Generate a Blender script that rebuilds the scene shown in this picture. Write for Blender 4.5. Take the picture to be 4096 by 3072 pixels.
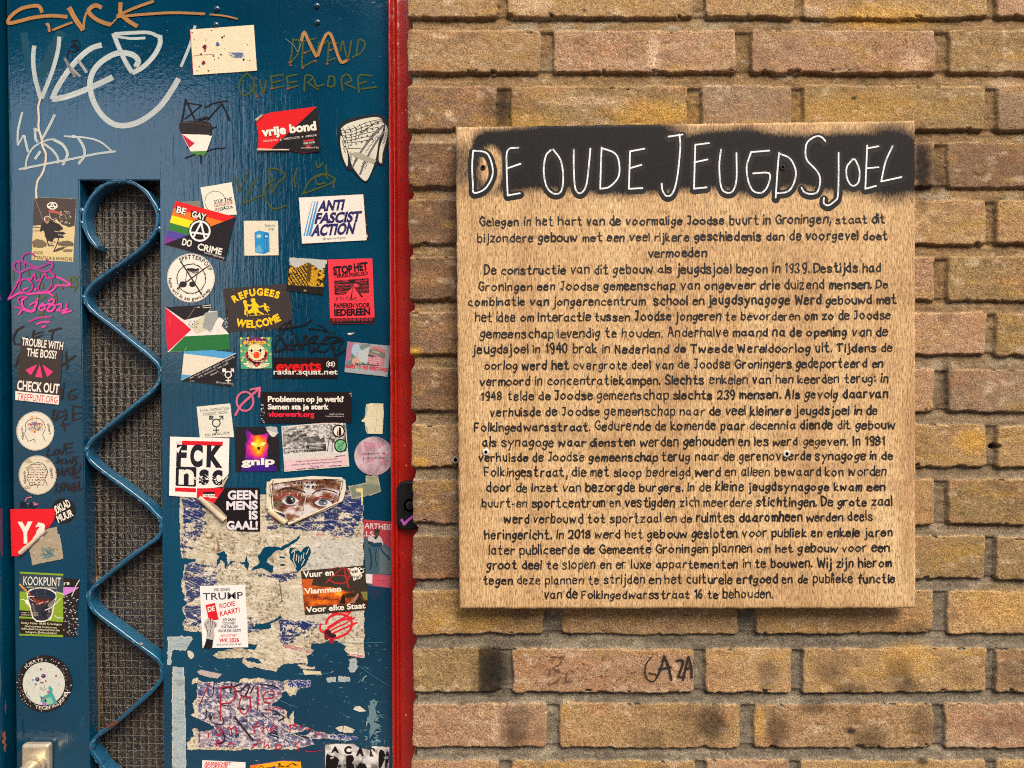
import bpy, bmesh, math, random
import numpy as np
from mathutils import Vector
from mathutils.geometry import tessellate_polygon

SC = bpy.context.scene
for o in list(bpy.data.objects):
    bpy.data.objects.remove(o)
COL = SC.collection

# ------------------------------------------------------------------ camera, world, sun, exposure
S = 0.000284            # metres per photograph pixel on the brick plane (one course = 63.8 mm)
DIST = 0.83             # camera to brick plane
CAMZ = 1.50
cam_data = bpy.data.cameras.new('camera')
cam = bpy.data.objects.new('camera', cam_data)
COL.objects.link(cam)
cam.location = (0, -DIST, CAMZ)
cam.rotation_euler = (math.radians(90), 0, 0)
cam_data.sensor_width = 36
cam_data.lens = 36 * DIST / (4096 * S)
cam_data.clip_start = 0.02
cam_data.clip_end = 500
SC.camera = cam

SUN_EL, SUN_AZ = math.radians(50), math.radians(24)      # azimuth to the right of the camera's back
world = bpy.data.worlds.new('World')
SC.world = world
world.use_nodes = True
wn = world.node_tree
sky = wn.nodes.new('ShaderNodeTexSky')
sky.sky_type = 'NISHITA'
sky.sun_disc = False
sky.sun_elevation = SUN_EL
sky.sun_rotation = math.radians(180) - SUN_AZ
sky.air_density = 1.0
sky.dust_density = 4.0
sky.ozone_density = 0.6
wn.links.new(sky.outputs[0], wn.nodes['Background'].inputs[0])
wn.nodes['Background'].inputs[1].default_value = 0.15
sun_data = bpy.data.lights.new('sun', 'SUN')
sun_data.energy = 0.9
sun_data.angle = math.radians(34)
sun_data.color = (1.0, 0.86, 0.66)
sun = bpy.data.objects.new('sun', sun_data)
COL.objects.link(sun)
sd = Vector((math.sin(SUN_AZ) * math.cos(SUN_EL), -math.cos(SUN_AZ) * math.cos(SUN_EL), math.sin(SUN_EL)))
sun.rotation_euler = sd.to_track_quat('Z', 'Y').to_euler()
sun.location = sd * 20
SC.view_settings.view_transform = 'Standard'
SC.view_settings.look = 'None'
SC.view_settings.gamma = 1.0
SC.view_settings.exposure = EXPOSURE = 1.22
SC.cycles.max_bounces = 6
SC.cycles.use_denoising = False
SC.cycles.pixel_filter_type = 'BLACKMAN_HARRIS'
SC.cycles.filter_width = 1.1

# ------------------------------------------------------------------ helpers
GAIN = (1.0, 1.0, 1.0)

def C(r, g, b, f=1.0):
    """display colour 0-255 -> linear albedo"""
    out = []
    for v, k in zip((r, g, b), GAIN):
        v = v / 255
        l = v / 12.92 if v <= 0.04045 else ((v + 0.055) / 1.055) ** 2.4
        out.append(min(0.88, l * k * f))
    return tuple(out)

def PX(px, py, y=0.0):
    q = S * (DIST + y) / DIST
    return ((px - 2048) * q, y, CAMZ + (1536 - py) * q)

def _hash(ix, iy, seed):
    h = (ix.astype(np.int64) * 374761393 + iy.astype(np.int64) * 668265263 + seed * 1442695041) & 0xFFFFFFFF
    h = ((h ^ (h >> 13)) * 1274126177) & 0xFFFFFFFF
    h = ((h ^ (h >> 16)) * 2246822519) & 0xFFFFFFFF
    return ((h ^ (h >> 15)) & 0xFFFFFF) / float(0xFFFFFF)

def vn(x, y, seed=0):
    x = np.asarray(x, float); y = np.asarray(y, float)
    ix = np.floor(x); iy = np.floor(y)
    fx = x - ix; fy = y - iy
    fx = fx * fx * (3 - 2 * fx); fy = fy * fy * (3 - 2 * fy)
    ix = ix.astype(np.int64); iy = iy.astype(np.int64)
    a = _hash(ix, iy, seed); b = _hash(ix + 1, iy, seed)
    c = _hash(ix, iy + 1, seed); d = _hash(ix + 1, iy + 1, seed)
    return (a + (b - a) * fx) * (1 - fy) + (c + (d - c) * fx) * fy

def fbm(x, y, seed=0, oct=4):
    """-1..1"""
    t = 0; amp = 0.5; tot = 0
    for k in range(oct):
        t = t + amp * vn(x * 2 ** k, y * 2 ** k, seed + 17 * k); tot += amp; amp *= 0.55
    return t / tot * 2 - 1

def sstep(a, b, x):
    t = np.clip((x - a) / (b - a), 0, 1)
    return t * t * (3 - 2 * t)

def inside(poly, X, Y):
    r = np.zeros(X.shape, bool)
    n = len(poly)
    for i in range(n):
        x0, y0 = poly[i]; x1, y1 = poly[(i + 1) % n]
        if y0 == y1:
            continue
        c = (y0 > Y) != (y1 > Y)
        r ^= c & (X < (x1 - x0) * (Y - y0) / (y1 - y0) + x0)
    return r

def link(o, parent=None):
    COL.objects.link(o)
    if parent is not None:
        o.parent = parent
    return o

def tag(o, label=None, cat=None, group=None, kind=None):
    if label: o['label'] = label
    if cat: o['category'] = cat
    if group: o['group'] = group
    if kind: o['kind'] = kind
    return o

def empty(name, loc, label, cat, group=None):
    o = bpy.data.objects.new(name, None)
    o.empty_display_size = 0.02
    o.location = loc
    link(o)
    return tag(o, label, cat, group)

def mesh_obj(name, V, F, mat, parent=None, org=(0, 0, 0), cols=None, smooth=False):
    """V: world coordinates; stored relative to org. Top-level objects sit at org."""
    V = np.asarray(V, np.float64) - np.asarray(org)
    me = bpy.data.meshes.new(name)
    F0 = F
    if isinstance(F, np.ndarray):
        nv, nf, k = len(V), F.shape[0], F.shape[1]
        me.vertices.add(nv)
        me.vertices.foreach_set('co', V.astype(np.float32).ravel())
        me.loops.add(nf * k)
        me.loops.foreach_set('vertex_index', F.astype(np.int32).ravel())
        me.polygons.add(nf)
        me.polygons.foreach_set('loop_start', np.arange(0, nf * k, k, dtype=np.int32))
        me.update(calc_edges=True)
    else:
        me.from_pydata([tuple(v) for v in V], [], F)
    if cols is not None:
        at = me.color_attributes.new('Col', 'FLOAT_COLOR', 'POINT')
        cc = np.ones((len(V), 4), np.float32)
        cc[:, :3] = np.asarray(cols, np.float32)
        at.data.foreach_set('color', cc.ravel())
    if smooth:
        me.polygons.foreach_set('use_smooth', np.ones(len(me.polygons), bool))
    me.update()
    me.materials.append(mat)
    o = bpy.data.objects.new(name, me)
    if parent is None:
        o.location = org
    link(o, parent)
    return o

def bm_obj(name, bm, mat, parent=None, org=(0, 0, 0), smooth=False, bevel=0, seg=2):
    if bevel:
        bmesh.ops.bevel(bm, geom=bm.edges[:], offset=bevel, segments=seg, affect='EDGES', profile=0.5)
    bmesh.ops.recalc_face_normals(bm, faces=bm.faces[:])
    for v in bm.verts:
        v.co -= Vector(org)
    me = bpy.data.meshes.new(name)
    bm.to_mesh(me); bm.free()
    if smooth:
        me.polygons.foreach_set('use_smooth', np.ones(len(me.polygons), bool))
    me.materials.append(mat)
    o = bpy.data.objects.new(name, me)
    if parent is None:
        o.location = org
    link(o, parent)
    return o

def add_box(bm, x0, x1, y0, y1, z0, z1):
    vs = [bm.verts.new((x, y, z)) for z in (z0, z1) for y in (y0, y1) for x in (x0, x1)]
    for f in ((0, 1, 3, 2), (4, 6, 7, 5), (0, 4, 5, 1), (2, 3, 7, 6), (0, 2, 6, 4), (1, 5, 7, 3)):
        bm.faces.new([vs[i] for i in f])

def add_tube(bm, pts, radii, n=20, cap=True):
    rings = []
    for i, p in enumerate(pts):
        p = Vector(p)
        a = Vector(pts[max(i - 1, 0)]); b = Vector(pts[min(i + 1, len(pts) - 1)])
        d = (b - a).normalized()
        up = Vector((0, 0, 1)) if abs(d.z) < 0.9 else Vector((1, 0, 0))
        u = d.cross(up).normalized(); w = d.cross(u)
        r = radii[i] if hasattr(radii, '__len__') else radii
        rings.append([bm.verts.new(p + (u * math.cos(t) + w * math.sin(t)) * r)
                      for t in [2 * math.pi * k / n for k in range(n)]])
    for a, b in zip(rings, rings[1:]):
        for k in range(n):
            bm.faces.new((a[k], a[(k + 1) % n], b[(k + 1) % n], b[k]))
    if cap:
        bm.faces.new(rings[0][::-1]); bm.faces.new(rings[-1])

# ------------------------------------------------------------------ materials
class NT:
    def __init__(s, name):
        s.m = bpy.data.materials.new(name); s.m.use_nodes = True
        s.t = s.m.node_tree; s.b = s.t.nodes['Principled BSDF']
    def n(s, kind, **kw):
        nd = s.t.nodes.new(kind)
        for k, v in kw.items():
            if k in nd.inputs: nd.inputs[k].default_value = v
            else: setattr(nd, k, v)
        return nd
    def l(s, a, b):
        s.t.links.new(a, b)
    def coord(s):
        g = s.n('ShaderNodeNewGeometry')
        return g.outputs['Position']
    def mapped(s, scale):
        mp = s.n('ShaderNodeMapping'); mp.inputs['Scale'].default_value = scale
        s.l(s.coord(), mp.inputs[0]); return mp.outputs[0]
    def noise(s, scale, vec=None, detail=3.0, rough=0.6):
        nd = s.n('ShaderNodeTexNoise'); nd.inputs['Scale'].default_value = scale
        nd.inputs['Detail'].default_value = detail; nd.inputs['Roughness'].default_value = rough
        s.l(vec if vec is not None else s.coord(), nd.inputs['Vector']); return nd.outputs[0]
    def ramp(s, fac, stops):
        nd = s.n('ShaderNodeValToRGB'); e = nd.color_ramp.elements
        while len(e) < len(stops): e.new(0.5)
        for el, (p, c) in zip(e, stops):
            el.position = p; el.color = (*c, 1) if len(c) == 3 else c
        s.l(fac, nd.inputs[0]); return nd.outputs[0]
    def mix(s, fac, a, b, mode='MIX'):
        nd = s.n('ShaderNodeMix', data_type='RGBA', blend_type=mode)
        for sock, v in ((nd.inputs[0], fac), (nd.inputs[6], a), (nd.inputs[7], b)):
            if hasattr(v, 'links') or hasattr(v, 'is_linked'): s.l(v, sock)
            elif isinstance(v, (int, float)): sock.default_value = v
            else: sock.default_value = (*v, 1) if len(v) == 3 else v
        return nd.outputs[2]
    def math(s, op, a, b=0.0):
        nd = s.n('ShaderNodeMath', operation=op)
        for sock, v in ((nd.inputs[0], a), (nd.inputs[1], b)):
            if isinstance(v, (int, float)): sock.default_value = v
            else: s.l(v, sock)
        return nd.outputs[0]
    def attr(s, name='Col'):
        return s.n('ShaderNodeAttribute', attribute_name=name).outputs['Color']
    def bump(s, h, strength, dist, prev=None):
        nd = s.n('ShaderNodeBump'); nd.inputs['Strength'].default_value = strength
        nd.inputs['Distance'].default_value = dist
        s.l(h, nd.inputs['Height'])
        if prev is not None: s.l(prev, nd.inputs['Normal'])
        return nd.outputs[0]
    def out(s, col=None, rough=0.5, normal=None, metallic=0.0, spec=None):
        if col is not None:
            if hasattr(col, 'is_linked'): s.l(col, s.b.inputs['Base Color'])
            else: s.b.inputs['Base Color'].default_value = (*col, 1)
        if hasattr(rough, 'is_linked'): s.l(rough, s.b.inputs['Roughness'])
        else: s.b.inputs['Roughness'].default_value = rough
        s.b.inputs['Metallic'].default_value = metallic
        if spec is not None: s.b.inputs['Specular IOR Level'].default_value = spec
        if normal is not None: s.l(normal, s.b.inputs['Normal'])
        return s.m

def m_brick():
    t = NT('brick_and_mortar')
    grain = t.noise(620, detail=2.5, rough=0.7)
    g2 = t.noise(1500, detail=1.0)
    v = t.ramp(grain, [(0.32, (0.40, 0.38, 0.35)), (0.46, (0.86, 0.85, 0.83)), (0.57, (1.12, 1.12, 1.12)), (0.72, (1.8, 1.76, 1.7))])
    col = t.mix(1.0, t.attr(), v, 'MULTIPLY')
    v2 = t.ramp(g2, [(0.32, (0.62, 0.60, 0.56)), (0.5, (1, 1, 1)), (0.70, (1.30, 1.27, 1.2))])
    col = t.mix(0.8, col, v2, 'MULTIPLY')
    b = t.bump(t.noise(90, detail=4), 0.35, 0.004)
    b = t.bump(grain, 0.55, 0.0016, b)
    return t.out(col, 0.93, b, spec=0.2)

def m_wood():
    t = NT('weathered_plywood')
    fine = t.noise(1.0, t.mapped((900, 1, 150)), detail=3, rough=0.65)
    med = t.noise(1.0, t.mapped((300, 1, 26)), detail=4, rough=0.6)
    big = t.noise(1.0, t.mapped((20, 1, 4)), detail=3)
    base = t.ramp(big, [(0.3, C(188, 152, 110)), (0.5, C(206, 172, 126)), (0.7, C(216, 186, 142))])
    k = t.ramp(fine, [(0.33, (0.22, 0.18, 0.14)), (0.45, (0.74, 0.70, 0.64)), (0.54, (1, 1, 1)), (0.72, (1.3, 1.3, 1.28))])
    col = t.mix(0.95, base, k, 'MULTIPLY')
    k2 = t.ramp(med, [(0.35, (0.72, 0.68, 0.62)), (0.5, (1, 1, 1)), (0.7, (1.12, 1.10, 1.06))])
    col = t.mix(0.8, col, k2, 'MULTIPLY')
    # weather stain and black spray live in the mesh's own colour attribute (r = stain, g = spray)
    at = t.n('ShaderNodeAttribute', attribute_name='Col')
    sep = t.n('ShaderNodeSeparateColor'); t.l(at.outputs['Color'], sep.inputs[0])
    col = t.mix(sep.outputs[0], col, t.mix(0.5, col, C(120, 78, 40)))
    speck = t.noise(1.0, t.mapped((800, 1, 200)), detail=2)
    f = t.math('ADD', sep.outputs[1], t.math('MULTIPLY', t.math('SUBTRACT', speck, 0.5), 0.55))
    f = t.ramp(f, [(0.20, (0, 0, 0)), (0.70, (1, 1, 1))])
    col = t.mix(f, col, t.mix(fine, C(12, 11, 12), C(26, 22, 22)))
    b = t.bump(fine, 0.5, 0.0006)
    b = t.bump(med, 0.25, 0.001, b)
    return t.out(col, 0.68, b, spec=0.25)

def m_paint(name, c, c2, rough=0.10, lump=0.16):
    t = NT(name)
    brush = t.noise(1.0, t.mapped((150, 60, 9)), detail=4, rough=0.6)
    peel = t.noise(210, detail=2.0)
    blot = t.noise(7, detail=4)
    col = t.mix(t.ramp(blot, [(0.35, (0, 0, 0)), (0.7, (1, 1, 1))]), c, c2)
    wear = t.ramp(t.noise(55, detail=5, rough=0.75), [(0.66, (0, 0, 0)), (0.74, (1, 1, 1))])
    col = t.mix(t.math('MULTIPLY', wear, 0.25), col, C(70, 130, 150) if c[2] > c[0] else C(230, 110, 90))
    n = t.bump(brush, lump, 0.0022)
    n = t.bump(peel, 0.10, 0.0012, n)
    r = t.ramp(blot, [(0.3, (rough * .8,) * 3), (0.7, (rough * 1.5,) * 3)])
    t.b.inputs['Coat Weight'].default_value = 1.0; t.b.inputs['Coat Roughness'].default_value = 0.04
    t.l(n, t.b.inputs['Coat Normal'])
    return t.out(col, r, n)

def m_col(name, rough, bumpk=0.0, scale=60, grime=0.25, spec=0.5):
    t = NT(name)
    d = t.noise(140, detail=5, rough=0.7)
    k = t.ramp(d, [(0.30, (0.72, 0.70, 0.66)), (0.48, (1, 1, 1)), (0.8, (1.04, 1.04, 1.04))])
    col = t.mix(grime, t.attr(), k, 'MULTIPLY')
    n = None
    if bumpk:
        n = t.bump(t.noise(scale, detail=3), bumpk, 0.0016)
        n = t.bump(t.noise(900, detail=1), 0.06, 0.0004, n)
    return t.out(col, rough, n, spec=spec)

def m_plain(name, c, rough, metallic=0.0, noise=0.15, scale=80, bumpk=0.05):
    t = NT(name)
    d = t.noise(scale, detail=4)
    col = t.mix(1.0, c, t.ramp(d, [(0.3, (1 - noise,) * 3), (0.7, (1 + noise,) * 3)]), 'MULTIPLY')
    return t.out(col, rough, t.bump(d, bumpk, 0.001), metallic)

def m_glass():
    t = NT('rippled_wired_glass')
    w = t.n('ShaderNodeTexWave', wave_type='BANDS', bands_direction='X')
    w.inputs['Scale'].default_value = 36; w.inputs['Distortion'].default_value = 2.2
    w.inputs['Detail'].default_value = 2; w.inputs['Detail Scale'].default_value = 3
    t.l(t.coord(), w.inputs['Vector'])
    rip = t.noise(330, detail=3, rough=0.65)
    n = t.bump(w.outputs['Fac'], 0.45, 0.004)
    n = t.bump(rip, 0.85, 0.0030, n)
    col = t.mix(t.ramp(t.noise(30, detail=4), [(0.35, (0, 0, 0)), (0.7, (1, 1, 1))]), C(34, 28, 21), C(58, 48, 36))
    return t.out(col, 0.24, n, spec=0.9)

MAT = {}
# ------------------------------------------------------------------ brick wall: one relief mesh
MAT['brick'] = m_brick()
ROW_T = {0: -108, 1: 116, 2: 340, 3: 567, 4: 796, 5: 1026, 6: 1248, 7: 1471, 8: 1693, 9: 1916, 10: 2141, 11: 2359, 12: 2589, 13: 2814, 14: 3038}
ROW_B = {0: 71, 1: 292, 2: 522, 3: 750, 4: 978, 5: 1206, 6: 1423, 7: 1648, 8: 1872, 9: 2101, 10: 2320, 11: 2541, 12: 2776, 13: 2996, 14: 3212}
ROW_L = {0: 1632, 1: 1631, 2: 1629, 3: 1636, 4: 1634, 5: 1641, 6: 1640, 7: 1645, 8: 1646, 9: 1652, 10: 1650, 11: 1650, 12: 1653, 13: 1651, 14: 1646}
EV = [(0, 1990), (2035, 2762), (2810, 3170), (3212, 3946), (3984, 4330), (4372, 5105), (5148, 5880), (5920, 6700)]
OD = [(0, 2170), (2214, 2945), (3008, 3742), (3793, 4528), (4570, 5300), (5345, 6075), (6115, 6850)]
ROW_X = {0: [(0, 1990), (2025, 2780), (2822, 3180), (3213, 3954)] + EV[4:],
         1: [(0, 2166), (2213, 2946), (3006, 3745), (3796, 4530)] + OD[4:],
         2: [(0, 1987), (2040, 2752), (2807, 3169), (3212, 3942), (3988, 4330)] + EV[5:],
         11: [(0, 2178), (2246, 2957), (3019, 3737), (3794, 4530)] + OD[4:],
         12: [(0, 1995), (2048, 2776), (2820, 3170), (3208, 3948), (3982, 4330)] + EV[5:],
         13: [(0, 2192), (2240, 2962), (3016, 3737), (3779, 4520)] + OD[4:],
         14: [(0, 1995), (2043, 2784), (2820, 3160), (3201, 3945), (3985, 4330)] + EV[5:]}
PAL = {'Y': (170, 133, 78), 'S': (178, 140, 84), 'P': (172, 131, 94), 'O': (150, 121, 70), 'B': (134, 101, 72), 'G': (150, 121, 90), 'W': (163, 128, 82), 'D': (118, 88, 62)}
ROW_C = {0: 'WYYSPY', 1: 'WPPOYG', 2: 'BOGOGY', 3: 'DPPBGY', 4: 'DGYYYG', 5: 'DYPOGY', 6: 'BYPPOY', 7: 'BYPGOP',
         8: 'WYPYYY', 9: 'BYYOBG', 10: 'BYYOOY', 11: 'YWYSYG', 12: 'OPSSWY', 13: 'PSWPYG', 14: 'PYPSYG'}
SOOT_AND_HOLE = [(1958, 2685, 48, 110, .85), (2000, 2700, 40, 90, .75), (2060, 2945, 60, 55, .65), (2070, 2860, 70, 50, .45), (1900, 2700, 20, 80, .3),
        (2850, 2905, 60, 80, .65), (2790, 2890, 120, 90, .35), (2600, 2960, 90, 50, .4), (3072, 2690, 48, 60, .5), (3320, 2680, 70, 60, .4),
        (3410, 2755, 70, 25, .6), (3600, 2690, 60, 60, .5), (3640, 2750, 45, 35, .55), (3110, 2930, 50, 90, .6), (3270, 2830, 70, 30, .5),
        (3480, 2960, 70, 50, .55), (3690, 2900, 55, 90, .45), (4060, 2680, 70, 80, .4), (3960, 2910, 90, 70, .2), (4060, 2900, 60, 60, .3),
        (3690, 670, 42, 120, .95), (3740, 690, 50, 90, .45), (1985, 430, 60, 75, .5), (2012, 430, 30, 90, .7), (2090, 2440, 60, 60, .3),
        (3660, 2520, 60, 35, .45), (3790, 1530, 22, 90, .5), (3240, 55, 60, 20, .3), (3415, 392, 12, 8, .9), (2203, 55, 10, 8, .9), (2338, 42, 9, 7, .8),
        (1770, 1560, 60, 20, .35), (3405, 2925, 22, 14, .9), (3690, 3045, 26, 14, .8), (3985, 1787, 16, 9, 1.0)]  # last entry paints the shade inside the screw hole
PALE = [(2615, 220, 26, 75, .75), (1760, 145, 40, 12, .5), (1797, 452, 20, 13, .7), (2120, 10, 90, 40, .5), (3650, 250, 60, 50, .4), (3250, 40, 60, 25, .5), (4020, 300, 60, 60, .35), (2350, 405, 170, 22, .35)]
YEL = [(1660, 1410, 30, 25, .9), (3890, 1765, 70, 45, .6), (2060, 500, 200, 60, .35), (2600, 460, 180, 60, .45), (3420, 440, 260, 70, .3), (3540, 60, 200, 50, .5), (3640, 2640, 120, 70, .4), (3040, 2900, 25, 70, .5), (1850, 2480, 180, 50, .4), (4020, 2420, 160, 80, .3), (1680, 1850, 40, 20, .7)]

def build_wall():
    us = np.concatenate([[1640, 1641.5, 1643], np.arange(1645, 4130, 4.1), np.arange(4130, 6500, 40)])
    vs = np.concatenate([np.arange(-4200, -60, 40), np.arange(-60, 3140, 4.1), np.arange(3140, 6540, 40)])
    rows = {}
    for i in range(-17, 31):
        t = ROW_T.get(i, 116 + 224.8 * (i - 1)); b = ROW_B.get(i, t + 178)
        rows[i] = (t, b, ROW_L.get(i, 1632 if i < 7 else 1651))
    xl = np.full(len(vs), 1660.0)
    for i, (t, b, l) in rows.items():
        m = (vs >= t - 2) & (vs <= b + 2)
        xl[m] = l
        g = (vs > b + 2) & (vs < rows.get(i + 1, (b + 46, 0, l))[0] - 2)
        xl[g] = l + 17
    k = np.array([.15, .2, .3, .2, .15])
    xl = np.convolve(np.pad(xl, 2, 'edge'), k, 'valid')
    xl = xl + 4.5 * fbm(vs / 60, vs * 0 + .3, 5) + 3 * fbm(vs / 16, vs * 0 + 1.3, 9)
    U, Y = np.meshgrid(us, vs)
    X = U + (xl[:, None] - 1640) * np.exp(-(U - 1640) / 60)
    n1 = fbm(X / 90, Y / 90, 11, 3); n2 = fbm(X / 26, Y / 26, 12, 3)
    n3 = fbm(X / 90, Y / 90, 21, 3); n4 = fbm(X / 22, Y / 22, 22, 3)
    n5 = fbm(X / 40, Y / 14, 31, 3)
    Xw = X + 7 * n1 + 4 * n2
    Yw = Y + 7 * n3 + 3.5 * n4
    nch = fbm(X / 34, Y / 20, 33, 2); nf = fbm(X / 9, Y / 9, 34, 2)
    # mortar field
    depth = np.full(X.shape, 0.0050)
    idx = sorted(rows)
    for a, b in zip(idx, idx[1:]):
        y0, y1 = rows[a][1], rows[b][0]
        m = (vs > y0 - 12) & (vs < y1 + 12)
        t = np.clip((Y[m] + 3 * n3[m] - y0) / max(y1 - y0, 1), 0, 1)
        depth[m] = 0.0064 - 0.0036 * t ** 0.8
    depth = depth + 0.0009 * n2 + 0.0007 * n4
    mort = np.empty(X.shape + (3,))
    warm = sstep(2300, 1000, Y + 500 * fbm(X / 700, Y / 700, 41, 2))[..., None]
    ca = np.array(C(122, 113, 98)); cb = np.array(C(140, 114, 80))
    mort[:] = ca * (1 - warm) + cb * warm
    streak = fbm(X / 120, Y / 9, 43, 4)
    mort *= (1 + 0.45 * streak + 0.25 * fbm(X / 30, Y / 30, 44, 3))[..., None]
    pale = sstep(0.15, 0.5, fbm(X / 150, Y / 60, 45, 3) + 0.35 * n2)[..., None] * 0.5
    mort = (mort * (1 - pale) + np.array(C(172, 160, 138)) * pale) * .84
    col = mort.copy()
    rnd = random.Random(4)
    for i in idx:
        t, b, l = rows[i]
        spans = ROW_X.get(i, EV if i % 2 == 0 else OD)
        codes = ROW_C.get(i, ''.join(rnd.choice('YYSPOBGW') for _ in range(8)))
        ys = np.where((vs > t - 30) & (vs < b + 30))[0]
        if not len(ys): continue
        for j, (x0, x1) in enumerate(spans):
            if j == 0: x0 = l - 14
            xs = np.where((us > x0 - 40) & (us < x1 + 40))[0]
            if not len(xs): continue
            sl = (slice(ys[0], ys[-1] + 1), slice(xs[0], xs[-1] + 1))
            dx = rnd.uniform(-4, 4); dt = rnd.uniform(-3, 3); db = rnd.uniform(-3, 3); sk = rnd.uniform(-.008, .008)
            cx, cy = (x0 + x1) / 2, (t + b) / 2
            hw, hh = (x1 - x0) / 2, (b + db - t - dt) / 2
            yy = Yw[sl] - cy - (db + dt) / 2 + sk * (X[sl] - cx)
            rag = 7 * np.clip(n5[sl], 0, 1) * sstep(0, hh, yy) + 3 * np.clip(-n1[sl] - .2, 0, 1) + 10 * sstep(.44, .58, nch[sl]) + 1.5 * np.clip(nf[sl], 0, 1)
            r = 16
            qx = np.abs(Xw[sl] - cx) - hw + r; qy = np.abs(yy) + rag - hh + r
            if j == 0:
                qx = np.where(X[sl] < cx, -50, qx)
            sdv = r - np.hypot(np.maximum(qx, 0), np.maximum(qy, 0)) - np.minimum(np.maximum(qx, qy), 0)
            if j == 0:
                e = 11 - 0.8 * np.minimum(X[sl] - xl[sl[0], None], 14)
                edge = 1 - 0.22 * np.clip(e / 11, 0, 1) ** 2
            else:
                edge = 1
            w = np.clip(sdv / 8, 0, 1)
            h = np.sqrt(np.clip(1 - (1 - w) ** 2, 0, 1)) * edge
            face = rnd.uniform(-.0008, .0012) + rnd.uniform(-2e-6, 2e-6) * (X[sl] - cx) + 0.0006 * n1[sl] + 0.00035 * n2[sl] + 0.0003 * n4[sl]
            face = face + 0.0022 * np.clip(fbm(X[sl] / 70, Y[sl] / 35, 61 + i, 3) - .42, 0, 1)
            d = depth[sl]
            depth[sl] = np.where(sdv > 0, d + (face - d) * h, d)
            base = np.array(C(*PAL[codes[min(j, len(codes) - 1)]], f=rnd.uniform(.90, 1.06))); base = base * .74 + base.mean() * .26 * np.array([1.08, 1.02, .88])
            cc = np.empty(yy.shape + (3,)); cc[:] = base
            a = fbm(X[sl] / 150, Y[sl] / 45, 71 + 3 * i + j, 4)
            oy = sstep(.05, .6, a)[..., None] * .55
            cc = cc * (1 - oy) + np.array(C(166, 132, 70)) * oy
            pk = sstep(.0, .6, fbm(X[sl] / 170, Y[sl] / 70, 171 + 5 * i + j, 3))[..., None] * .45
            cc = cc * (1 - pk) + np.array(C(166, 122, 88)) * pk
            dk = sstep(.05, .6, fbm(X[sl] / 90, Y[sl] / 55, 271 + 5 * i + j, 4))[..., None] * .45
            cc = cc * (1 - dk) + np.array(C(108, 82, 58)) * dk
            li = sstep(.22, .6, fbm(X[sl] / 60, Y[sl] / 34, 371 + i * 7 + j, 4) + .15 * n4[sl])[..., None] * .5
            cc = cc * (1 - li) + np.array(C(196, 174, 146)) * li
            cc *= (1 + .16 * fbm(X[sl] / 12, Y[sl] / 12, 83, 2))[..., None]
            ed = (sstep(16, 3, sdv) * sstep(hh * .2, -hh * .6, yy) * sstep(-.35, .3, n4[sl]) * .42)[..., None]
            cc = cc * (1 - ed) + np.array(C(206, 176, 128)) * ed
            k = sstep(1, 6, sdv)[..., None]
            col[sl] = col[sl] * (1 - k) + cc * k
    on = np.clip((0.006 - depth) / 0.004, 0, 1)
    for lst, c, so in ((PALE, C(214, 184, 152), 0.6), (YEL, C(196, 150, 56), .8), (SOOT_AND_HOLE, C(38, 34, 31), 1.0)):
        for (x, y, rx, ry, st) in lst:
            ii = np.where((vs > y - 3 * ry) & (vs < y + 3 * ry))[0]; jj = np.where((us > x - 3 * rx) & (us < x + 3 * rx))[0]
            if not len(ii) or not len(jj): continue
            sl = (slice(ii[0], ii[-1] + 1), slice(jj[0], jj[-1] + 1))
            q = np.hypot((X[sl] - x) / rx, (Y[sl] - y) / ry) + .25 * n2[sl] + .15 * n4[sl]
            f = (sstep(1.45, .35, q) * st)[..., None]
            col[sl] = col[sl] * (1 - f) + np.array(c) * f
    f = (sstep(1908, 1922, X + 5 * n2) * sstep(2012, 1992, X) * sstep(2585, 2596, Y) * sstep(2778, 2768, Y) * .8)[..., None]
    col = col * (1 - f) + np.array(C(40, 35, 28)) * f
    # a screw hole in the brick at the right
    q = np.hypot((X - 3985) / 17, (Y - 1787) / 10)
    depth = depth + 0.010 * sstep(1.3, .5, q)
    V = np.stack([(X - 2048) * S, depth, CAMZ + (1536 - Y) * S], -1)
    ny, nx = X.shape
    idn = np.arange(ny * nx).reshape(ny, nx)
    F = np.stack([idn[:-1, :-1], idn[1:, :-1], idn[1:, 1:], idn[:-1, 1:]], -1).reshape(-1, 4)
    V = V.reshape(-1, 3); col = col.reshape(-1, 3)
    # return into the door reveal
    lp = V[idn[:, 0]].copy()
    add = []; base = len(V); extra = []
    for s_ in range(1, 4):
        q = lp.copy(); q[:, 1] = lp[:, 1] + (0.068 - lp[:, 1]) * s_ / 3
        q[:, 0] += 0.0006 * fbm(lp[:, 2] * 60, s_ * 3.1 + lp[:, 2] * 0, 91)
        add.append(q); extra.append(col[idn[:, 0]])
    prev = idn[:, 0]
    fl = [F]
    for s_ in range(3):
        cur = base + s_ * ny + np.arange(ny)
        fl.append(np.stack([prev[:-1], cur[:-1], cur[1:], prev[1:]], -1)); prev = cur
    V = np.concatenate([V] + add); col = np.concatenate([col] + extra); F = np.concatenate(fl)
    org = (0.2, 0.0, 0.0)
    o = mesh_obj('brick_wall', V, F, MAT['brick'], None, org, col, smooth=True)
    tag(o, 'yellow brown brick wall with deep mortar joints beside the blue door', 'wall')
    return o, org
wall, WORG = build_wall()
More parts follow.
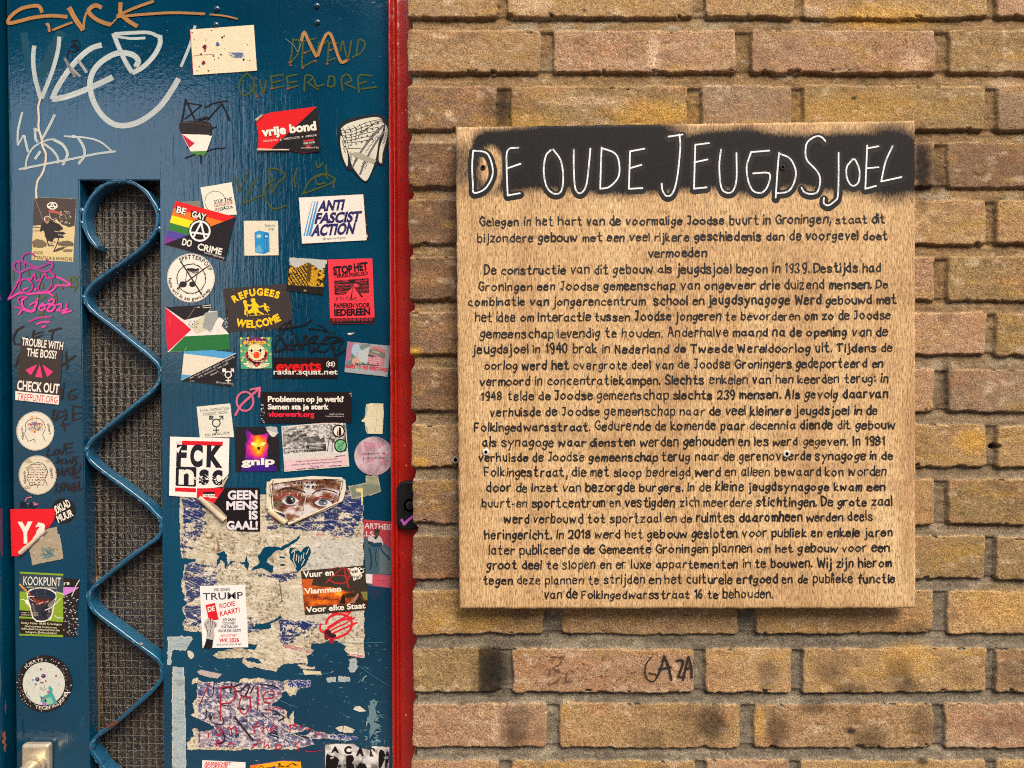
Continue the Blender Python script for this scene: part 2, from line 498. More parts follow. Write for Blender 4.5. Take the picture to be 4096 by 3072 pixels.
# ------------------------------------------------------------------ flat artwork: polygons, brush strokes and lettering laid in layers
FR = {'S': (0, 0, 1), 'A': (0, 0, 820 / 1700), 'B': (620, 0, 1100 / 2212), 'L1': (0, 700, 660 / 1369), 'L2': (0, 1300, 660 / 1369), 'L3': (0, 1980, 660 / 1003),
      'M1': (640, 700, 600 / 2164), 'M2': (1080, 700, 600 / 1508), 'M3': (640, 960, 600 / 1659), 'M4': (1040, 1300, 600 / 1991),
      'M5': (640, 1560, 600 / 1659), 'M6': (1040, 1680, 660 / 1659), 'N1': (640, 2100, 600 / 1659), 'N2': (1080, 2100, 600 / 1659),
      'N3': (640, 2560, 1040 / 2212), 'P2': (680, 1940, 800 / 1269), 'P3': (660, 2480, 840 / 1270), 'H': (100, 780, 220 / 748),
      'T': (700, 1390, 260 / 1270), 'K': (60, 2270, 270 / 886), 'W': (1100, 1660, 320 / 1269), 'F': (40, 2600, 280 / 952),
      'E': (1040, 1880, 380 / 1270), 'G': (1360, 1300, 220 / 952), 'PK': (20, 980, 320 / 802), 'CL': (940, 1330, 300 / 1270), 'AC': (1240, 2920, 380 / 1270),
      'W1': (1540, 0, 1 / 1.7015), 'W2': (2796, 0, 1 / 1.7015), 'W3': (1540, 760, 1 / 1.7015), 'W5': (1540, 1600, 1 / 1.7015), 'W6': (2796, 1600, 1 / 1.7015), 'W7': (1540, 2372, 1 / 1.7015), 'D': (0, 0, 4096 / 2212)}

def smooth_path(pts, n=5, closed=False):
    if len(pts) < 3 or n < 2: return [tuple(p) for p in pts]
    P = list(pts); out = []
    m = len(P)
    rng = range(m if closed else m - 1)
    for i in rng:
        p1 = P[i]; p2 = P[(i + 1) % m]
        p0 = P[(i - 1) % m] if closed or i > 0 else (2 * p1[0] - p2[0], 2 * p1[1] - p2[1])
        p3 = P[(i + 2) % m] if closed or i < m - 2 else (2 * p2[0] - p1[0], 2 * p2[1] - p1[1])
        for k in range(n):
            t = k / n
            out.append(tuple(0.5 * (2 * p1[c] + (p2[c] - p0[c]) * t + (2 * p0[c] - 5 * p1[c] + 4 * p2[c] - p3[c]) * t * t + (3 * p1[c] - p0[c] - 3 * p2[c] + p3[c]) * t ** 3) for c in (0, 1)))
    if not closed: out.append(tuple(P[-1]))
    return out

_GL = {}
def glyphs(text, bold=0.0):
    key = (text, bold)
    if key not in _GL:
        cu = bpy.data.curves.new('lettering', 'FONT')
        cu.body = text; cu.fill_mode = 'FRONT'; cu.resolution_u = 4; cu.offset = bold
        ob = bpy.data.objects.new('lettering', cu); COL.objects.link(ob)
        me = bpy.data.meshes.new_from_object(ob.evaluated_get(bpy.context.evaluated_depsgraph_get()))
        v = np.array([q.co[:2] for q in me.vertices]) if len(me.vertices) else np.zeros((0, 2))
        f = [tuple(p.vertices) for p in me.polygons]
        bpy.data.objects.remove(ob); bpy.data.curves.remove(cu); bpy.data.meshes.remove(me)
        if len(v):
            v[:, 0] -= v[:, 0].min(); v[:, 1] /= 0.69
        _GL[key] = (v, f, v[:, 0].max() if len(v) else 0.25)
    return _GL[key]

class Art:
    """collects coloured flat shapes given in photograph pixels and lays them on the plane y = base"""
    STEP = 3e-6
    def __init__(s, base, fr='S', level=None):
        s.base = base; s.lv = level if level is not None else [1]
        s.V = []; s.F = []; s.c = []; s.fr(fr)
    def fr(s, k):
        s.ox, s.oy, s.k = FR[k]; return s
    def _add(s, pts, faces, col, slope=None):
        n0 = len(s.V); y = s.base - s.lv[0] * s.STEP; s.lv[0] += 1
        for i, (x, yy) in enumerate(pts):
            dy = 0 if slope is None else slope[i]
            s.V.append(PX(s.ox + x * s.k, s.oy + yy * s.k, y - dy))
            s.c.append(col[i] if isinstance(col, list) else col)
        s.F += [tuple(n0 + i for i in f) for f in faces]
    def poly(s, pts, col, smooth=0, rough=0.0, seed=0):
        if smooth: pts = smooth_path(pts, smooth, True)
        if rough:
            rr = random.Random(seed or len(pts)); q = []
            for a, b in zip(pts, pts[1:] + pts[:1]):
                L = math.hypot(b[0] - a[0], b[1] - a[1]); m = max(1, int(L * s.k / 5))
                for k in range(m):
                    t = k / m
                    q.append((a[0] + (b[0] - a[0]) * t + rr.gauss(0, rough), a[1] + (b[1] - a[1]) * t + rr.gauss(0, rough)))
            pts = q
        tris = tessellate_polygon([[Vector((p[0], p[1], 0)) for p in pts]])
        F = []
        for a, b, c in tris:
            pa, pb, pc = pts[a], pts[b], pts[c]
            ar = (pb[0] - pa[0]) * (pc[1] - pa[1]) - (pb[1] - pa[1]) * (pc[0] - pa[0])
            F.append((a, c, b) if ar > 0 else (a, b, c))
        s._add(pts, F, col); return s
    def ell(s, cx, cy, rx, ry, col, rot=0, n=28):
        c, q = math.cos(rot), math.sin(rot)
        return s.poly([(cx + rx * math.cos(t) * c - ry * math.sin(t) * q, cy + rx * math.cos(t) * q + ry * math.sin(t) * c) for t in [2 * math.pi * k / n for k in range(n)]], col)
    def arc(s, cx, cy, rx, ry, a0, a1, w, col, n=24):
        return s.line([(cx + rx * math.cos(math.radians(a0 + (a1 - a0) * k / n)), cy + ry * math.sin(math.radians(a0 + (a1 - a0) * k / n))) for k in range(n + 1)], w, col, 0)
    def ring(s, cx, cy, rx, ry, w, col):
        n = 40; P = []; F = []
        for k in range(n):
            t = 2 * math.pi * k / n
            for d in (-w / 2, w / 2):
                P.append((cx + (rx + d) * math.cos(t), cy + (ry + d) * math.sin(t)))
        for k in range(n):
            a = 2 * k; b = 2 * ((k + 1) % n)
            F.append((a, b, b + 1, a + 1))
        s._add(P, F, col); return s
    def line(s, pts, w, col, smooth=4, taper=None, round_=True, dry=0, seed=1):
        """one brush stroke; w in frame pixels"""
        if smooth: pts = smooth_path(pts, smooth)
        q = [pts[0]]
        for p in pts[1:]:
            if math.hypot(p[0] - q[-1][0], p[1] - q[-1][1]) > 0.12 * w: q.append(p)
        if len(q) < 2: q.append((q[0][0] + w * .2, q[0][1]))
        n = len(q); L = []; R = []
        for i in range(n):
            a = q[max(i - 1, 0)]; b = q[min(i + 1, n - 1)]
            dx, dy = b[0] - a[0], b[1] - a[1]; m = math.hypot(dx, dy) or 1
            nx, ny = -dy / m, dx / m
            hw = w / 2
            if taper: hw *= taper[0] + (taper[1] - taper[0]) * i / (n - 1)
            if 0 < i < n - 1:
                d0 = (q[i][0] - a[0], q[i][1] - a[1]); m0 = math.hypot(*d0) or 1
                cs = abs((-d0[1] / m0) * nx + (d0[0] / m0) * ny)
                hw = min(hw / max(cs, .5), hw * 1.6)
            L.append((q[i][0] + nx * hw, q[i][1] + ny * hw)); R.append((q[i][0] - nx * hw, q[i][1] - ny * hw))
        P = []; sl = []; F = []
        for i in range(n):
            P += [L[i], R[i]]; sl += [i * 3e-7] * 2
        for i in range(n - 1):
            F.append((2 * i, 2 * i + 1, 2 * i + 3, 2 * i + 2))
        if round_:
            for e, i, j in ((0, 0, 1), (n - 1, n - 1, n - 2)):
                dx, dy = q[i][0] - q[j][0], q[i][1] - q[j][1]; m = math.hypot(dx, dy) or 1
                ux, uy = dx / m, dy / m; hw = math.hypot(L[i][0] - R[i][0], L[i][1] - R[i][1]) / 2
                vx, vy = (L[i][0] - q[i][0]) / (hw or 1), (L[i][1] - q[i][1]) / (hw or 1)
                b0 = len(P)
                for k in range(1, 6):
                    t = math.pi * k / 6
                    P.append((q[i][0] + vx * hw * math.cos(t) + ux * hw * math.sin(t), q[i][1] + vy * hw * math.cos(t) + uy * hw * math.sin(t)))
                    sl.append(i * 3e-7)
                ids = [2 * i] + list(range(b0, b0 + 5)) + [2 * i + 1]
                F.append(tuple(ids if e == 0 else ids[::-1]))
        s._add(P, F, col, sl); return s
    def brush(s, pts, w, col, bristles=6, seed=1, smooth=5, dry=.35):
        """a dry broad marker stroke: a body and lighter bristle lines along it"""
        rr = random.Random(seed)
        c0 = tuple(v * .8 for v in col)
        s.line(pts, w, c0, smooth, round_=False)
        sp = smooth_path(pts, smooth)
        for b in range(bristles):
            o = (b + .5) / bristles - .5 + rr.uniform(-.03, .03)
            a, e = sorted((rr.random() * dry, 1 - rr.random() * dry))
            sub = sp[int(a * len(sp)):max(int(e * len(sp)), int(a * len(sp)) + 3)]
            if len(sub) < 2: continue
            q = []
            for i in range(len(sub)):
                p0 = sub[max(i - 1, 0)]; p1 = sub[min(i + 1, len(sub) - 1)]
                dx, dy = p1[0] - p0[0], p1[1] - p0[1]; m = math.hypot(dx, dy) or 1
                q.append((sub[i][0] - dy / m * o * w, sub[i][1] + dx / m * o * w))
            f = rr.uniform(.85, 1.2)
            s.line(q, w / bristles * rr.uniform(.4, .95), tuple(min(.9, v * f) for v in col), 0, taper=(1, .5))
        return s
    def text(s, t, p0, p1, h, col, bold=0.012, italic=0.0, shadow=None, sd=(2, 2)):
        if shadow is not None:
            s.text(t, (p0[0] + sd[0], p0[1] + sd[1]), (p1[0] + sd[0], p1[1] + sd[1]), h, shadow, bold + .008, italic)
        v, f, w = glyphs(t, bold)
        dx, dy = p1[0] - p0[0], p1[1] - p0[1]; L = math.hypot(dx, dy); ux, uy = dx / L, dy / L
        P = []
        for x, y in v:
            a = x / w * L + italic * y * h
            P.append((p0[0] + ux * a + uy * y * h, p0[1] + uy * a - ux * y * h))
        F = []
        for g in f:
            pa, pb, pc = P[g[0]], P[g[1]], P[g[2]]
            F.append(tuple(g))
        s._add(P, F, col); return s
    def arctext(s, t, cx, cy, r, a0, a1, h, col, bold=0.012, flip=False, ry=None):
        """letters along a circle; degrees, 0 = right, clockwise on the picture; flip = tops towards the centre"""
        adv = []
        for ch in t: adv.append(.28 if ch == ' ' else glyphs(ch, bold)[2] + .09)
        tot = sum(adv); x = 0
        for ch, w in zip(t, adv):
            a = math.radians(a0 + (a1 - a0) * (x + w / 2) / tot); x += w
            if ch == ' ': continue
            px, py = cx + r * math.cos(a), cy + (ry or r) * math.sin(a)
            rx, ryy = math.cos(a), math.sin(a)
            up = (rx, ryy) if not flip else (-rx, -ryy)
            right = (-up[1], up[0])
            sc = (math.radians(abs(a1 - a0)) * r / tot)
            v, f, ww = glyphs(ch, bold)
            P = [(px + right[0] * (q[0] - ww / 2) * sc + up[0] * q[1] * h, py + right[1] * (q[0] - ww / 2) * sc + up[1] * q[1] * h) for q in v]
            s._add(P, f, col)
        return s
    def hand(s, t, p0, p1, h, w, col, jit=.22, seed=1, fit=True, cvar=0.0, wvar=.12):
        """hand lettering from the stroke alphabet between two baseline points"""
        rr = random.Random(seed); items = []; x = 0
        for ch in t:
            if ch == ' ':
                x += 4.6 + rr.uniform(-.6, .9); continue
            g = HAND.get(ch)
            if g is None: continue
            ww = max(max(p[0] for p in st) for st in g)
            items.append((g, x)); x += ww + 2.9 + rr.uniform(-.6, .8)
        tot = max(x - 2.9, 1)
        dx, dy = p1[0] - p0[0], p1[1] - p0[1]; L = math.hypot(dx, dy); ux, uy = dx / L, dy / L
        fx = L / tot; fy = h / 8
        for g, x0 in items:
            sx = rr.uniform(.93, 1.05); sy = rr.uniform(.92, 1.08); sh = rr.uniform(-.06, .10); by = rr.uniform(-.25, .25)
            f = rr.uniform(1 - cvar, 1); c = tuple(v * f + .02 * (1 - f) for v in col); wk = w * rr.uniform(1 - wvar, 1 + wvar)
            for st in g:
                q = []
                for (px, py) in st:
                    px = (px * sx + sh * py + rr.uniform(-jit, jit)); py = py * sy + rr.uniform(-jit, jit) + by
                    a = (x0 + px) * fx; b = py * fy
                    q.append((p0[0] + ux * a + uy * b, p0[1] + uy * a - ux * b))
                s.line(q, wk, c, 3 if len(q) > 2 else 0)
        return s
    def build(s, name, parent, mat=None, org=(0, 0, 0), label=None):
        if not s.F: return None
        o = mesh_obj(name, s.V, s.F, mat or MAT['print'], parent, org, s.c)
        if label: o['label'] = label
        return o

def _hand_font(src):
    d = {}
    for ln in src.strip().splitlines():
        ch, rest = ln.split(' ', 1)
        d[ch] = [[(int(p[0], 16), int(p[1], 16) - 3) for p in st.split()] for st in rest.split(';')]
    return d
HAND = _hand_font('''
a 57 38 17 05 14 33 44 55;58 55 54 63
b 0B 03;06 28 48 57 55 43 23 04
c 57 38 17 05 14 33 53
d 57 38 17 05 14 33 54;5B 57 53
e 06 36 56 57 38 18 06 04 23 43 54
f 4A 3B 2A 29 23;08 48
g 57 38 17 06 14 34 56;58 55 42 20 01
h 0B 03;06 28 48 57 55 53
i 08 03;0A 0B
j 28 25 21 10 00;2A 2B
k 0B 03;48 05;05 53
l 0B 07 03
m 08 03;06 28 37 33;36 58 77 73
n 08 03;06 28 48 57 53
o 38 17 05 14 33 54 66 57 38
p 08 00;07 28 48 57 55 43 23 04
q 57 38 17 05 14 33 55;58 50
r 08 03;06 28 48
s 57 38 18 07 26 45 54 43 13 04
t 2B 27 24 33 53;08 48
u 08 05 14 33 54;58 53
v 08 23;23 58
w 08 13;13 37;37 63;63 88
x 08 53;58 03
y 08 34;68 34 10 00
z 08 58;58 03;03 53
A 03 3B;3B 63;16 56
B 0B 03;0B 4B 59 47 07;07 57 55 43 03
C 6A 4B 2B 08 06 24 43 64
D 0B 03;0B 3B 69 66 44 03
E 0B 03;0B 5B;07 47;03 53
F 0B 03;0B 5B;07 47
G 6A 4B 2B 08 06 24 43 64 67 47
H 0B 03;6B 63;07 67
I 0B 03
J 0B 4B;3B 35 23 04
K 0B 03;6B 07 63
L 0B 03 53
M 0B 03;0B 47 8B;8B 83
N 03 0B;0B 63;63 6B
O 4B 1A 07 14 43 74 87 7A 4B
P 0B 03;0B 4B 59 57 06
Q 4B 1A 07 14 43 74 87 7A 4B;55 73
R 0B 03;0B 4B 59 57 07;27 63
S 6A 4B 2B 09 27 56 64 43 13 04
T 0B 7B;3B 33
U 0B 06 24 43 64 66;6B 66
V 0B 33;33 6B
W 0B 23;23 49;49 73;73 9B
X 0B 63;6B 03
Y 0B 37;6B 37;37 33
Z 0B 6B;6B 03;03 63
0 3B 09 05 33 55 59 3B
1 09 2B;2B 23
2 09 1B 4B 59 46 03;03 53
3 0A 2B 4B 59 37 55 43 13 04
4 3B 06;06 56;49 43
5 5B 0B 07 37 55 33 03
6 4B 18 05 23 43 55 37 16
7 0B 5B;5B 23
8 3B 09 27 56 44 23 04 16 48 59 3B
9 58 36 18 09 2B 4B 58;58 43 23
. 03 04
, 14 13 01
: 04 05;08 09
- 06 36
! 0B 06;03 04
? 0A 2B 4A 48 27 25;23 24
+ 28 24;06 46
/ 03 5B
@ 55 37 25 34 55 57;56 64 87 6A 2A 07 14 43 63
& 63 2A 3B 4A 16 05 23 43 66
''')
# ------------------------------------------------------------------ plywood board with hand-painted text
MAT['wood'] = m_wood()
MAT['paintstroke'] = m_col('brush_paint', 0.55, 0.05, 300, 0.35, spec=0.3)
MAT['steel'] = m_plain('zinc_plated_steel', C(206, 200, 186), 0.45, 0.15, 0.2, 300, 0.1)
MAT['rust'] = m_plain('rusty_black_screw', C(44, 34, 28), 0.7, 0.3, 0.4, 500, 0.3)
BY = -0.022
BC = [(1823, 508), (3661, 482), (3664, 2434), (1838, 2436)]
def board():
    org = PX(2745, 2430, -0.01)
    root = empty('notice_board', org, 'square plywood board with white painted title and dense black handwriting on the bricks', 'notice board')
    nu, nv = 420, 440
    u = np.linspace(0, 1, nu)[None, :]; v = np.linspace(0, 1, nv)[:, None]
    X = (1 - v) * ((1 - u) * BC[0][0] + u * BC[1][0]) + v * ((1 - u) * BC[3][0] + u * BC[2][0])
    Y = (1 - v) * ((1 - u) * BC[0][1] + u * BC[1][1]) + v * ((1 - u) * BC[3][1] + u * BC[2][1])
    eu = np.minimum(u, 1 - u) * 1838; ev = np.minimum(v, 1 - v) * 1950
    e = np.minimum(eu, ev)
    chip = 2.0 * fbm(X / 30, Y / 30, 3, 3)
    X = X + np.where(eu < 6, chip, 0); Y = Y + np.where(ev < 6, chip * 1.3, 0)
    nsp = fbm(X / 180, Y / 60, 7, 4)
    ym = 655 + (X - 1840) * -0.006
    top = 528 + 40 * fbm(X / 260, X * 0, 8, 2) - 10; bot = 765 + 22 * fbm(X / 200, X * 0 + 3, 9, 2)
    sp = sstep(-45, 60, Y - top) * sstep(-55, 50, bot - Y)
    sp = np.maximum(sp, sstep(210, 60, np.hypot((X - 1985), (Y - 600) * 1.6)))
    sp = np.maximum(sp, .9 * sstep(260, 80, np.hypot((X - 3560), (Y - 650) * 1.1)))
    sp = np.maximum(sp, .95 * sstep(300, 120, np.hypot((X - 2400) * .55, (Y - 600) * 1.3)))
    sp = np.maximum(sp * sstep(1855, 1930, X + 20 * nsp) , .55 * sstep(70, 20, np.hypot(X - 1850, (Y - 660) * .45)))
    hole = sstep(60, 20, np.hypot((X - 1965) * .8, (Y - 670) * .45))
    sp = sp * (1 - .85 * hole)
    halo = .75 * sstep(170, 0, np.abs(Y - 655) - 95) * sstep(1860, 1990, X)
    g = np.clip(np.maximum(sp, .35 * halo), 0, 1)
    st = np.clip(.5 * sstep(70, 0, e) * (.6 + .8 * fbm(X / 70, Y / 70, 5, 3)) + .55 * sstep(.1, .6, fbm(X / 240, Y / 110, 6, 4)), 0, 1)
    for (x, y, rx, ry, k) in ((3640, 1700, 30, 200, .8), (2210, 900, 70, 30, .0), (2780, 1540, 14, 260, .35), (2800, 2040, 16, 90, .7), (1880, 900, 60, 60, .35), (3630, 2180, 34, 120, .6), (2560, 1150, 90, 160, .25)):
        st = np.maximum(st, k * sstep(1.5, .2, np.hypot((X - x) / rx, (Y - y) / ry) + .3 * nsp))
    col = np.stack([st, g, np.zeros_like(g)], -1).reshape(-1, 3)
    q = S * (DIST + BY) / DIST
    rnd = sstep(7, 0, e) * 0.0012
    P = np.stack([(X - 2048) * q, BY + rnd + 0 * X, CAMZ + (1536 - Y) * q], -1).reshape(-1, 3)
    idn = np.arange(nu * nv).reshape(nv, nu)
    F = [np.stack([idn[:-1, :-1], idn[1:, :-1], idn[1:, 1:], idn[:-1, 1:]], -1).reshape(-1, 4)]
    # edges and back
    ringi = np.concatenate([idn[0, :], idn[1:, -1], idn[-1, -2::-1], idn[-2:0:-1, 0]])
    b0 = len(P); bk = P[ringi].copy(); bk[:, 1] = BY + 0.012
    P2 = np.concatenate([P, bk]); n = len(ringi); k = np.arange(n)
    F.append(np.stack([ringi[k], b0 + k, b0 + (k + 1) % n, ringi[(k + 1) % n]], -1)[:, ::-1])
    c2 = np.concatenate([col, np.stack([np.full(n, .35), col[ringi][:, 1] * .6, np.zeros(n)], -1)])
    mesh_obj('panel', P2, np.concatenate(F), MAT['wood'], root, org, c2, smooth=True)
    # battens behind that hold it off the wall
    bm = bmesh.new()
    for px in (1960, 3480):
        x = PX(px, 0, BY)[0]
        add_box(bm, x - .02, x + .02, BY + .0122, 0.0005, PX(0, 2330, 0)[2], PX(0, 620, 0)[2])
    bm_obj('batten', bm, MAT['wood'], root, org)
    lv = [4]
    K = C(16, 15, 17); Wt = C(226, 228, 228)
    T = []
    T += [('W1', p) for p in ([(600, 1025), (593, 1130), (598, 1250), (605, 1312), (680, 1285), (730, 1200), (728, 1120), (690, 1040), (600, 1025)], [(908, 1005), (835, 1022), (828, 1150), (835, 1330)], [(835, 1330), (918, 1315)], [(832, 1145), (922, 1115)],
          [(1128, 1022), (1095, 1060), (1080, 1160), (1100, 1270), (1150, 1318), (1200, 1300), (1213, 1200), (1195, 1090), (1145, 1018)],
          [(1285, 1020), (1285, 1150), (1295, 1280), (1330, 1315), (1370, 1260), (1390, 1100), (1398, 1012)], [(1475, 1005), (1470, 1100), (1465, 1285)], [(1465, 1285), (1530, 1270), (1590, 1200), (1592, 1100), (1560, 1040), (1475, 1008)],
          [(1765, 1012), (1668, 1030)], [(1668, 1030), (1660, 1285)], [(1660, 1285), (1752, 1280)], [(1665, 1145), (1745, 1122)], [(1930, 930), (2025, 915)], [(2003, 915), (2010, 1000), (1990, 1200), (1960, 1310), (1920, 1335), (1890, 1300), (1883, 1250)],
          [(2205, 974), (2112, 985)], [(2112, 985), (2103, 1284)], [(2103, 1284), (2188, 1275)], [(2105, 1105), (2195, 1085)])]
    T += [('W2', p) for p in ([(150, 1018), (138, 1130), (150, 1270), (185, 1310), (230, 1300), (255, 1220), (255, 1042)], [(478, 1025), (355, 1035)], [(355, 1035), (325, 1130), (335, 1230), (370, 1300), (430, 1310), (470, 1260), (478, 1180), (368, 1180)],
          [(545, 1040), (535, 1150), (522, 1345)], [(545, 1045), (620, 1080), (660, 1170), (640, 1260), (600, 1305), (530, 1315)],
          [(860, 960), (830, 930), (790, 930), (740, 965), (725, 1020), (735, 1090), (800, 1160), (825, 1220), (810, 1300), (770, 1320), (720, 1310), (698, 1278)],
          [(950, 1040), (950, 1200), (945, 1333), (925, 1368), (880, 1398), (850, 1383), (850, 1348)], [(1045, 1085), (1005, 1140), (1010, 1220), (1045, 1265), (1085, 1240), (1092, 1160), (1065, 1090), (1045, 1085)],
          [(1222, 995), (1145, 1010)], [(1145, 990), (1132, 1285)], [(1132, 1285), (1205, 1265)], [(1140, 1145), (1222, 1138)], [(1318, 995), (1270, 1100), (1240, 1235)], [(1240, 1235), (1378, 1205)])]
    a = Art(BY, 'S', lv)
    for fr, p in T:
        a.fr(fr).line([(x, y + 10) for x, y in p], 58, K, 4 if len(p) > 2 else 0)
    a.build('title_outline', root, MAT['paintstroke'], org, 'black painted outline behind the title letters')
    a = Art(BY, 'S', lv); r = random.Random(2)
    for fr, p in T:
        a.fr(fr).line(p, 10.5, Wt, 4 if len(p) > 2 else 0)
        sp = smooth_path(p, 4)
        for k in range(0, len(sp) - 2, 3):
            if r.random() < .6: a.line(sp[k:k + 2], 7, C(176, 182, 184), 0)
    a.build('title_lettering', root, MAT['paintstroke'], org)
    LN = [("Gelegen in het hart van de voormalige Joodse buurt in Groningen, staat dit", 1037, 1917, 487, 481),
          ("bijzondere gebouw met een veel rijkere geschiedenis dan de voorgevel doet", 1032, 1923, 522, 517), ("vermoeden", 1402, 1530, 555, 554),
          ("De constructie van dit gebouw als jeugdsjoel begon in 1939. Destijds had", 1047, 1908, 592, 587), ("Groningen een Joodse gemeenschap van ongeveer drie duizend mensen. De", 1035, 1923, 627, 622),
          ("combinatie van jongerencentrum  school en jeugdsynagoge Werd gebouwd met", 1012, 1940, 660, 655), ("het idee om interactie tussen Joodse jongeren te bevorderen om zo de Joodse", 1027, 1927, 694, 689),
          ("gemeenschap levendig te houden. Anderhalve maand na de opening van de", 1038, 1922, 729, 725), ("jeugdsjoel in 1940 brak in Nederland de Tweede Wereldoorlog uit. Tijdens de", 1022, 1933, 763, 759),
          ("oorlog werd het overgrote deel van de Joodse Groningers gedeporteerd en", 1047, 1912, 798, 793), ("vermoord in concentratiekampen. Slechts enkelen van hen keerden terug: in", 1038, 1922, 832, 826),
          ("1948 telde de Joodse gemeenschap slechts 239 mensen. Als gevolg daarvan", 1040, 1922, 864, 859), ("verhuisde de Joodse gemeenschap naar de veel kleinere jeugdsjoel in de", 1060, 1900, 898, 895),
          ("Folkingedwarsstraat. Gedurende de komende paar decennia diende dit gebouw", 1025, 1938, 931, 925), ("als synagoge waar diensten werden gehouden en les werd gegeven. In 1981", 1043, 1915, 964, 961),
          ("verhuisde de Joodse gemeenschap terug naar de gerenoveerde synagoge in de", 1035, 1932, 997, 992), ("Folkingestraat, die met sloop bedreigd werd en alleen bewaard kon worden", 1047, 1920, 1029, 1027),
          ("door de inzet van bezorgde burgers. In de kleine jeugdsynagoge kwam een", 1052, 1915, 1062, 1059), ("buurt-en sportcentrum en vestigden zich meerdere stichtingen. De grote zaal", 1042, 1932, 1095, 1092),
          ("werd verbouwd tot sportzaal en de ruimtes daaromheen werden deels", 1090, 1890, 1130, 1124), ("heringericht. In 2018 werd het gebouw gesloten voor publiek en enkele jaren", 1048, 1932, 1164, 1158),
          ("later publiceerde de Gemeente Groningen plannen om het gebouw voor een", 1057, 1925, 1197, 1191), ("groot deel te slopen en er luxe appartementen in te bouwen. Wij zijn hierom", 1052, 1932, 1229, 1224),
          ("tegen deze plannen te strijden en het culturele erfgoed en de publieke functie", 1045, 1937, 1262, 1258), ("van de Folkingedwarsstraat 16 te behouden.", 1177, 1672, 1293, 1291)]
    a = Art(BY, 'D', [lv[0] + 1]); Ki = C(28, 26, 28)
    l0 = lv[0] + 1
    for i, (t, x0, x1, y0, y1) in enumerate(LN):
        a.lv[0] = l0
        cut = [(t, x0, x1, y0, y1)]
        for (tt, xa, xb, ya, yb) in cut:
            # keep to fourteen layers, reused down the line
            rr = random.Random(100 + i)
            words = tt.split(' '); 
            wid = [sum((max(max(p[0] for p in st) for st in HAND[c]) + 2.9) for c in w) if w else 0 for w in words]
            tot = sum(wid) + 4.2 * (len(words) - 1); x = xa; fx = (xb - xa) / tot
            for w_, ww in zip(words, wid):
                L = ww * fx
                if w_:
                    a.lv[0] = l0 + rr.randint(0, 3)
                    yy = lambda X_: ya + (yb - ya) * (X_ - xa) / (xb - xa) + rr.uniform(-.8, .8)
                    e = x + L - 2.9 * fx
                    if L < 6: e = x + 1.5
                    a.hand(w_, (x, yy(x)), (e, yy(e)), 18.0 * rr.uniform(.90, 1.10), 3.0 * rr.uniform(.85, 1.15), Ki, .30, 1000 * i + len(w_) + int(x), cvar=.45)
                x += L + 4.2 * fx
    a.build('lettering', root, MAT['paintstroke'], org)
    # screws
    for (px, py, mat, r_) in ((1540 + 668 / 1.7015, 1140 / 1.7015, 'rust', 9), (2796 + 567 / 1.7015, 1140 / 1.7015, 'rust', 10), (1540 + 686 / 1.7015, 1600 + 355 / 1.7015, 'steel', 12), (2796 + 596 / 1.7015, 1600 + 366 / 1.7015, 'steel', 13)):
        bm = bmesh.new(); c = PX(px, py, BY); r_ = r_ * S
        add_tube(bm, [(c[0], BY + .0005, c[2]), (c[0], BY - .0008, c[2]), (c[0], BY - .0014, c[2]), (c[0], BY - .0014, c[2]), (c[0], BY - .0007, c[2])], [r_ * 1.15, r_ * 1.1, r_ * .85, r_ * .5, r_ * .45], 18)
        bm_obj('screw', bm, MAT[mat], root, org, smooth=False)
    return root
board()

# marker writing left on one brick, and a plug in the joint
a = Art(-0.0015, 'W7', [2])
KB = C(44, 38, 34); KF = C(104, 76, 58)
a.line([(1815, 435), (1780, 480), (1770, 540), (1790, 590), (1830, 600), (1850, 560), (1800, 545)], 9, KB, 4)
for p in ([(1900, 430), (1880, 510), (1850, 575)], [(1900, 430), (1930, 500), (1950, 590)], [(1865, 520), (1945, 505)], [(1985, 460), (2030, 465), (2000, 560)], [(1995, 570), (2040, 570)], [(2065, 435), (2045, 520), (2030, 590)], [(2065, 435), (2085, 500), (2088, 575)], [(2045, 515), (2088, 505)]):
    a.line(p, 15, KB, 3)
rr = random.Random(5)
for p in ([(1120, 430), (1125, 520), (1120, 630)], [(1130, 435), (1190, 440), (1195, 480), (1140, 510), (1185, 530), (1180, 590), (1125, 620)], [(1240, 540), (1235, 600), (1275, 600)], [(1385, 590), (1390, 650)], [(1590, 665), (1650, 640)]):
    sp = smooth_path(p, 6)
    for k in range(len(sp) - 1):
        if rr.random() < .55: a.line(sp[k:k + 2], 9, KF, 0)
for k in range(46):
    a.ell(1100 + rr.random() * 620, 420 + rr.random() * 250, 3 + rr.random() * 5, 3 + rr.random() * 4, KF, n=7)
a.build('marker_writing', wall, MAT['paintstroke'], WORG, 'faded black marker writing on a pink brick')
MAT['grey'] = m_plain('grey_plastic', C(150, 146, 138), 0.5)
bm = bmesh.new(); c = PX(1823, 1838, 0)
add_tube(bm, [(c[0], .004, c[2]), (c[0], -.004, c[2]), (c[0], -.004, c[2]), (c[0], .003, c[2])], [.0036, .0036, .0022, .0022], 20, cap=False)
bm_obj('wall_plug', bm, MAT['grey'], wall, WORG, smooth=False)
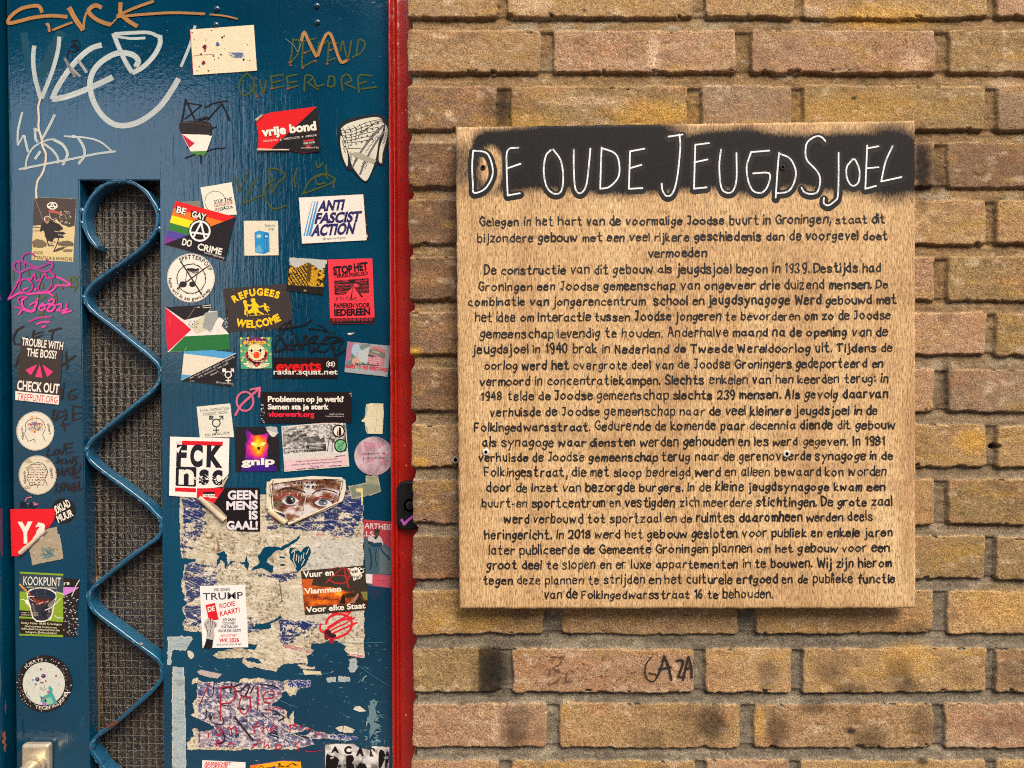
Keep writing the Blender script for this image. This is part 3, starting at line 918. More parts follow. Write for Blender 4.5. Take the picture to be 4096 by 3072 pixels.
# ------------------------------------------------------------------ blue door, its glazed slot and its frame
YD = 0.05
YG = YD + 0.021
MAT['blue'] = m_paint('glossy_blue_door_paint', C(0, 52, 76), C(2, 66, 92))
MAT['red'] = m_paint('glossy_red_frame_paint', C(164, 20, 13), C(180, 36, 22), 0.2, 0.15)
MAT['bluebar'] = m_paint('blue_bar_paint', C(4, 68, 98), C(14, 84, 114), 0.22, 0.3)
MAT['dark'] = m_plain('gap_shade_black', C(16, 15, 15), 0.9)  # near-black colour puts the shade into the door gap
MAT['glass'] = m_glass()
MAT['wire'] = m_plain('galvanised_wire', C(150, 142, 124), 0.5, 0.2)
MAT['print'] = m_col('printed_vinyl', 0.34, 0.16, 34, 0.30, spec=0.35)
MAT['paper'] = m_col('weathered_paper', 0.8, 0.25, 160, 0.5, spec=0.2)
MAT['marker'] = m_col('marker_ink', 0.35, 0.0, 60, 0.4, spec=0.4)
MAT['handle'] = m_plain('worn_bronze_aluminium', C(206, 192, 164), 0.36, 0.6, 0.2, 40, 0.08)
MAT['black'] = m_plain('black_plastic', C(22, 22, 22), 0.35)
BOT = 6480                      # photograph row of the door's foot
TOP = -800
def xleft(py): return 26 + 0.0125 * py
def oleft(py): return 318 + 0.0172 * (py - 715)
def oright(py): return 637 + 0.0072 * (py - 715)
def xredge(py): return 1560 + 0.0058 * py
OT, OB = 722, 5200

DORG = PX(800, BOT, YD + 0.02)
door = empty('door', DORG, 'glossy dark blue wooden door covered in stickers and graffiti with a narrow barred glass slot', 'door')
def door_leaf():
    bm = bmesh.new()
    def v(px, py, y=YD): return bm.verts.new(PX(px, py, YD)[:1] + (y,) + PX(px, py, YD)[2:])
    o0, o1, o2, o3 = [(xleft(TOP), TOP), (1640, TOP), (1640, BOT), (xleft(BOT), BOT)]
    h = [(oleft(OT), OT), (oright(OT), OT), (oright(OB), OB), (oleft(OB), OB)]
    O = [v(*p) for p in (o0, o1, o2, o3)]; H = [v(*p) for p in h]
    for k in range(4):
        bm.faces.new((O[k], O[(k + 1) % 4], H[(k + 1) % 4], H[k]))
    HB = [v(*p, y=YD + .03) for p in h]; OBk = [v(*p, y=YD + .042) for p in (o0, o1, o2, o3)]
    hf = []
    for k in range(4):
        hf.append(bm.faces.new((H[k], H[(k + 1) % 4], HB[(k + 1) % 4], HB[k])))
        bm.faces.new((O[k], OBk[k], OBk[(k + 1) % 4], O[(k + 1) % 4]))
    ed = [e for e in bm.edges if all(w in H for w in e.verts) or all(w in O for w in e.verts)]
    bmesh.ops.bevel(bm, geom=ed, offset=0.0016, segments=3, affect='EDGES', profile=.5)
    bm_obj('leaf', bm, MAT['blue'], door, DORG)
door_leaf()
def glass():
    z0, z1 = PX(0, OB + 40, YG)[2], PX(0, OT - 40, YG)[2]
    x0, x1 = PX(oleft(OT) - 10, 0, YG)[0], PX(oright(OB) + 10, 0, YG)[0]
    g = mesh_obj('window_pane', [(x0, YG, z0), (x1, YG, z0), (x1, YG, z1), (x0, YG, z1)], [(0, 1, 2, 3)], MAT['glass'], door, DORG)
    V = []; F = []
    def seg(p, q, w, y):
        dx, dz = q[0] - p[0], q[1] - p[1]; m = math.hypot(dx, dz); nx, nz = -dz / m * w, dx / m * w
        b = len(V)
        for (x, z) in ((p[0] - nx, p[1] - nz), (q[0] - nx, q[1] - nz), (q[0] + nx, q[1] + nz), (p[0] + nx, p[1] + nz)): V.append((x, y, z))
        F.append((b, b + 1, b + 2, b + 3))
    rr = random.Random(8)
    py = OT
    while py < OB:
        z = PX(0, py, YG)[2]; p = None
        pts = [(x, PX(0, py + rr.uniform(-1.1, 1.1) + 2 * math.sin(px / 90), YG)[2]) for px, x in [(q, PX(q, 0, YG)[0]) for q in range(300, 690, 15)]]
        for a_, b_ in zip(pts, pts[1:]):
            seg(a_, b_, .00020, YG - .0004)
        py += 30
    px = 352
    while px < 700:
        pts = []
        for k in range(OT, OB, 15):
            xx, _, zz = PX(px + 1.6 * (1 if (k // 15) % 2 else -1) + 3 * math.sin(k / 200 + px) + .012 * (k - OT), k, YG)
            pts.append((xx, zz))
        for a_, b_ in zip(pts, pts[1:]): seg(a_, b_, .00016, YG - .0005)
        px += 31
    mesh_obj('wire_mesh', V, F, MAT['wire'], g, DORG)
    g.location = (0, 0, 0)
    # putty bead along the left of the pane and dirt in the top corners
    a = Art(YG - .0008, 'S', [1])
    a.poly([(oleft(y) + 34 + 3 * math.sin(y * .7), y) for y in range(OT, OB, 40)] + [(oleft(y) + 42 + 4 * math.sin(y * .31), y) for y in range(OB - 40, OT - 40, -40)], C(92, 76, 44))
    a.poly([(355, 2322), (350, 2300), (366, 2290), (385, 2300), (392, 2312), (408, 2318), (385, 2340), (358, 2360)], C(140, 120, 94), rough=2)
    a.build('putty', door, MAT['paper'], DORG)
glass()
def grille():
    L1 = [(815, 600), (790, 590), (740, 530), (700, 440), (692, 340), (728, 220), (815, 112), (910, 62), (1000, 48), (1095, 62), (1195, 130), (1262, 220), (1298, 300), (1305, 380), (1287, 455), (1240, 530), (1160, 612), (1040, 702), (900, 800), (785, 885), (722, 955), (702, 1018), (722, 1085), (785, 1150), (900, 1238), (1100, 1395), (1240, 1510)]
    pts = [(x * .4821, 700 + y * .4821) for x, y in L1]
    pts += [(x * .4821, 1300 + y * .4821) for x, y in [(1295, 322), (1322, 375), (1325, 432), (1300, 492), (1240, 560), (1000, 755), (815, 905), (742, 975), (716, 1045), (736, 1118), (810, 1190), (1000, 1332), (1180, 1465)]]
    pts += [(x * .658, 1980 + y * .658) for x, y in [(930, 105), (970, 150), (982, 195), (968, 240), (930, 280), (800, 370), (630, 505), (560, 568), (535, 620), (548, 680), (600, 738), (800, 888), (930, 985), (972, 1030), (984, 1080), (965, 1140), (900, 1212), (700, 1388), (600, 1458), (556, 1510), (556, 1565), (605, 1635)]]
    x0, x1 = 366, 648; y = 3056; side = 1
    per = [(0, 0), ]
    while y < OB - 300:
        pts += [(420, y + 30), (600, y + 190), (640, y + 225), (650, y + 262), (636, y + 300), (590, y + 345), (430, y + 490), (385, y + 530), (372, y + 575), (388, y + 615)]; y += 640
    q = smooth_path(pts, 5)
    n = len(q); hw = 2.5e-3
    rr = random.Random(3)
    P = []
    for i in range(n):
        a = q[max(i - 1, 0)]; b = q[min(i + 1, n - 1)]
        dx, dy = b[0] - a[0], b[1] - a[1]; m = math.hypot(dx, dy); nx, ny = -dy / m, dx / m
        w = hw / S * .943 * (1 + .10 * math.sin(i * .9) + rr.uniform(-.06, .06))
        yf = YD + .0004; yb = YG - .0015
        for (o_, yy) in ((-1, yb), (-1, yf + .0014), (-.86, yf + .0004), (-.55, yf), (.55, yf), (.86, yf + .0004), (1, yf + .0014), (1, yb)):
            c = PX(q[i][0] + nx * w * o_, q[i][1] + ny * w * o_, YD)
            P.append((c[0], yy, c[2]))
    F = []; k = 8
    for i in range(n - 1):
        for j in range(k - 1):
            F.append((i * k + j, i * k + j + 1, (i + 1) * k + j + 1, (i + 1) * k + j))
    F.append(tuple(range(k))); F.append(tuple(range((n - 1) * k + k - 1, (n - 1) * k - 1, -1)))
    o = mesh_obj('grille_bar', P, F, MAT['bluebar'], door, DORG)
    me = o.data; me.polygons.foreach_set('use_smooth', np.ones(len(me.polygons), bool))
    try: me.set_sharp_from_angle(angle=math.radians(50))
    except Exception: pass
    o['label'] = 'blue painted flat bar bent into a hook and a zigzag'
    # weld lugs where the bar meets the slot's edges
    bm = bmesh.new()
    for (px, py, ry) in ((oleft(900) + 4, 845, 20), (oleft(900) + 4, 892, 14), (oright(860) - 4, 842, 14), (oright(900) - 4, 915, 16), (oleft(1190) + 5, 1190, 16), (oright(1480) - 4, 1490, 22), (oleft(1800) + 5, 1802, 20), (oright(2110) - 5, 2110, 20), (oleft(2390) + 3, 2390, 26), (oright(2690) - 4, 2690, 22), (oleft(3000) + 5, 2990, 24), (475, 722, 8)):
        c = PX(px, py, YD)
        rx = .0040 if py != 722 else .02; rz = ry * S if py != 722 else .004
        r2 = bmesh.ops.create_uvsphere(bm, u_segments=14, v_segments=8, radius=1)
        for v in r2['verts']:
            v.co = Vector((c[0] + v.co.x * rx, YD + .004 + v.co.y * .0046, c[2] + v.co.z * rz))
    bm_obj('weld', bm, MAT['bluebar'], door, DORG, smooth=True)
    a = Art(YD - .0003, 'S', [2]); r3 = random.Random(12)
    for i in range(4, n - 4):
        if q[i][1] > 3090 or r3.random() > .42: continue
        dx, dy = q[i + 1][0] - q[i - 1][0], q[i + 1][1] - q[i - 1][1]; m = math.hypot(dx, dy); nx, ny = -dy / m, dx / m
        o_ = r3.uniform(-6.5, 6.5); L = r3.uniform(3, 13)
        p = (q[i][0] + nx * o_, q[i][1] + ny * o_)
        a.line([p, (p[0] + dx / m * L, p[1] + dy / m * L)], r3.uniform(.8, 2.6), r3.choice([C(60, 124, 148), C(96, 142, 156), C(30, 96, 124), C(10, 46, 64), C(130, 150, 156)]), 0)
    a.build('chipped_paint', door, MAT['paper'], DORG)
    a = Art(YD - .0004, 'L3', [3])
    for (x, y, s_) in ((680, 1395, 16), (655, 1410, 12), (705, 1380, 14), (858, 905, 12), (550, 1530, 8)):
        a.poly([(x + s_ * math.cos(t) * (1 + .4 * math.sin(3 * t + x)), y + s_ * .7 * math.sin(t)) for t in [k * .7 for k in range(9)]], C(110, 54, 34) if y > 1000 else C(150, 145, 150))
    a.build('rust_spots', door, MAT['paper'], DORG)
grille()
def bar_chips():
    pass
def bolts():
    for (px, py) in ((868, 36), (865, 100), (1268, 24), (1270, 90)):
        bm = bmesh.new(); c = PX(px, py, YD)
        prof = [(.0034, 0), (.0032, .0012), (.0026, .0021), (.0015, .0027), (.0004, .0029)]
        add_tube(bm, [(c[0], YD - d, c[2]) for r_, d in prof], [r_ for r_, d in prof], 18)
        bm_obj('bolt_head', bm, MAT['blue'], door, DORG, smooth=True)
bolts()
def handle():
    x0, x1 = PX(107, 0, YD)[0], PX(216, 0, YD)[0]; z1 = PX(0, 2962, YD)[2]; z0 = z1 - .215
    bm = bmesh.new(); add_box(bm, x0, x1, YD - .011, YD - .0002, z0, z1)
    pl = bm_obj('handle_plate', bm, MAT['handle'], door, DORG, bevel=.0035, seg=4, smooth=False)
    cx = PX(168, 0, YD)[0] + .0; cz = PX(0, 3040, YD)[2]
    bm = bmesh.new()
    add_tube(bm, [(cx, YD - .0112, cz), (cx, YD - .016, cz), (cx, YD - .016, cz)], [.0135, .0135, .011], 28)
    bm_obj('rosette', bm, MAT['handle'], pl, DORG, smooth=False)
    bm = bmesh.new()
    pts = smooth_path([(0, 0), (0, -.022), (-.006, -.034), (-.022, -.040), (-.075, -.041), (-.118, -.040)], 6)
    add_tube(bm, [(cx + p[0], YD - .0165 + p[1], cz - .0003 * i) for i, p in enumerate(pts)], [.0098] * len(pts), 24)
    bm_obj('lever', bm, MAT['handle'], door, DORG, smooth=True)
handle()

# ---- frame: red jamb on the right, blue jamb on the left, head above
FORG = PX(1600, BOT, 0.05)
frame = empty('door_frame', FORG, 'painted door frame, glossy red moulded jamb beside the bricks and blue jamb at the left', 'door frame')
def jamb():
    prof = [(0, .0505), (-1, .037), (2, .0335), (6, .032), (10, .0325), (13, .0362), (15, .0372), (17, .0362), (19, .0335), (23, .0322), (27, .0332), (30, .0368), (33, .038), (45, .0378), (60, .0377), (80, .0377), (120, .0377), (140, .0377)]
    pys = np.concatenate([np.arange(TOP, -40, 60), np.arange(-40, 3120, 7), np.arange(3120, BOT, 60)])
    P = []; n = len(prof)
    for py in pys:
        wv = fbm(py / 90, .5, 3, 3)
        for j, (d, y) in enumerate(prof):
            x, _, z = PX(xredge(py) + d + 1.1 * wv, py, YD)
            lump = .00045 * float(fbm(py / 26, d / 9.0, 7, 3)) if 1 < j < 13 else 0
            P.append((x, y + lump, z))
    m = len(pys); idn = np.arange(m * n).reshape(m, n)
    F = np.stack([idn[:-1, :-1], idn[1:, :-1], idn[1:, 1:], idn[:-1, 1:]], -1).reshape(-1, 4)
    mesh_obj('red_jamb', np.array(P), F, MAT['red'], frame, FORG, smooth=True)
    a = Art(.0374, 'S', [2]); r3 = random.Random(14)
    for k in range(80):
        y = r3.uniform(10, 3070); x = xredge(y) + r3.choice([r3.uniform(34, 66), r3.uniform(34, 66), r3.uniform(2, 10)])
        t = r3.gauss(1.5, .5); L = r3.uniform(2, 10)
        a.line([(x, y), (x + L * math.cos(t) * .5, y + L * math.sin(t))], r3.uniform(.8, 2.4), r3.choice([C(206, 92, 66), C(190, 60, 44), C(96, 10, 10), C(80, 12, 12), C(214, 140, 120)]), 0)
    for (x, y, rx, ry) in ((14, 1110, 5, 8), (20, 2230, 7, 22), (24, 2262, 5, 9), (54, 1862, 4, 4), (48, 2860, 4, 6), (60, 440, 3, 5), (18, 640, 3, 12)):
        a.poly([(xredge(y) + x + rx * math.cos(t) * (1 + .3 * math.sin(3 * t)), y + ry * math.sin(t)) for t in [k * .6 for k in range(10)]], C(92, 10, 10) if x < 30 else C(214, 120, 100))
    a.build('paint_chips', frame, MAT['marker'], FORG)
    # blue jamb at the far left
    P = []; prof = [(-420, .034), (-30, .034), (-12, .034), (-5, .0345), (0, .037), (1, .045), (1, .085)]
    for py in pys:
        e = 9 + .0078 * py + 1.5 * fbm(py / 120, 2.5, 5, 3)
        for (d, y) in prof:
            x, _, z = PX(e + d, py, YD); P.append((x, y, z))
    n = len(prof); idn = np.arange(m * n).reshape(m, n)
    F = np.stack([idn[:-1, :-1], idn[1:, :-1], idn[1:, 1:], idn[:-1, 1:]], -1).reshape(-1, 4)
    mesh_obj('blue_jamb', np.array(P), F, MAT['blue'], frame, FORG, smooth=False)
    bm = bmesh.new()      # rebate behind the gap
    add_box(bm, PX(-40, 0, YD)[0], PX(150, 0, YD)[0], .0925, .11, .02, PX(0, TOP, YD)[2])
    bm_obj('rebate', bm, MAT['dark'], frame, FORG)
    bm = bmesh.new()
    zt = PX(0, TOP, YD)[2]
    add_box(bm, PX(-420, 0, YD)[0], PX(1690, 0, YD)[0], .034, .11, zt + .001, zt + .09)
    bm_obj('head', bm, MAT['red'], frame, FORG, bevel=.003)
    # paint chips and rust on the blue jamb's edge
    a = Art(.0336, 'L3', [2])
    k = (DIST + YD) / (DIST + .034)
    for (x, y, rx, ry, c) in ((38, 1470, 10, 34, C(122, 60, 36)), (42, 1530, 8, 30, C(104, 62, 40)), (30, 1500, 5, 12, C(150, 74, 44)), (46, 1290, 4, 40, C(86, 56, 40))):
        a.poly([(x + rx * math.cos(t) * (1 + .35 * math.sin(4 * t + y)) - 12, y + ry * math.sin(t) * (1 + .2 * math.cos(5 * t))) for t in [k_ * 2 * math.pi / 16 for k_ in range(16)]], c)
    a.build('rust_chips', frame, MAT['paper'], FORG)
jamb()

# ---- black doorbell on the red jamb, half hidden by the bricks
def doorbell():
    fr = FR['M6']
    def p(x, y, yy): return PX(fr[0] + x * fr[2], fr[1] + y * fr[2], yy)
    y0, y1 = .0372, .0285
    org = p(1480, 1095, y0)
    root = empty('doorbell', org, 'black plastic doorbell with a pink tick on the red frame, half behind bricks', 'doorbell')
    bm = bmesh.new()
    a = p(1376, 610, .033); b = p(1625, 1097, .033)
    vs = []
    R = .011; cxs = [(a[0] + R, a[2] - R, 90), (a[0] + R, b[2] + R, 180), (b[0] - R, b[2] + R, 270), (b[0] - R, a[2] - R, 0)]
    for (cx, cz, a0) in cxs:
        for k in range(7):
            t = math.radians(a0 + 90 * k / 6); vs.append((cx + R * math.cos(t), cz + R * math.sin(t)))
    f = bm.faces.new([bm.verts.new((x, y1, z)) for x, z in vs])
    r = bmesh.ops.extrude_face_region(bm, geom=[f])
    for v in [g for g in r['geom'] if isinstance(g, bmesh.types.BMVert)]: v.co.y = y0
    bmesh.ops.bevel(bm, geom=[e for e in bm.edges if all(abs(v.co.y - y1) < 1e-6 for v in e.verts)], offset=.0018, segments=3, affect='EDGES')
    bm_obj('housing', bm, MAT['black'], root, org)
    c = p(1508, 858, y1); bm = bmesh.new(); r0 = 82 * fr[2] * S * 1.03
    add_tube(bm, [(c[0], y1 - .0001, c[2]), (c[0], y1 - .0012, c[2]), (c[0], y1 - .0012, c[2]), (c[0], y1 - .0002, c[2]), (c[0], y1 - .0002, c[2]), (c[0], y1 - .0011, c[2]), (c[0], y1 - .0016, c[2])], [r0, r0 * .97, r0 * .80, r0 * .68, r0 * .62, r0 * .56, r0 * .3], 32)
    bm_obj('push_button', bm, MAT['black'], root, org)
    a = Art(y1, 'M6', [2])
    a.line([(1425, 1005), (1450, 1048)], 24, C(196, 84, 190), 0); a.line([(1450, 1048), (1490, 1005), (1550, 960)], 24, C(204, 92, 198), 3)
    a.build('tick_mark', root, MAT['marker'], org)
doorbell()
# ------------------------------------------------------------------ graffiti on the door (its paint, so children of the door)
def graf(name, label, fn, base=YD - .00003, lv=None):
    a = Art(base, 'S', lv if lv is not None else [2]); fn(a)
    return a.build(name, door, MAT['marker'], DORG, label)
CW = C(184, 192, 188); CO = C(172, 122, 68)
def g_white(a):
    a.fr('A')
    B = lambda p, w, s, br=6, c=CW: a.brush(p, w, c, br, s)
    B([(283, 378), (275, 500), (290, 640), (335, 815)], 36, 1); B([(492, 305), (480, 420), (430, 600), (345, 815)], 34, 2)
    B([(843, 372), (740, 410), (610, 530), (490, 700), (430, 825)], 44, 3); B([(430, 825), (560, 800), (730, 735), (935, 640)], 48, 4)
    B([(1205, 315), (1080, 318), (950, 300)], 22, 5); B([(940, 275), (985, 390), (1045, 520), (1095, 600)], 38, 6)
    B([(950, 282), (1100, 272), (1230, 270), (1310, 300)], 30, 7); B([(1325, 290), (1325, 370), (1270, 470), (1180, 560), (1095, 605)], 40, 8)
    B([(1125, 555), (1145, 500), (1090, 450), (980, 440), (870, 490), (780, 580), (745, 700), (780, 850), (860, 970), (960, 1035), (1080, 1035), (1200, 985), (1330, 880), (1430, 740), (1482, 650)], 46, 9, 8)
    B([(1618, 212), (1575, 370), (1500, 555)], 24, 10, 4)
    B([(185, 930), (150, 1080), (148, 1205)], 18, 11, 3); B([(148, 1205), (195, 1120)], 14, 12, 3); B([(200, 1120), (232, 1260)], 20, 13, 4)
    B([(455, 950), (400, 1060), (345, 1160)], 22, 14, 4); B([(290, 1070), (295, 1150), (315, 1180)], 22, 15, 4); B([(280, 1065), (325, 1090), (345, 1160)], 18, 16, 4)
    B([(210, 1410), (225, 1310), (280, 1220), (380, 1165), (440, 1155)], 16, 17, 4); B([(440, 1155), (520, 1200), (560, 1280), (520, 1370)], 24, 18, 4)
    B([(360, 1190), (430, 1240), (480, 1310), (475, 1355)], 20, 19, 4); B([(335, 1255), (290, 1320)], 22, 20, 4)
    B([(155, 1405), (350, 1365), (560, 1325), (800, 1275), (960, 1255)], 18, 21, 4); B([(530, 1130), (700, 1140), (830, 1175), (940, 1265)], 14, 22, 3)
    B([(645, 1140), (690, 1210), (700, 1290), (650, 1360)], 24, 23, 4)
    a.ell(612, 1132, 22, 13, CW)
    # the long drip
    a.line([(337, 815), (318, 880), (322, 980), (320, 1060), (345, 1150), (352, 1210), (380, 1280), (372, 1370), (350, 1440), (312, 1500), (300, 1580), (302, 1640)], 17, C(206, 190, 168), 6, taper=(1, 1))
    a.line([(540, 490), (580, 560), (620, 630)], 26, C(116, 112, 112), 3); a.line([(600, 570), (660, 630)], 20, C(140, 138, 138), 0); a.line([(650, 500), (715, 595)], 24, C(150, 150, 148), 0)
graf('white_graffiti', 'large white brushed letters with a long drip', g_white)
def g_ghost(a):
    a.fr('A')
    a.line([(200, 270), (220, 420), (260, 610)], 60, C(8, 66, 86), 3, round_=False); a.line([(510, 260), (420, 450), (330, 640)], 80, C(14, 64, 82), 3, round_=False)
graf('faded_graffiti', 'pale ghost of scrubbed strokes under the white letters', g_ghost, YD - .00001, [1])
def g_orange(a):
    a.fr('A')
    for i, (p, w) in enumerate([([(350, 105), (325, 55), (270, 50), (170, 75), (85, 140), (70, 190), (140, 180), (280, 145), (430, 130), (560, 140)], 30), ([(572, 60), (620, 150), (690, 250)], 40),
                                ([(690, 250), (700, 160), (720, 100)], 20), ([(845, 65), (790, 45), (735, 85), (770, 140), (850, 185), (920, 205)], 34), ([(920, 205), (970, 150)], 12), ([(1000, 20), (1000, 110), (1060, 170), (1140, 220)], 34),
                                ([(1275, 10), (1130, 60), (970, 130)], 24), ([(965, 140), (1200, 118), (1450, 105), (1700, 115)], 22), ([(380, 205), (400, 205), (410, 265)], 22), ([(435, 250), (520, 215), (600, 185)], 18)]):
        a.brush(p, w, CO, 5, 40 + i)
    a.fr('B')
    a.brush([(440, 115), (560, 128), (665, 152)], 14, CO, 3, 60)
    a.brush([(1175, 330), (1200, 262), (1240, 340), (1300, 460)], 26, CO, 4, 61); a.brush([(1310, 450), (1350, 330), (1385, 270), (1420, 290), (1470, 440), (1500, 500), (1545, 485)], 24, CO, 4, 62)
    a.line([(1050, 310), (1120, 370), (1150, 415), (1190, 300)], 4, C(120, 130, 120), 3)
graf('orange_graffiti', 'worn orange brown tag along the top and over the green writing', g_orange, YD - .0008, [3])
GR = C(62, 74, 22)
def g_green(a):
    a.fr('B')
    for p in ([(1110, 310), (1100, 420), (1085, 500)], [(1110, 320), (1160, 330), (1150, 430), (1085, 510)], [(1190, 330), (1180, 540)], [(1190, 330), (1290, 310)], [(1200, 425), (1260, 400)], [(1180, 540), (1290, 485)],
              [(1320, 340), (1300, 450)], [(1310, 380), (1390, 330)], [(1400, 340), (1385, 510)], [(1400, 350), (1470, 345)], [(1395, 405), (1460, 385)], [(1385, 490), (1450, 470)], [(1490, 410), (1510, 330), (1550, 470), (1580, 330)], [(1620, 440), (1640, 320), (1690, 350), (1660, 420), (1590, 460)],
              [(740, 590), (690, 640), (680, 720), (720, 770), (790, 720), (790, 640), (750, 595)], [(760, 690), (820, 775)], [(840, 640), (870, 750), (895, 650)], [(935, 610), (940, 710)], [(935, 615), (1030, 600)], [(940, 665), (1010, 650)], [(940, 712), (1030, 695)],
              [(1060, 615), (1070, 712)], [(1060, 615), (1140, 600)], [(1065, 665), (1140, 655)], [(1068, 712), (1150, 690)], [(1200, 735), (1210, 610), (1270, 620), (1230, 665)], [(1230, 665), (1310, 720)], [(1280, 640), (1300, 690), (1360, 680)],
              [(1400, 620), (1390, 690), (1440, 690), (1440, 620), (1400, 615)], [(1510, 730), (1500, 630), (1550, 600), (1580, 650), (1530, 670), (1610, 710)], [(1640, 745), (1640, 610), (1740, 610)], [(1640, 675), (1700, 655)], [(1660, 715), (1780, 700)],
              [(640, 1420), (680, 1540)], [(680, 1540), (750, 1375)], [(825, 1425), (760, 1530), (710, 1640)], [(710, 1640), (890, 1560)], [(915, 1355), (920, 1450), (940, 1550)], [(915, 1355), (985, 1360), (1050, 1410), (990, 1470), (940, 1550)], [(960, 1440), (890, 1500), (890, 1600), (950, 1680), (1060, 1650)], [(1145, 1350), (1120, 1430), (1130, 1505)],
              [(1190, 1560), (1240, 1460), (1330, 1400), (1400, 1410), (1440, 1460), (1190, 1560)], [(1290, 1415), (1300, 1480), (1370, 1470)], [(1440, 1440), (1435, 1510)], [(1295, 1300), (1310, 1350), (1350, 1310)], [(1375, 1330), (1380, 1390)], [(1310, 1420), (1360, 1400), (1390, 1440)]):
        a.line(p, 13, GR, 4)
    for (x, y) in ((1085, 500), (1090, 525), (1190, 545), (1290, 490), (1385, 512), (1410, 405), (1205, 425), (1500, 490), (940, 712), (1068, 712), (1555, 480), (815, 775)):
        a.ell(x, y, 11, 8, C(150, 66, 34), n=9)
    a.fr('PK')
    for p in ([(80, 255), (82, 350)], [(230, 260), (235, 300)], [(340, 270), (345, 330)], [(380, 380), (378, 430)], [(480, 400), (485, 440)], [(540, 360), (575, 440)], [(660, 320), (650, 420)], [(660, 325), (690, 320)], [(655, 370), (690, 365)], [(655, 420), (690, 415)], [(735, 320), (705, 340), (725, 390), (690, 460)], [(330, 500), (350, 550), (400, 520)], [(505, 490), (520, 570)], [(400, 650), (340, 700)], [(380, 690), (370, 705)]):
        a.line(p, 16, C(84, 92, 30), 3)
graf('green_graffiti', 'dark olive marker lettering', g_green, YD - .0004, [2])
def g_pink(a):
    P1, P2, P3 = C(186, 44, 132), C(214, 62, 148), C(156, 52, 132)
    a.fr('PK')
    L = [([(165, 160), (180, 110), (230, 78), (270, 85), (300, 110)], 16, P3), ([(150, 275), (100, 250), (88, 200), (110, 170), (170, 165), (240, 190), (330, 225), (420, 190), (470, 180), (470, 225), (410, 265), (330, 245), (250, 235), (150, 275)], 20, P3), ([(140, 175), (145, 240)], 18, P3), ([(190, 175), (195, 215)], 16, P3), ([(410, 140), (470, 190)], 14, P3),
         ([(150, 270), (140, 350), (30, 545)], 16, P1), ([(30, 545), (150, 480), (240, 490), (340, 480), (450, 470)], 20, P2), ([(120, 370), (200, 340), (260, 345), (290, 290), (310, 355), (360, 340), (400, 285), (420, 330), (495, 315), (440, 250)], 16, P1),
         ([(150, 380), (140, 430), (170, 475), (230, 480), (275, 430), (265, 375), (220, 345)], 14, P1), ([(360, 350), (335, 420), (350, 465), (420, 455), (465, 400), (465, 350)], 14, P1), ([(180, 450), (225, 430)], 16, P2), ([(305, 440), (303, 446)], 22, P2), ([(420, 470), (470, 460), (510, 420), (500, 410)], 16, P2), ([(520, 320), (580, 345), (650, 390), (640, 405), (520, 405)], 18, P2),
         ([(240, 490), (420, 480), (485, 510)], 18, P2), ([(95, 620), (180, 630), (130, 560), (160, 520), (220, 520)], 16, P1), ([(220, 520), (170, 560), (190, 630), (270, 660), (310, 600), (325, 540)], 18, P2), ([(140, 695), (180, 650), (260, 670), (300, 655)], 18, P2), ([(250, 600), (320, 570), (290, 660)], 18, P2), ([(350, 610), (380, 590), (400, 630), (360, 655), (345, 620), (410, 600)], 18, P2), ([(440, 560), (470, 540), (490, 570), (420, 650), (470, 660), (500, 610), (430, 590)], 20, P2), ([(520, 600), (560, 590), (560, 630), (520, 655), (600, 650), (620, 590)], 16, P2), ([(580, 685), (660, 660)], 20, P2), ([(575, 680), (630, 640)], 16, P2), ([(245, 768), (340, 730), (465, 718)], 16, P1), ([(320, 790), (380, 772), (445, 772)], 18, P2), ([(375, 822), (405, 815)], 18, P2)]
    for p, w, c in L: a.line(p, w, c, 5)
    a.fr('L2')
    for p in ([(210, 1460), (225, 1435), (260, 1428)], [(232, 1480), (236, 1484)], [(275, 1475), (300, 1480), (280, 1495), (315, 1485)]): a.line(p, 8, C(214, 110, 130), 3)
graf('pink_graffiti', 'pink marker drawing and tag on the left stile', g_pink, YD - .0008, [30])
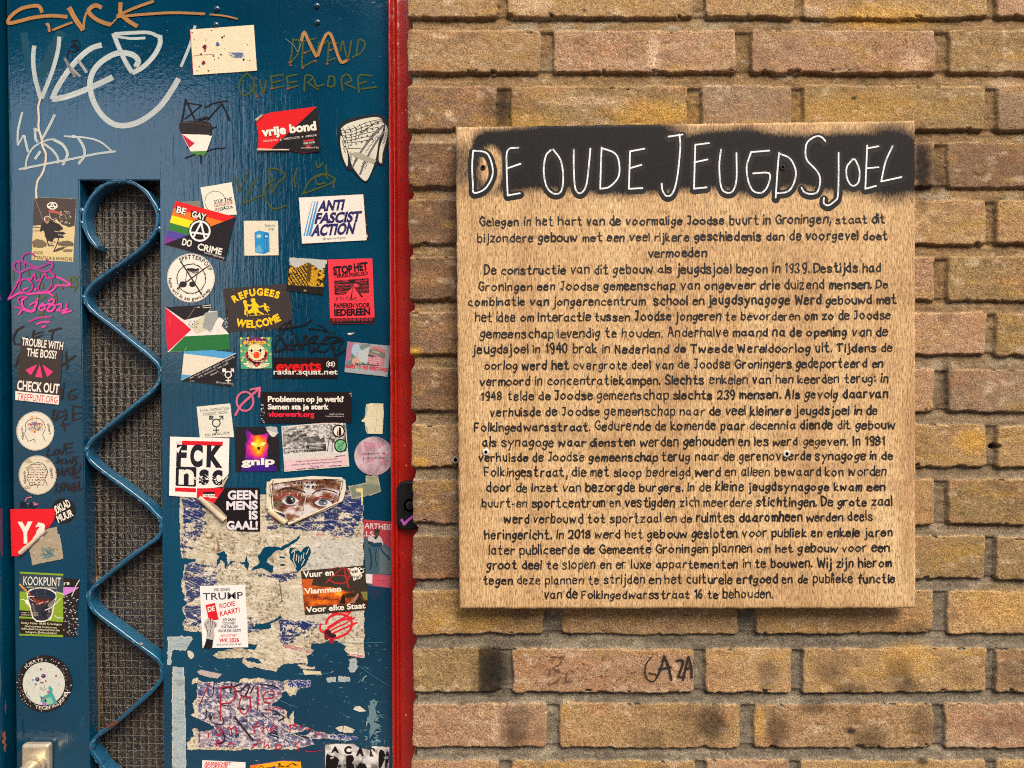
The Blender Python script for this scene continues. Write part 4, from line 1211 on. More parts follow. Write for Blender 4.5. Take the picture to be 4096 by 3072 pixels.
def g_black(a):
    K = C(14, 14, 18); a.fr('A')
    for p, w in (([(592, 340), (640, 330), (662, 370), (635, 420), (590, 425), (570, 415)], 9), ([(570, 420), (555, 480)], 9), ([(600, 370), (665, 415)], 9), ([(592, 385), (612, 360), (635, 375)], 16)): a.line(p, w, K, 4)
    a.fr('B')
    for p, w in (([(245, 800), (215, 975)], 12), ([(245, 800), (320, 965)], 14), ([(245, 825), (375, 845)], 8), ([(375, 845), (240, 955)], 8), ([(400, 865), (470, 830), (580, 810)], 9), ([(535, 830), (560, 880), (600, 965)], 14), ([(535, 835), (420, 965)], 8), ([(345, 965), (420, 945)], 20), ([(490, 1020), (430, 1040)], 9), ([(260, 1190), (270, 1150)], 9), ([(240, 1270), (310, 1245)], 9), ([(365, 1250), (370, 1315)], 11), ([(420, 1215), (480, 1195), (558, 1190)], 9), ([(448, 1020), (450, 1090)], 12)): a.line(p, w, K, 3)
    a.fr('L1'); KB = C(44, 32, 30)
    for p, w in (([(190, 1255), (140, 1290), (110, 1350), (120, 1400), (165, 1405)], 16), ([(175, 1360), (225, 1345)], 14), ([(280, 1290), (265, 1350)], 16), ([(285, 1320), (355, 1300)], 12), ([(280, 1355), (350, 1330)], 13), ([(405, 1295), (500, 1272)], 16), ([(440, 1285), (425, 1365)], 14), ([(125, 1590), (160, 1490)], 16), ([(510, 1580), (620, 1500)], 16), ([(545, 1470), (555, 1605)], 18)): a.line(p, w, KB, 4)
    a.fr('L2')
    for p, w in (([(480, 480), (520, 600)], 14), ([(505, 620), (530, 480)], 14), ([(630, 530), (580, 550), (565, 600), (600, 615), (635, 590), (590, 580)], 12), ([(440, 700), (435, 780)], 10), ([(440, 705), (510, 720), (545, 700)], 10), ([(450, 740), (480, 740), (450, 790), (550, 740), (530, 790)], 11), ([(545, 715), (550, 780)], 12), ([(605, 670), (600, 790)], 12), ([(605, 672), (680, 680)], 10), ([(600, 740), (680, 725)], 10), ([(600, 790), (675, 770)], 10), ([(515, 800), (535, 870)], 14), ([(500, 830), (575, 820)], 13),
                 ([(400, 1020), (390, 1085), (440, 1070)], 10), ([(470, 1035), (445, 1055), (465, 1075), (485, 1045), (465, 1035)], 10), ([(490, 1030), (510, 1075), (535, 990)], 10), ([(540, 985), (545, 1060)], 10), ([(540, 985), (605, 980)], 10), ([(545, 1020), (595, 1015)], 10), ([(545, 1062), (605, 1050)], 10),
                 ([(480, 1095), (475, 1140), (455, 1140)], 11), ([(495, 1120), (520, 1115), (495, 1145), (530, 1150)], 10), ([(540, 1110), (550, 1150), (575, 1120), (590, 1150), (605, 1090)], 10), ([(640, 1090), (610, 1110), (635, 1140), (605, 1170)], 11), ([(668, 1160), (655, 1210)], 10),
                 ([(475, 1190), (480, 1250)], 13), ([(510, 1185), (510, 1245)], 13), ([(465, 1225), (520, 1215)], 12), ([(530, 1250), (550, 1190), (575, 1245)], 12), ([(560, 1190), (620, 1185)], 12), ([(600, 1190), (595, 1245)], 12), ([(620, 1190), (615, 1265), (655, 1260)], 12), ([(620, 1225), (650, 1220)], 12),
                 ([(465, 1320), (460, 1385)], 12), ([(520, 1310), (490, 1335), (515, 1355), (480, 1385)], 11), ([(525, 1370), (540, 1310), (565, 1370)], 12), ([(560, 1320), (580, 1370), (600, 1320), (605, 1375)], 12), ([(615, 1310), (615, 1370), (650, 1365)], 12), ([(615, 1340), (640, 1335)], 11), ([(650, 1300), (655, 1365), (680, 1355)], 11)): a.line(p, w, KB, 3)
    for p in ([(170, 1510), (180, 1470)], [(185, 1510), (200, 1470), (210, 1515)], [(240, 1510), (250, 1480), (265, 1515)], [(280, 1520), (290, 1475)]): a.line(p, 14, C(30, 24, 26), 0)
    a.fr('M4')
    for p, w in (([(430, 40), (400, -15), (330, -20), (260, 40), (245, 75), (330, 45), (560, 5), (680, -60)], 18), ([(300, 110), (400, -60), (410, 30), (430, 115)], 20), ([(650, 45), (780, 60), (910, 90)], 18), ([(760, -10), (850, 30), (910, 90)], 14), ([(950, 102), (955, 104)], 18), ([(990, 100), (995, 102)], 18)): a.line(p, w, K, 4)
    for p, w in (([(240, 140), (300, 200), (340, 270)], 30), ([(230, 205), (205, 350), (330, 310), (455, 325)], 24), ([(415, 195), (455, 325)], 26), ([(355, 270), (560, 250), (740, 230)], 20), ([(480, 145), (510, 220), (540, 320)], 30), ([(590, 150), (570, 310)], 24), ([(610, 130), (650, 230), (660, 320)], 26), ([(640, 200), (730, 140), (770, 160), (700, 210), (790, 260), (730, 330), (670, 360)], 20), ([(800, 250), (890, 150), (930, 160), (860, 200)], 20), ([(700, 300), (800, 350), (860, 355), (920, 300)], 20), ([(830, 240), (910, 250)], 18), ([(900, 160), (990, 150), (1080, 200), (960, 240)], 20), ([(940, 220), (970, 320)], 22), ([(970, 210), (1100, 190), (1030, 330)], 20), ([(1120, 335), (1000, 400), (985, 290)], 22)): a.line(p, w, K, 4)
graf('black_graffiti', 'black marker tags and slogans', g_black, YD - .0007, [12])
def g_arrow(a):
    a.fr('M5'); c = C(196, 96, 122)
    a.arc(940, 125, 92, 105, 0, 360, 22, c, 36); a.line([(835, 275), (900, 165), (1000, 70), (1100, -20)], 26, c, 3); a.line([(1000, -5), (1105, -25)], 22, c, 0); a.line([(1105, -25), (1095, 75)], 24, c, 0)
graf('arrow_symbol', 'pink marker circle crossed by an arrow', g_arrow, YD - .0008, [10])
def g_scuff(a):
    rr = random.Random(9); cs = [C(96, 138, 150), C(120, 150, 158), C(140, 160, 164), C(60, 110, 130)]
    a.fr('S')
    def fleck(x, y, L, w):
        t = rr.gauss(.1, .6); c = rr.choice(cs)
        a.line([(x, y), (x + L * .5 * math.cos(t) + rr.gauss(0, 1), y + L * .5 * math.sin(t)), (x + L * math.cos(t), y + L * math.sin(t))], w, c, 2, taper=(1, .3))
    for k in range(190):
        x = rr.uniform(680, 1560); y = rr.uniform(2560, 3070)
        if rr.random() < .45: x = rr.uniform(1300, 1560)
        fleck(x, y, rr.uniform(3, 16), rr.uniform(.8, 2.6))
    for k in range(130):
        fleck(rr.uniform(60, 1555), rr.uniform(20, 2560), rr.uniform(2, 8), rr.uniform(.8, 2))
    for (x0, y0, x1, y1) in ((1100, 2790, 1190, 2830), (1430, 2660, 1560, 2745), (1350, 2570, 1545, 2568), (1350, 2480, 1420, 2560), (1180, 2700, 1330, 2690)):
        a.line([(x0, y0), ((x0 + x1) / 2, (y0 + y1) / 2 + 3), (x1, y1)], 1.6, C(70, 130, 150), 3)
    for k in range(70):      # greyish glue residue stripe at the right
        x = 1490 + rr.gauss(0, 14); y = rr.uniform(2800, 2990)
        fleck(x, y, rr.uniform(5, 22), rr.uniform(3, 8))
    a.fr('N3')
    a.poly([(1775, 575), (1800, 510), (1815, 540), (1860, 505), (1830, 580), (1845, 640), (1820, 700), (1875, 720), (1830, 770), (1780, 840), (1790, 720), (1755, 690), (1780, 640)], C(100, 128, 136), rough=1.6)
    a.line([(1720, 350), (1735, 320), (1755, 305)], 12, C(110, 136, 144), 2)
graf('scuff_marks', 'pale scratches and glue residue in the blue paint', g_scuff, YD - .00002, [1])
# ------------------------------------------------------------------ stickers: each one a thing, paper plus its printing
class Sticker(Art):
    def __init__(s, label, fr, pts, col, lift=.9, name='sticker', cat='sticker', group=None, smooth=0, rough=0.0, mat='print', th=.25, part='picture'):
        Art.__init__(s, YD - lift * 1e-3, fr, [1])
        if smooth: pts = smooth_path(pts, smooth, True)
        if rough:
            rr = random.Random(len(pts)); q = []
            for a, b in zip(pts, pts[1:] + pts[:1]):
                L = math.hypot(b[0] - a[0], b[1] - a[1]); m = max(1, int(L * s.k / 4))
                for k in range(m):
                    t = k / m; q.append((a[0] + (b[0] - a[0]) * t + rr.gauss(0, rough), a[1] + (b[1] - a[1]) * t + rr.gauss(0, rough)))
            pts = q
        s.pm = MAT[mat]
        src = [(s.ox + x * s.k, s.oy + y * s.k) for x, y in pts]
        cx = sum(p[0] for p in src) / len(src); cy = sum(p[1] for p in src) / len(src)
        s.org = PX(cx, cy, YD)
        yf = s.base; yb = yf + th * 1e-3
        V = [PX(x, y, yf) for x, y in src] + [PX(x, y, yb) for x, y in src]
        tr = tessellate_polygon([[Vector((x, y, 0)) for x, y in src]])
        F = []
        for a, b, c in tr:
            ar = (src[b][0] - src[a][0]) * (src[c][1] - src[a][1]) - (src[b][1] - src[a][1]) * (src[c][0] - src[a][0])
            F.append((a, c, b) if ar > 0 else (a, b, c))
        n = len(src); A2 = sum(src[i][0] * src[(i + 1) % n][1] - src[(i + 1) % n][0] * src[i][1] for i in range(n))
        for i in range(n):
            j = (i + 1) % n
            F.append((i, j, n + j, n + i) if A2 > 0 else (j, i, n + i, n + j))
        # duplicated rim so that the edge can be paper white
        s.root = mesh_obj(name, V, F, s.pm, None, s.org, [col] * n + [tuple(min(.8, .35 + .6 * c) for c in col)] * n)
        tag(s.root, label, cat, group)
        s.cur = part
    def text(s, *a, **k):
        if s.cur == 'lettering' and k.get('shadow') is None and not s.intext: s.flush()
        elif s.cur == 'lettering' and not s.intext: s.flush()
        old, s.intext = s.intext, True
        Art.text(s, *a, **k); s.intext = old
        return s
    intext = False
    def flush(s, name=None):
        if s.F:
            mesh_obj(name or s.cur, s.V, s.F, s.pm, s.root, s.org, s.c); s.V, s.F, s.c = [], [], []
        return s
    def part(s, name):
        s.flush(); s.cur = name; return s
    def roll(s, p0, p1, r, col, name='curled_edge', r1=None, lift=0.0):
        """a half-rolled paper edge from p0 to p1 (frame pixels), radius in pixels"""
        a = (s.ox + p0[0] * s.k, s.oy + p0[1] * s.k); b = (s.ox + p1[0] * s.k, s.oy + p1[1] * s.k)
        dx, dy = b[0] - a[0], b[1] - a[1]; m = math.hypot(dx, dy); nx, ny = -dy / m, dx / m
        V = []; F = []; K = 10; N = 14; r1 = r if r1 is None else r1; c = []
        for i in range(N + 1):
            t = i / N; rr = (r + (r1 - r) * t) * s.k * (1 + .06 * math.sin(9 * t))
            for k in range(K + 1):
                an = math.pi * 1.15 * k / K
                o = -math.cos(an) * rr; h = math.sin(an) * rr * S
                x, _, z = PX(a[0] + dx * t + nx * o, a[1] + dy * t + ny * o, YD)
                V.append((x, s.base - lift * 1e-3 - .0004 - h, z)); f = .9 + .1 * math.sin(5 * t + k); c.append(tuple(v * f for v in col))
        for i in range(N):
            for k in range(K):
                q = i * (K + 1) + k; F.append((q, q + K + 1, q + K + 2, q + 1))
        o = mesh_obj(name, V, F, MAT['paper'], s.root, s.org, c, smooth=True)
        return s
    def worn(s, n, box, col, seed=1, mx=9, part='scuff_marks'):
        s.part(part); rr = random.Random(seed)
        for k in range(n):
            x = rr.uniform(box[0], box[2]); y = rr.uniform(box[1], box[3]); q = rr.uniform(.15, 1) ** 2 * mx
            a0 = rr.random() * 6
            s.poly([(x + q * (1 + .5 * math.sin(2 * t + a0)) * math.cos(t), y + q * .7 * (1 + .4 * math.cos(3 * t + a0)) * math.sin(t)) for t in [2 * math.pi * i / 7 for i in range(7)]], col)
        return s

WH = C(228, 220, 204); CR = C(212, 200, 172); BK = C(24, 18, 20); DB = C(54, 46, 42); RD = C(206, 26, 32)
def circ(cx, cy, rx, ry=None, n=48):
    return [(cx + rx * math.cos(2 * math.pi * k / n), cy + (ry or rx) * math.sin(2 * math.pi * k / n)) for k in range(n)]
def circle_a(s, cx, cy, r, w, col, tilt=0.0, ry=None):
    ry = ry or r
    s.ring(cx, cy, r, ry, w, col)
    q = lambda x, y: (cx + x * r * math.cos(tilt) - y * ry * math.sin(tilt), cy + x * r * math.sin(tilt) + y * ry * math.cos(tilt))
    s.line([q(-.62, .80), q(0, -.88)], w, col, 0); s.line([q(0, -.88), q(.62, .80)], w, col, 0); s.line([q(-.8, .25), q(.85, .25)], w, col, 0)
def trans_symbol(s, cx, cy, r, w, col):
    s.ring(cx, cy, r, r, w, col)
    s.line([(cx, cy + r), (cx, cy + r * 2.6)], w, col, 0); s.line([(cx - r * .7, cy + r * 1.9), (cx + r * .7, cy + r * 1.9)], w, col, 0)
    for sx in (-1, 1):
        s.line([(cx + sx * r * .7, cy - r * .7), (cx + sx * r * 1.7, cy - r * 1.75)], w, col, 0)
        s.line([(cx + sx * r * .9, cy - r * 1.8), (cx + sx * r * 1.75, cy - r * 1.8)], w, col, 0); s.line([(cx + sx * r * 1.72, cy - r * 1.8), (cx + sx * r * 1.72, cy - r * .95)], w, col, 0)
    s.line([(cx - r * 1.5, cy - r * .95), (cx - r * .85, cy - r * 1.55)], w, col, 0)

def raster_pic(s, x0, y0, x1, y1, step, fn, name='picture', sk=(0, 0, 0, 0)):
    """a photographic print: fn(u, v) -> rgb arrays, sheared to the sticker's tilt by the four corner offsets"""
    s.flush()
    nx = int((x1 - x0) / step) + 1; ny = int((y1 - y0) / step) + 1
    X, Y = np.meshgrid(np.linspace(x0, x1, nx), np.linspace(y0, y1, ny))
    u = (X - x0) / (x1 - x0); v = (Y - y0) / (y1 - y0)
    rgb = fn(u, v)
    Xs = X + sk[0] * v; Ys = Y + sk[1] * u
    y = s.base - s.lv[0] * s.STEP; s.lv[0] += 1
    q = S * (DIST + y) / DIST
    P = np.stack([(s.ox + Xs * s.k - 2048) * q, np.full(X.shape, y), CAMZ + (1536 - s.oy - Ys * s.k) * q], -1).reshape(-1, 3)
    idn = np.arange(nx * ny).reshape(ny, nx)
    F = np.stack([idn[:-1, :-1], idn[1:, :-1], idn[1:, 1:], idn[:-1, 1:]], -1).reshape(-1, 4)
    mesh_obj(name, P, F, s.pm, s.root, s.org, rgb.reshape(-1, 3))
def mixc(stops, t):
    t = np.clip(t, 0, 1)[..., None]; out = np.zeros(t.shape[:-1] + (3,)) + np.array(stops[0][1])
    for (a, ca), (b, cb) in zip(stops, stops[1:]):
        f = np.clip((t - a) / (b - a), 0, 1); out = out * (1 - f) + np.array(cb) * f
    return out

# --- left stile
s = Sticker('brown and cream sticker of a skull-faced rider with an encircled A above', 'H', [(125, 28), (700, 50), (655, 908), (88, 882)], C(206, 184, 132), .45)
s.poly([(126, 30), (699, 52), (675, 420), (600, 440), (500, 400), (430, 330), (300, 420), (180, 410), (106, 420)], C(72, 60, 52))
s.poly([(110, 430), (240, 440), (200, 448), (110, 442)], C(70, 56, 46)); s.poly([(108, 484), (240, 480), (230, 494), (108, 492)], C(80, 66, 52))
s.poly([(100, 620), (150, 600), (230, 605), (290, 640), (300, 690), (240, 720), (140, 715), (98, 700)], C(112, 96, 72), rough=4)
s.poly([(440, 650), (520, 620), (600, 625), (665, 650), (660, 700), (560, 700), (460, 690)], C(104, 88, 66), rough=4)
s.poly([(380, 770), (450, 720), (560, 700), (520, 740), (420, 775)], C(84, 70, 54)); s.poly([(500, 760), (560, 735), (650, 740), (640, 775), (540, 778)], C(126, 108, 78))
s.poly([(250, 370), (300, 350), (380, 340), (440, 370), (500, 430), (520, 470), (470, 480), (560, 520), (510, 550), (530, 580), (400, 590), (370, 640), (300, 620), (270, 560), (265, 500), (240, 480), (210, 510), (205, 470), (230, 400)], C(46, 36, 32), rough=2.5)
s.line([(300, 610), (320, 690), (390, 690)], 16, C(50, 40, 34), 0); s.line([(340, 610), (420, 640), (330, 670)], 9, C(50, 40, 34), 0); s.line([(460, 590), (430, 680), (390, 770)], 14, C(56, 44, 36), 0)
for p in ([(430, 380), (500, 400), (520, 440)], [(400, 490), (470, 500), (560, 480)], [(450, 540), (560, 550)], [(380, 350), (440, 380), (500, 360)], [(330, 250), (360, 330), (420, 320)]): s.line(p, 8, C(196, 176, 140), 3)
s.ell(300, 345, 34, 44, C(150, 124, 96)); s.ell(300, 325, 20, 14, C(150, 40, 36)); s.ell(288, 345, 7, 8, BK); s.ell(312, 345, 7, 8, BK); s.line([(265, 345), (270, 300), (310, 288), (345, 310)], 8, WH, 3)
s.poly([(318, 210), (360, 200), (430, 215), (500, 250), (570, 280), (490, 268), (400, 245), (330, 240)], C(176, 84, 68)); s.line([(135, 50), (180, 170), (250, 340)], 6, C(150, 130, 108), 0)
rr = random.Random(3)
for k in range(40): s.ell(430 + rr.random() * 200, 220 + rr.random() * 170, 3 + rr.random() * 8, 3 + rr.random() * 5, C(200, 186, 160), n=7)
s.part('emblem'); circle_a(s, 372, 147, 66, 15, WH, 0, 44)
s.part('lettering').text('VOOR', (106, 802), (240, 806), 40, C(60, 48, 38), .0).text('LITERATUUR & ANARCHIE', (104, 870), (640, 892), 44, C(54, 42, 34), .0).flush()

s = Sticker('dark brown sticker with three pink wedges asking about trouble with the boss', 'L2', [(175, 105), (522, 145), (488, 662), (126, 622)], C(58, 46, 42))
s.poly([(128, 548), (492, 585), (487, 660), (127, 621)], WH)
s.part('emblem'); PKc = C(232, 52, 112)
s.poly([(212, 372), (310, 326), (255, 418)], PKc); s.poly([(330, 326), (292, 430), (352, 436)], PKc); s.poly([(352, 328), (392, 432), (440, 388)], PKc)
s.part('lettering').text('TROUBLE WITH', (178, 166), (520, 205), 62, WH, .02).text('THE BOSS?', (218, 256), (466, 280), 64, WH, .02).text('CHECK OUT', (140, 535), (488, 568), 76, WH, .025).text('TREFPUNT.ORG', (140, 620), (476, 650), 56, C(196, 30, 60), .004).flush()

for i, (cx, cy, lab) in enumerate(((293, 880, 'round white sticker with a line-drawn head holding a colourful party brain'), (312, 1245, 'dirty round white sticker with a line-drawn head full of small red signs'))):
    s = Sticker(lab, 'L2', circ(cx, cy, 157, 162), C(214, 206, 186) if i == 0 else C(206, 196, 172), group='round head stickers on the left stile')
    s.ring(cx, cy, 152, 157, 3, C(120, 112, 100)); ox, oy = cx - 293, cy - 880 + (0 if i == 0 else 5)
    L = lambda pts: s.line([(x + ox, y + oy) for x, y in pts], 5, C(30, 28, 28), 4)
    L([(292, 978), (282, 950), (235, 965), (222, 935), (205, 905), (215, 860), (212, 820), (240, 790), (290, 772), (340, 785), (372, 830), (372, 870), (355, 905), (360, 930), (376, 960)])
    if i == 0:
        rr = random.Random(4)
        for k in range(44):
            t = rr.random() * 6.28; q = rr.random() ** .5
            c = rr.choice([C(196, 60, 70), C(70, 90, 160), C(220, 180, 60), C(190, 120, 80), C(120, 110, 150), C(214, 206, 186)])
            s.ell(293 + 70 * q * math.cos(t), 842 + 48 * q * math.sin(t), 4 + 7 * rr.random(), 3 + 5 * rr.random(), c, n=8)
        for k in range(9): s.poly([(246 + 11 * k, 822 - k), (256 + 11 * k, 820 - k), (251 + 11 * k, 838 - k)], [C(200, 40, 60), C(110, 50, 140)][k % 2])
        for t in (258, 270, 303): s.line([(t, 806), (t - 2, 768)], 4, C(190, 140, 80), 0); s.ell(t - 2, 760, 4, 7, C(226, 150, 60), n=8)
        for k in range(8): s.arc(250 + 13 * k, 840 + 10 * math.sin(k * 2), 18, 22, 20, 300, 2.5, C(120, 104, 90), 10)
    else:
        rr = random.Random(6)
        for r_ in range(9):
            y = 1158 + r_ * 21; w = 50 + 30 * math.sin((r_ + 1) / 9 * 3.1)
            for k in range(11):
                if rr.random() < .86: s.line([(cx - w + k * 2 * w / 11, y + rr.uniform(-4, 4)), (cx - w + k * 2 * w / 11 + rr.uniform(4, 9), y + rr.uniform(-5, 5))], rr.uniform(3, 7), rr.choice([C(120, 40, 44), C(60, 40, 44), C(150, 70, 70)]), 0)
        for (x, y, rx) in ((240, 1130, 26), (230, 1180, 18), (400, 1125, 20), (225, 1345, 24)): s.poly([(x + rx * math.cos(t) * (1 + .5 * math.sin(3 * t)), y + rx * .6 * math.sin(t)) for t in [k * .5 for k in range(12)]], C(176, 162, 130))
    s.part('lettering').text('Neuro-', (cx - 92, cy + 68), (cx - 104, cy - 40), 22, C(40, 34, 34), .0, .15).text('divers', (cx + 98, cy - 62), (cx + 114, cy + 26), 24, C(40, 34, 34), .0, .15).flush()

s = Sticker('small round black sticker with crooked white hand lettering', 'L2', circ(525, 1540, 98, 103), C(36, 28, 28))
s.part('lettering').text('OKLAD', (470, 1566), (590, 1500), 62, WH, .03, .05).text('MUUR', (485, 1640), (612, 1580), 58, WH, .03, .05).line([(455, 1512), (470, 1540), (466, 1572)], 8, WH, 3).flush()

s = Sticker('bright red sticker with white letter and question mark, its corner peeling', 'L3', [(62, 86), (334, 84), (330, 150), (300, 195), (275, 206), (125, 340), (122, 372), (70, 372)], C(216, 28, 38), 1.0)
s.part('lettering').text('Y', (110, 288), (200, 286), 118, WH, .05).text('?', (214, 262), (274, 262), 88, WH, .05)
s.part('torn_corner').poly([(270, 205), (300, 200), (330, 150), (334, 118), (318, 170), (285, 188)], C(170, 30, 40)).poly([(180, 300), (275, 206), (240, 206), (205, 255)], C(226, 210, 196)).flush()
s.roll((128, 352), (285, 212), 15, C(206, 188, 170), r1=11)
s = Sticker('grimy grey paper square behind the peeling red sticker', 'L3', [(178, 330), (285, 205), (345, 193), (352, 240), (364, 245), (385, 370), (384, 388), (196, 426)], C(158, 146, 122), .6, mat='paper', name='torn_paper', cat='paper', rough=1.2)
rr = random.Random(2)
for k in range(46): s.ell(200 + rr.random() * 160, 240 + rr.random() * 160, 1 + 6 * rr.random() ** 2, 1 + 6 * rr.random() ** 2, rr.choice([C(90, 80, 66), C(120, 108, 90), C(186, 174, 150)]), n=8)
for k in range(30): s.line([(240 + rr.random() * 90, 315 + rr.random() * 70), (250 + rr.random() * 90, 315 + rr.random() * 75)], 3, rr.choice([C(70, 120, 124), C(60, 84, 84), C(100, 140, 140)]), 0)
s.flush()

s = Sticker('scratched black sticker with a lilac band, half behind the green soup pot sticker', 'K', [(600, 130), (850, 155), (800, 915), (590, 900)], C(36, 32, 32), .6)
s.poly([(600, 255), (840, 262), (790, 300), (600, 395)], C(196, 122, 190))
s.part('lettering').text('rs', (640, 232), (715, 225), 50, WH, .01, .12)
s.worn(110, (640, 380, 830, 905), C(196, 190, 180), 4, 12); s.line([(845, 165), (800, 240), (765, 330), (745, 375)], 12, C(200, 192, 182), 3).flush()
s = Sticker('green and black sticker with a steaming soup pot and white block lettering', 'K', [(64, 55), (634, 84), (632, 915), (56, 892)], C(128, 158, 44))
s.poly([(64, 78), (633, 108), (632, 330), (540, 318), (62, 316)], C(52, 66, 74)); s.poly([(58, 560), (310, 575), (305, 655), (58, 640)], C(34, 28, 18)); s.poly([(58, 668), (240, 672), (430, 700), (632, 720), (632, 885), (57, 870)], C(40, 34, 18))
s.poly([(150, 330), (200, 285), (330, 262), (460, 280), (540, 330), (545, 400), (520, 460), (500, 600), (470, 680), (380, 715), (280, 710), (225, 660), (195, 520), (140, 470), (130, 430), (165, 420)], WH)
s.poly([(165, 390), (230, 440), (330, 470), (450, 460), (530, 420), (500, 500), (480, 620), (440, 680), (370, 700), (290, 695), (245, 660), (215, 560), (205, 500)], C(46, 46, 56)); s.poly([(440, 470), (510, 440), (490, 540), (470, 640), (430, 680), (425, 560)], C(120, 116, 112)); s.poly([(215, 480), (260, 500), (280, 640), (250, 650)], C(86, 82, 84))
s.ell(352, 368, 184, 92, C(36, 42, 60), 0.08); s.ell(350, 425, 130, 42, C(60, 42, 40), 0.08)
rr = random.Random(5)
for k in range(40): s.ell(350 + rr.gauss(0, 55), 452 + rr.gauss(0, 14), 4 + 8 * rr.random(), 4 + 6 * rr.random(), rr.choice([C(186, 70, 50), C(214, 150, 130), C(120, 40, 34)]), n=9)
for k in range(12): s.ell(260 + rr.random() * 200, 300 + rr.random() * 100, 3, 2, C(200, 200, 200), n=6)
s.line([(66, 225), (190, 350)], 28, C(196, 140, 60), 0, taper=(1, .7)); s.line([(190, 350), (290, 455)], 16, C(176, 60, 40), 0, taper=(1, .4))
s.part('emblem'); circle_a(s, 412, 585, 60, 9, C(22, 18, 24), 0.05, 68)
for p in ([(395, 560), (500, 510), (600, 405)], [(525, 630), (560, 660), (632, 662)], [(550, 320), (600, 345), (632, 350)], [(160, 380), (250, 378)], [(80, 420), (130, 430), (190, 520)]): s.line(p, 9, WH, 3)
s.part('lettering').text('KOOKPUNT', (108, 228), (600, 246), 112, WH, .0).text('weekly community kitchen', (148, 268), (548, 280), 26, C(214, 206, 188), .0).text('vegan + for free', (80, 598), (300, 602), 20, C(200, 190, 160), .005).text('donations welcome', (78, 628), (305, 632), 20, C(200, 190, 160), .005)
for t, x0, y0, x1, y1 in (('Every friday 18:30 Groningen', 84, 738, 610, 758), ('Find current location on', 132, 780, 545, 802), ('radar.squat: kookpunt.syndex.dev', 78, 812, 592, 838), ('instagram: @voku.kookpunt', 140, 856, 550, 874)): s.text(t, (x0, y0), (x1, y1), 26, C(222, 212, 180), .008)
s.flush()

s = Sticker('round worn sticker of a pale furry face in a black ring above the handle', 'F', circ(466, 455, 378, 385), C(36, 30, 30))
s.ell(460, 458, 287, 292, C(196, 198, 186), n=48)
rr = random.Random(7)
for k in range(120):
    t = rr.random() * 6.28; q = 270 * rr.random() ** .5; c = rr.choice([C(214, 206, 172), C(180, 176, 160), C(168, 172, 168), C(222, 214, 190)])
    x, y = 460 + q * math.cos(t), 458 + q * math.sin(t); s.line([(x, y), (x + rr.gauss(0, 6), y + rr.uniform(8, 40))], rr.uniform(2, 6), c, 0)
s.poly([(395, 560), (420, 640), (520, 600), (530, 500), (560, 490), (580, 590), (620, 680), (630, 720), (560, 745), (470, 750), (420, 700)], C(66, 150, 146), rough=4); s.poly([(470, 660), (560, 640), (590, 730), (480, 748)], C(130, 180, 150), rough=3)
for (x, y) in ((372, 398), (455, 352)): s.ell(x, y, 30, 28, C(96, 56, 110)); s.ell(x, y + 2, 15, 16, C(40, 26, 60)); s.ell(x - 4, y - 4, 6, 5, WH, n=8)
s.line([(415, 445), (435, 452), (455, 435)], 8, C(50, 44, 44), 3); s.arc(450, 505, 45, 40, 20, 170, 5, C(110, 110, 100)); s.arc(436, 425, 24, 14, 20, 160, 4, C(120, 112, 100)); s.arc(445, 495, 30, 24, 10, 170, 4, C(120, 112, 100))
for (x, y, c) in ((420, 260, C(150, 60, 60)), (488, 420, C(180, 50, 60)), (625, 352, C(170, 50, 60)), (515, 570, C(190, 40, 80)), (350, 465, C(60, 110, 130)), (310, 405, C(90, 150, 170)), (430, 652, C(90, 70, 50)), (470, 660, C(170, 70, 80))): s.ell(x, y, 12, 14, c, n=9)
s.ell(466, 735, 28, 24, C(170, 90, 180), n=14); s.ell(484, 690, 12, 22, C(30, 26, 30), n=10); s.line([(235, 560), (225, 600), (260, 630), (280, 655)], 5, C(80, 80, 76), 3)
s.part('lettering').arctext('FURRYS', 460, 460, 308, 220, 268, 44, WH, .0).arctext('TEGEFASJISME', 462, 458, 352, 112, 22, 44, WH, .0, True)
rr = random.Random(8); s.part('scuff_marks')
for k in range(150):
    t = rr.random() * 6.28; q = rr.uniform(296, 374)
    if rr.random() < .4: t = rr.choice([rr.uniform(2.2, 3.6), rr.uniform(5.2, 6.6)])
    x, y = 464 + q * math.cos(t), 456 + q * math.sin(t) * 1.02; z = 2 + 9 * rr.random() ** 3
    s.ell(x, y, z, z * .7, C(200, 196, 184), rr.random() * 3, n=7)
s.poly([(730, 572), (822, 570), (820, 586), (735, 590)], WH).flush()

# --- right panel, top
s = Sticker('blank cream paper sticker speckled with red and blue paint', 'B', [(280, 238), (795, 200), (820, 568), (306, 604)], C(218, 204, 172))
s.poly([(280, 238), (284, 238), (310, 604), (306, 604)], C(170, 40, 60))
for (x, y, q, c) in ((400, 380, 18, C(110, 22, 42)), (402, 410, 8, C(110, 22, 42)), (390, 505, 16, C(120, 30, 50)), (355, 535, 6, BK), (338, 570, 5, BK), (410, 322, 5, BK), (503, 355, 16, C(70, 88, 130)), (540, 300, 9, BK), (556, 290, 7, BK), (455, 245, 5, BK), (430, 570, 8, C(50, 80, 80)), (712, 480, 9, BK), (762, 488, 5, BK), (470, 450, 8, C(90, 70, 100)), (530, 440, 9, C(80, 90, 130)), (370, 435, 9, C(120, 30, 50)), (480, 480, 4, BK), (513, 468, 6, C(80, 80, 100)), (745, 360, 4, BK), (298, 262, 6, C(120, 30, 50)), (315, 315, 4, C(120, 30, 50))):
    s.poly([(x + q * math.cos(t) * (1 + .35 * math.sin(3 * t + x)), y + q * math.sin(t) * (1 + .3 * math.cos(2 * t + y))) for t in [k * .62 for k in range(10)]], c)
rr = random.Random(2)
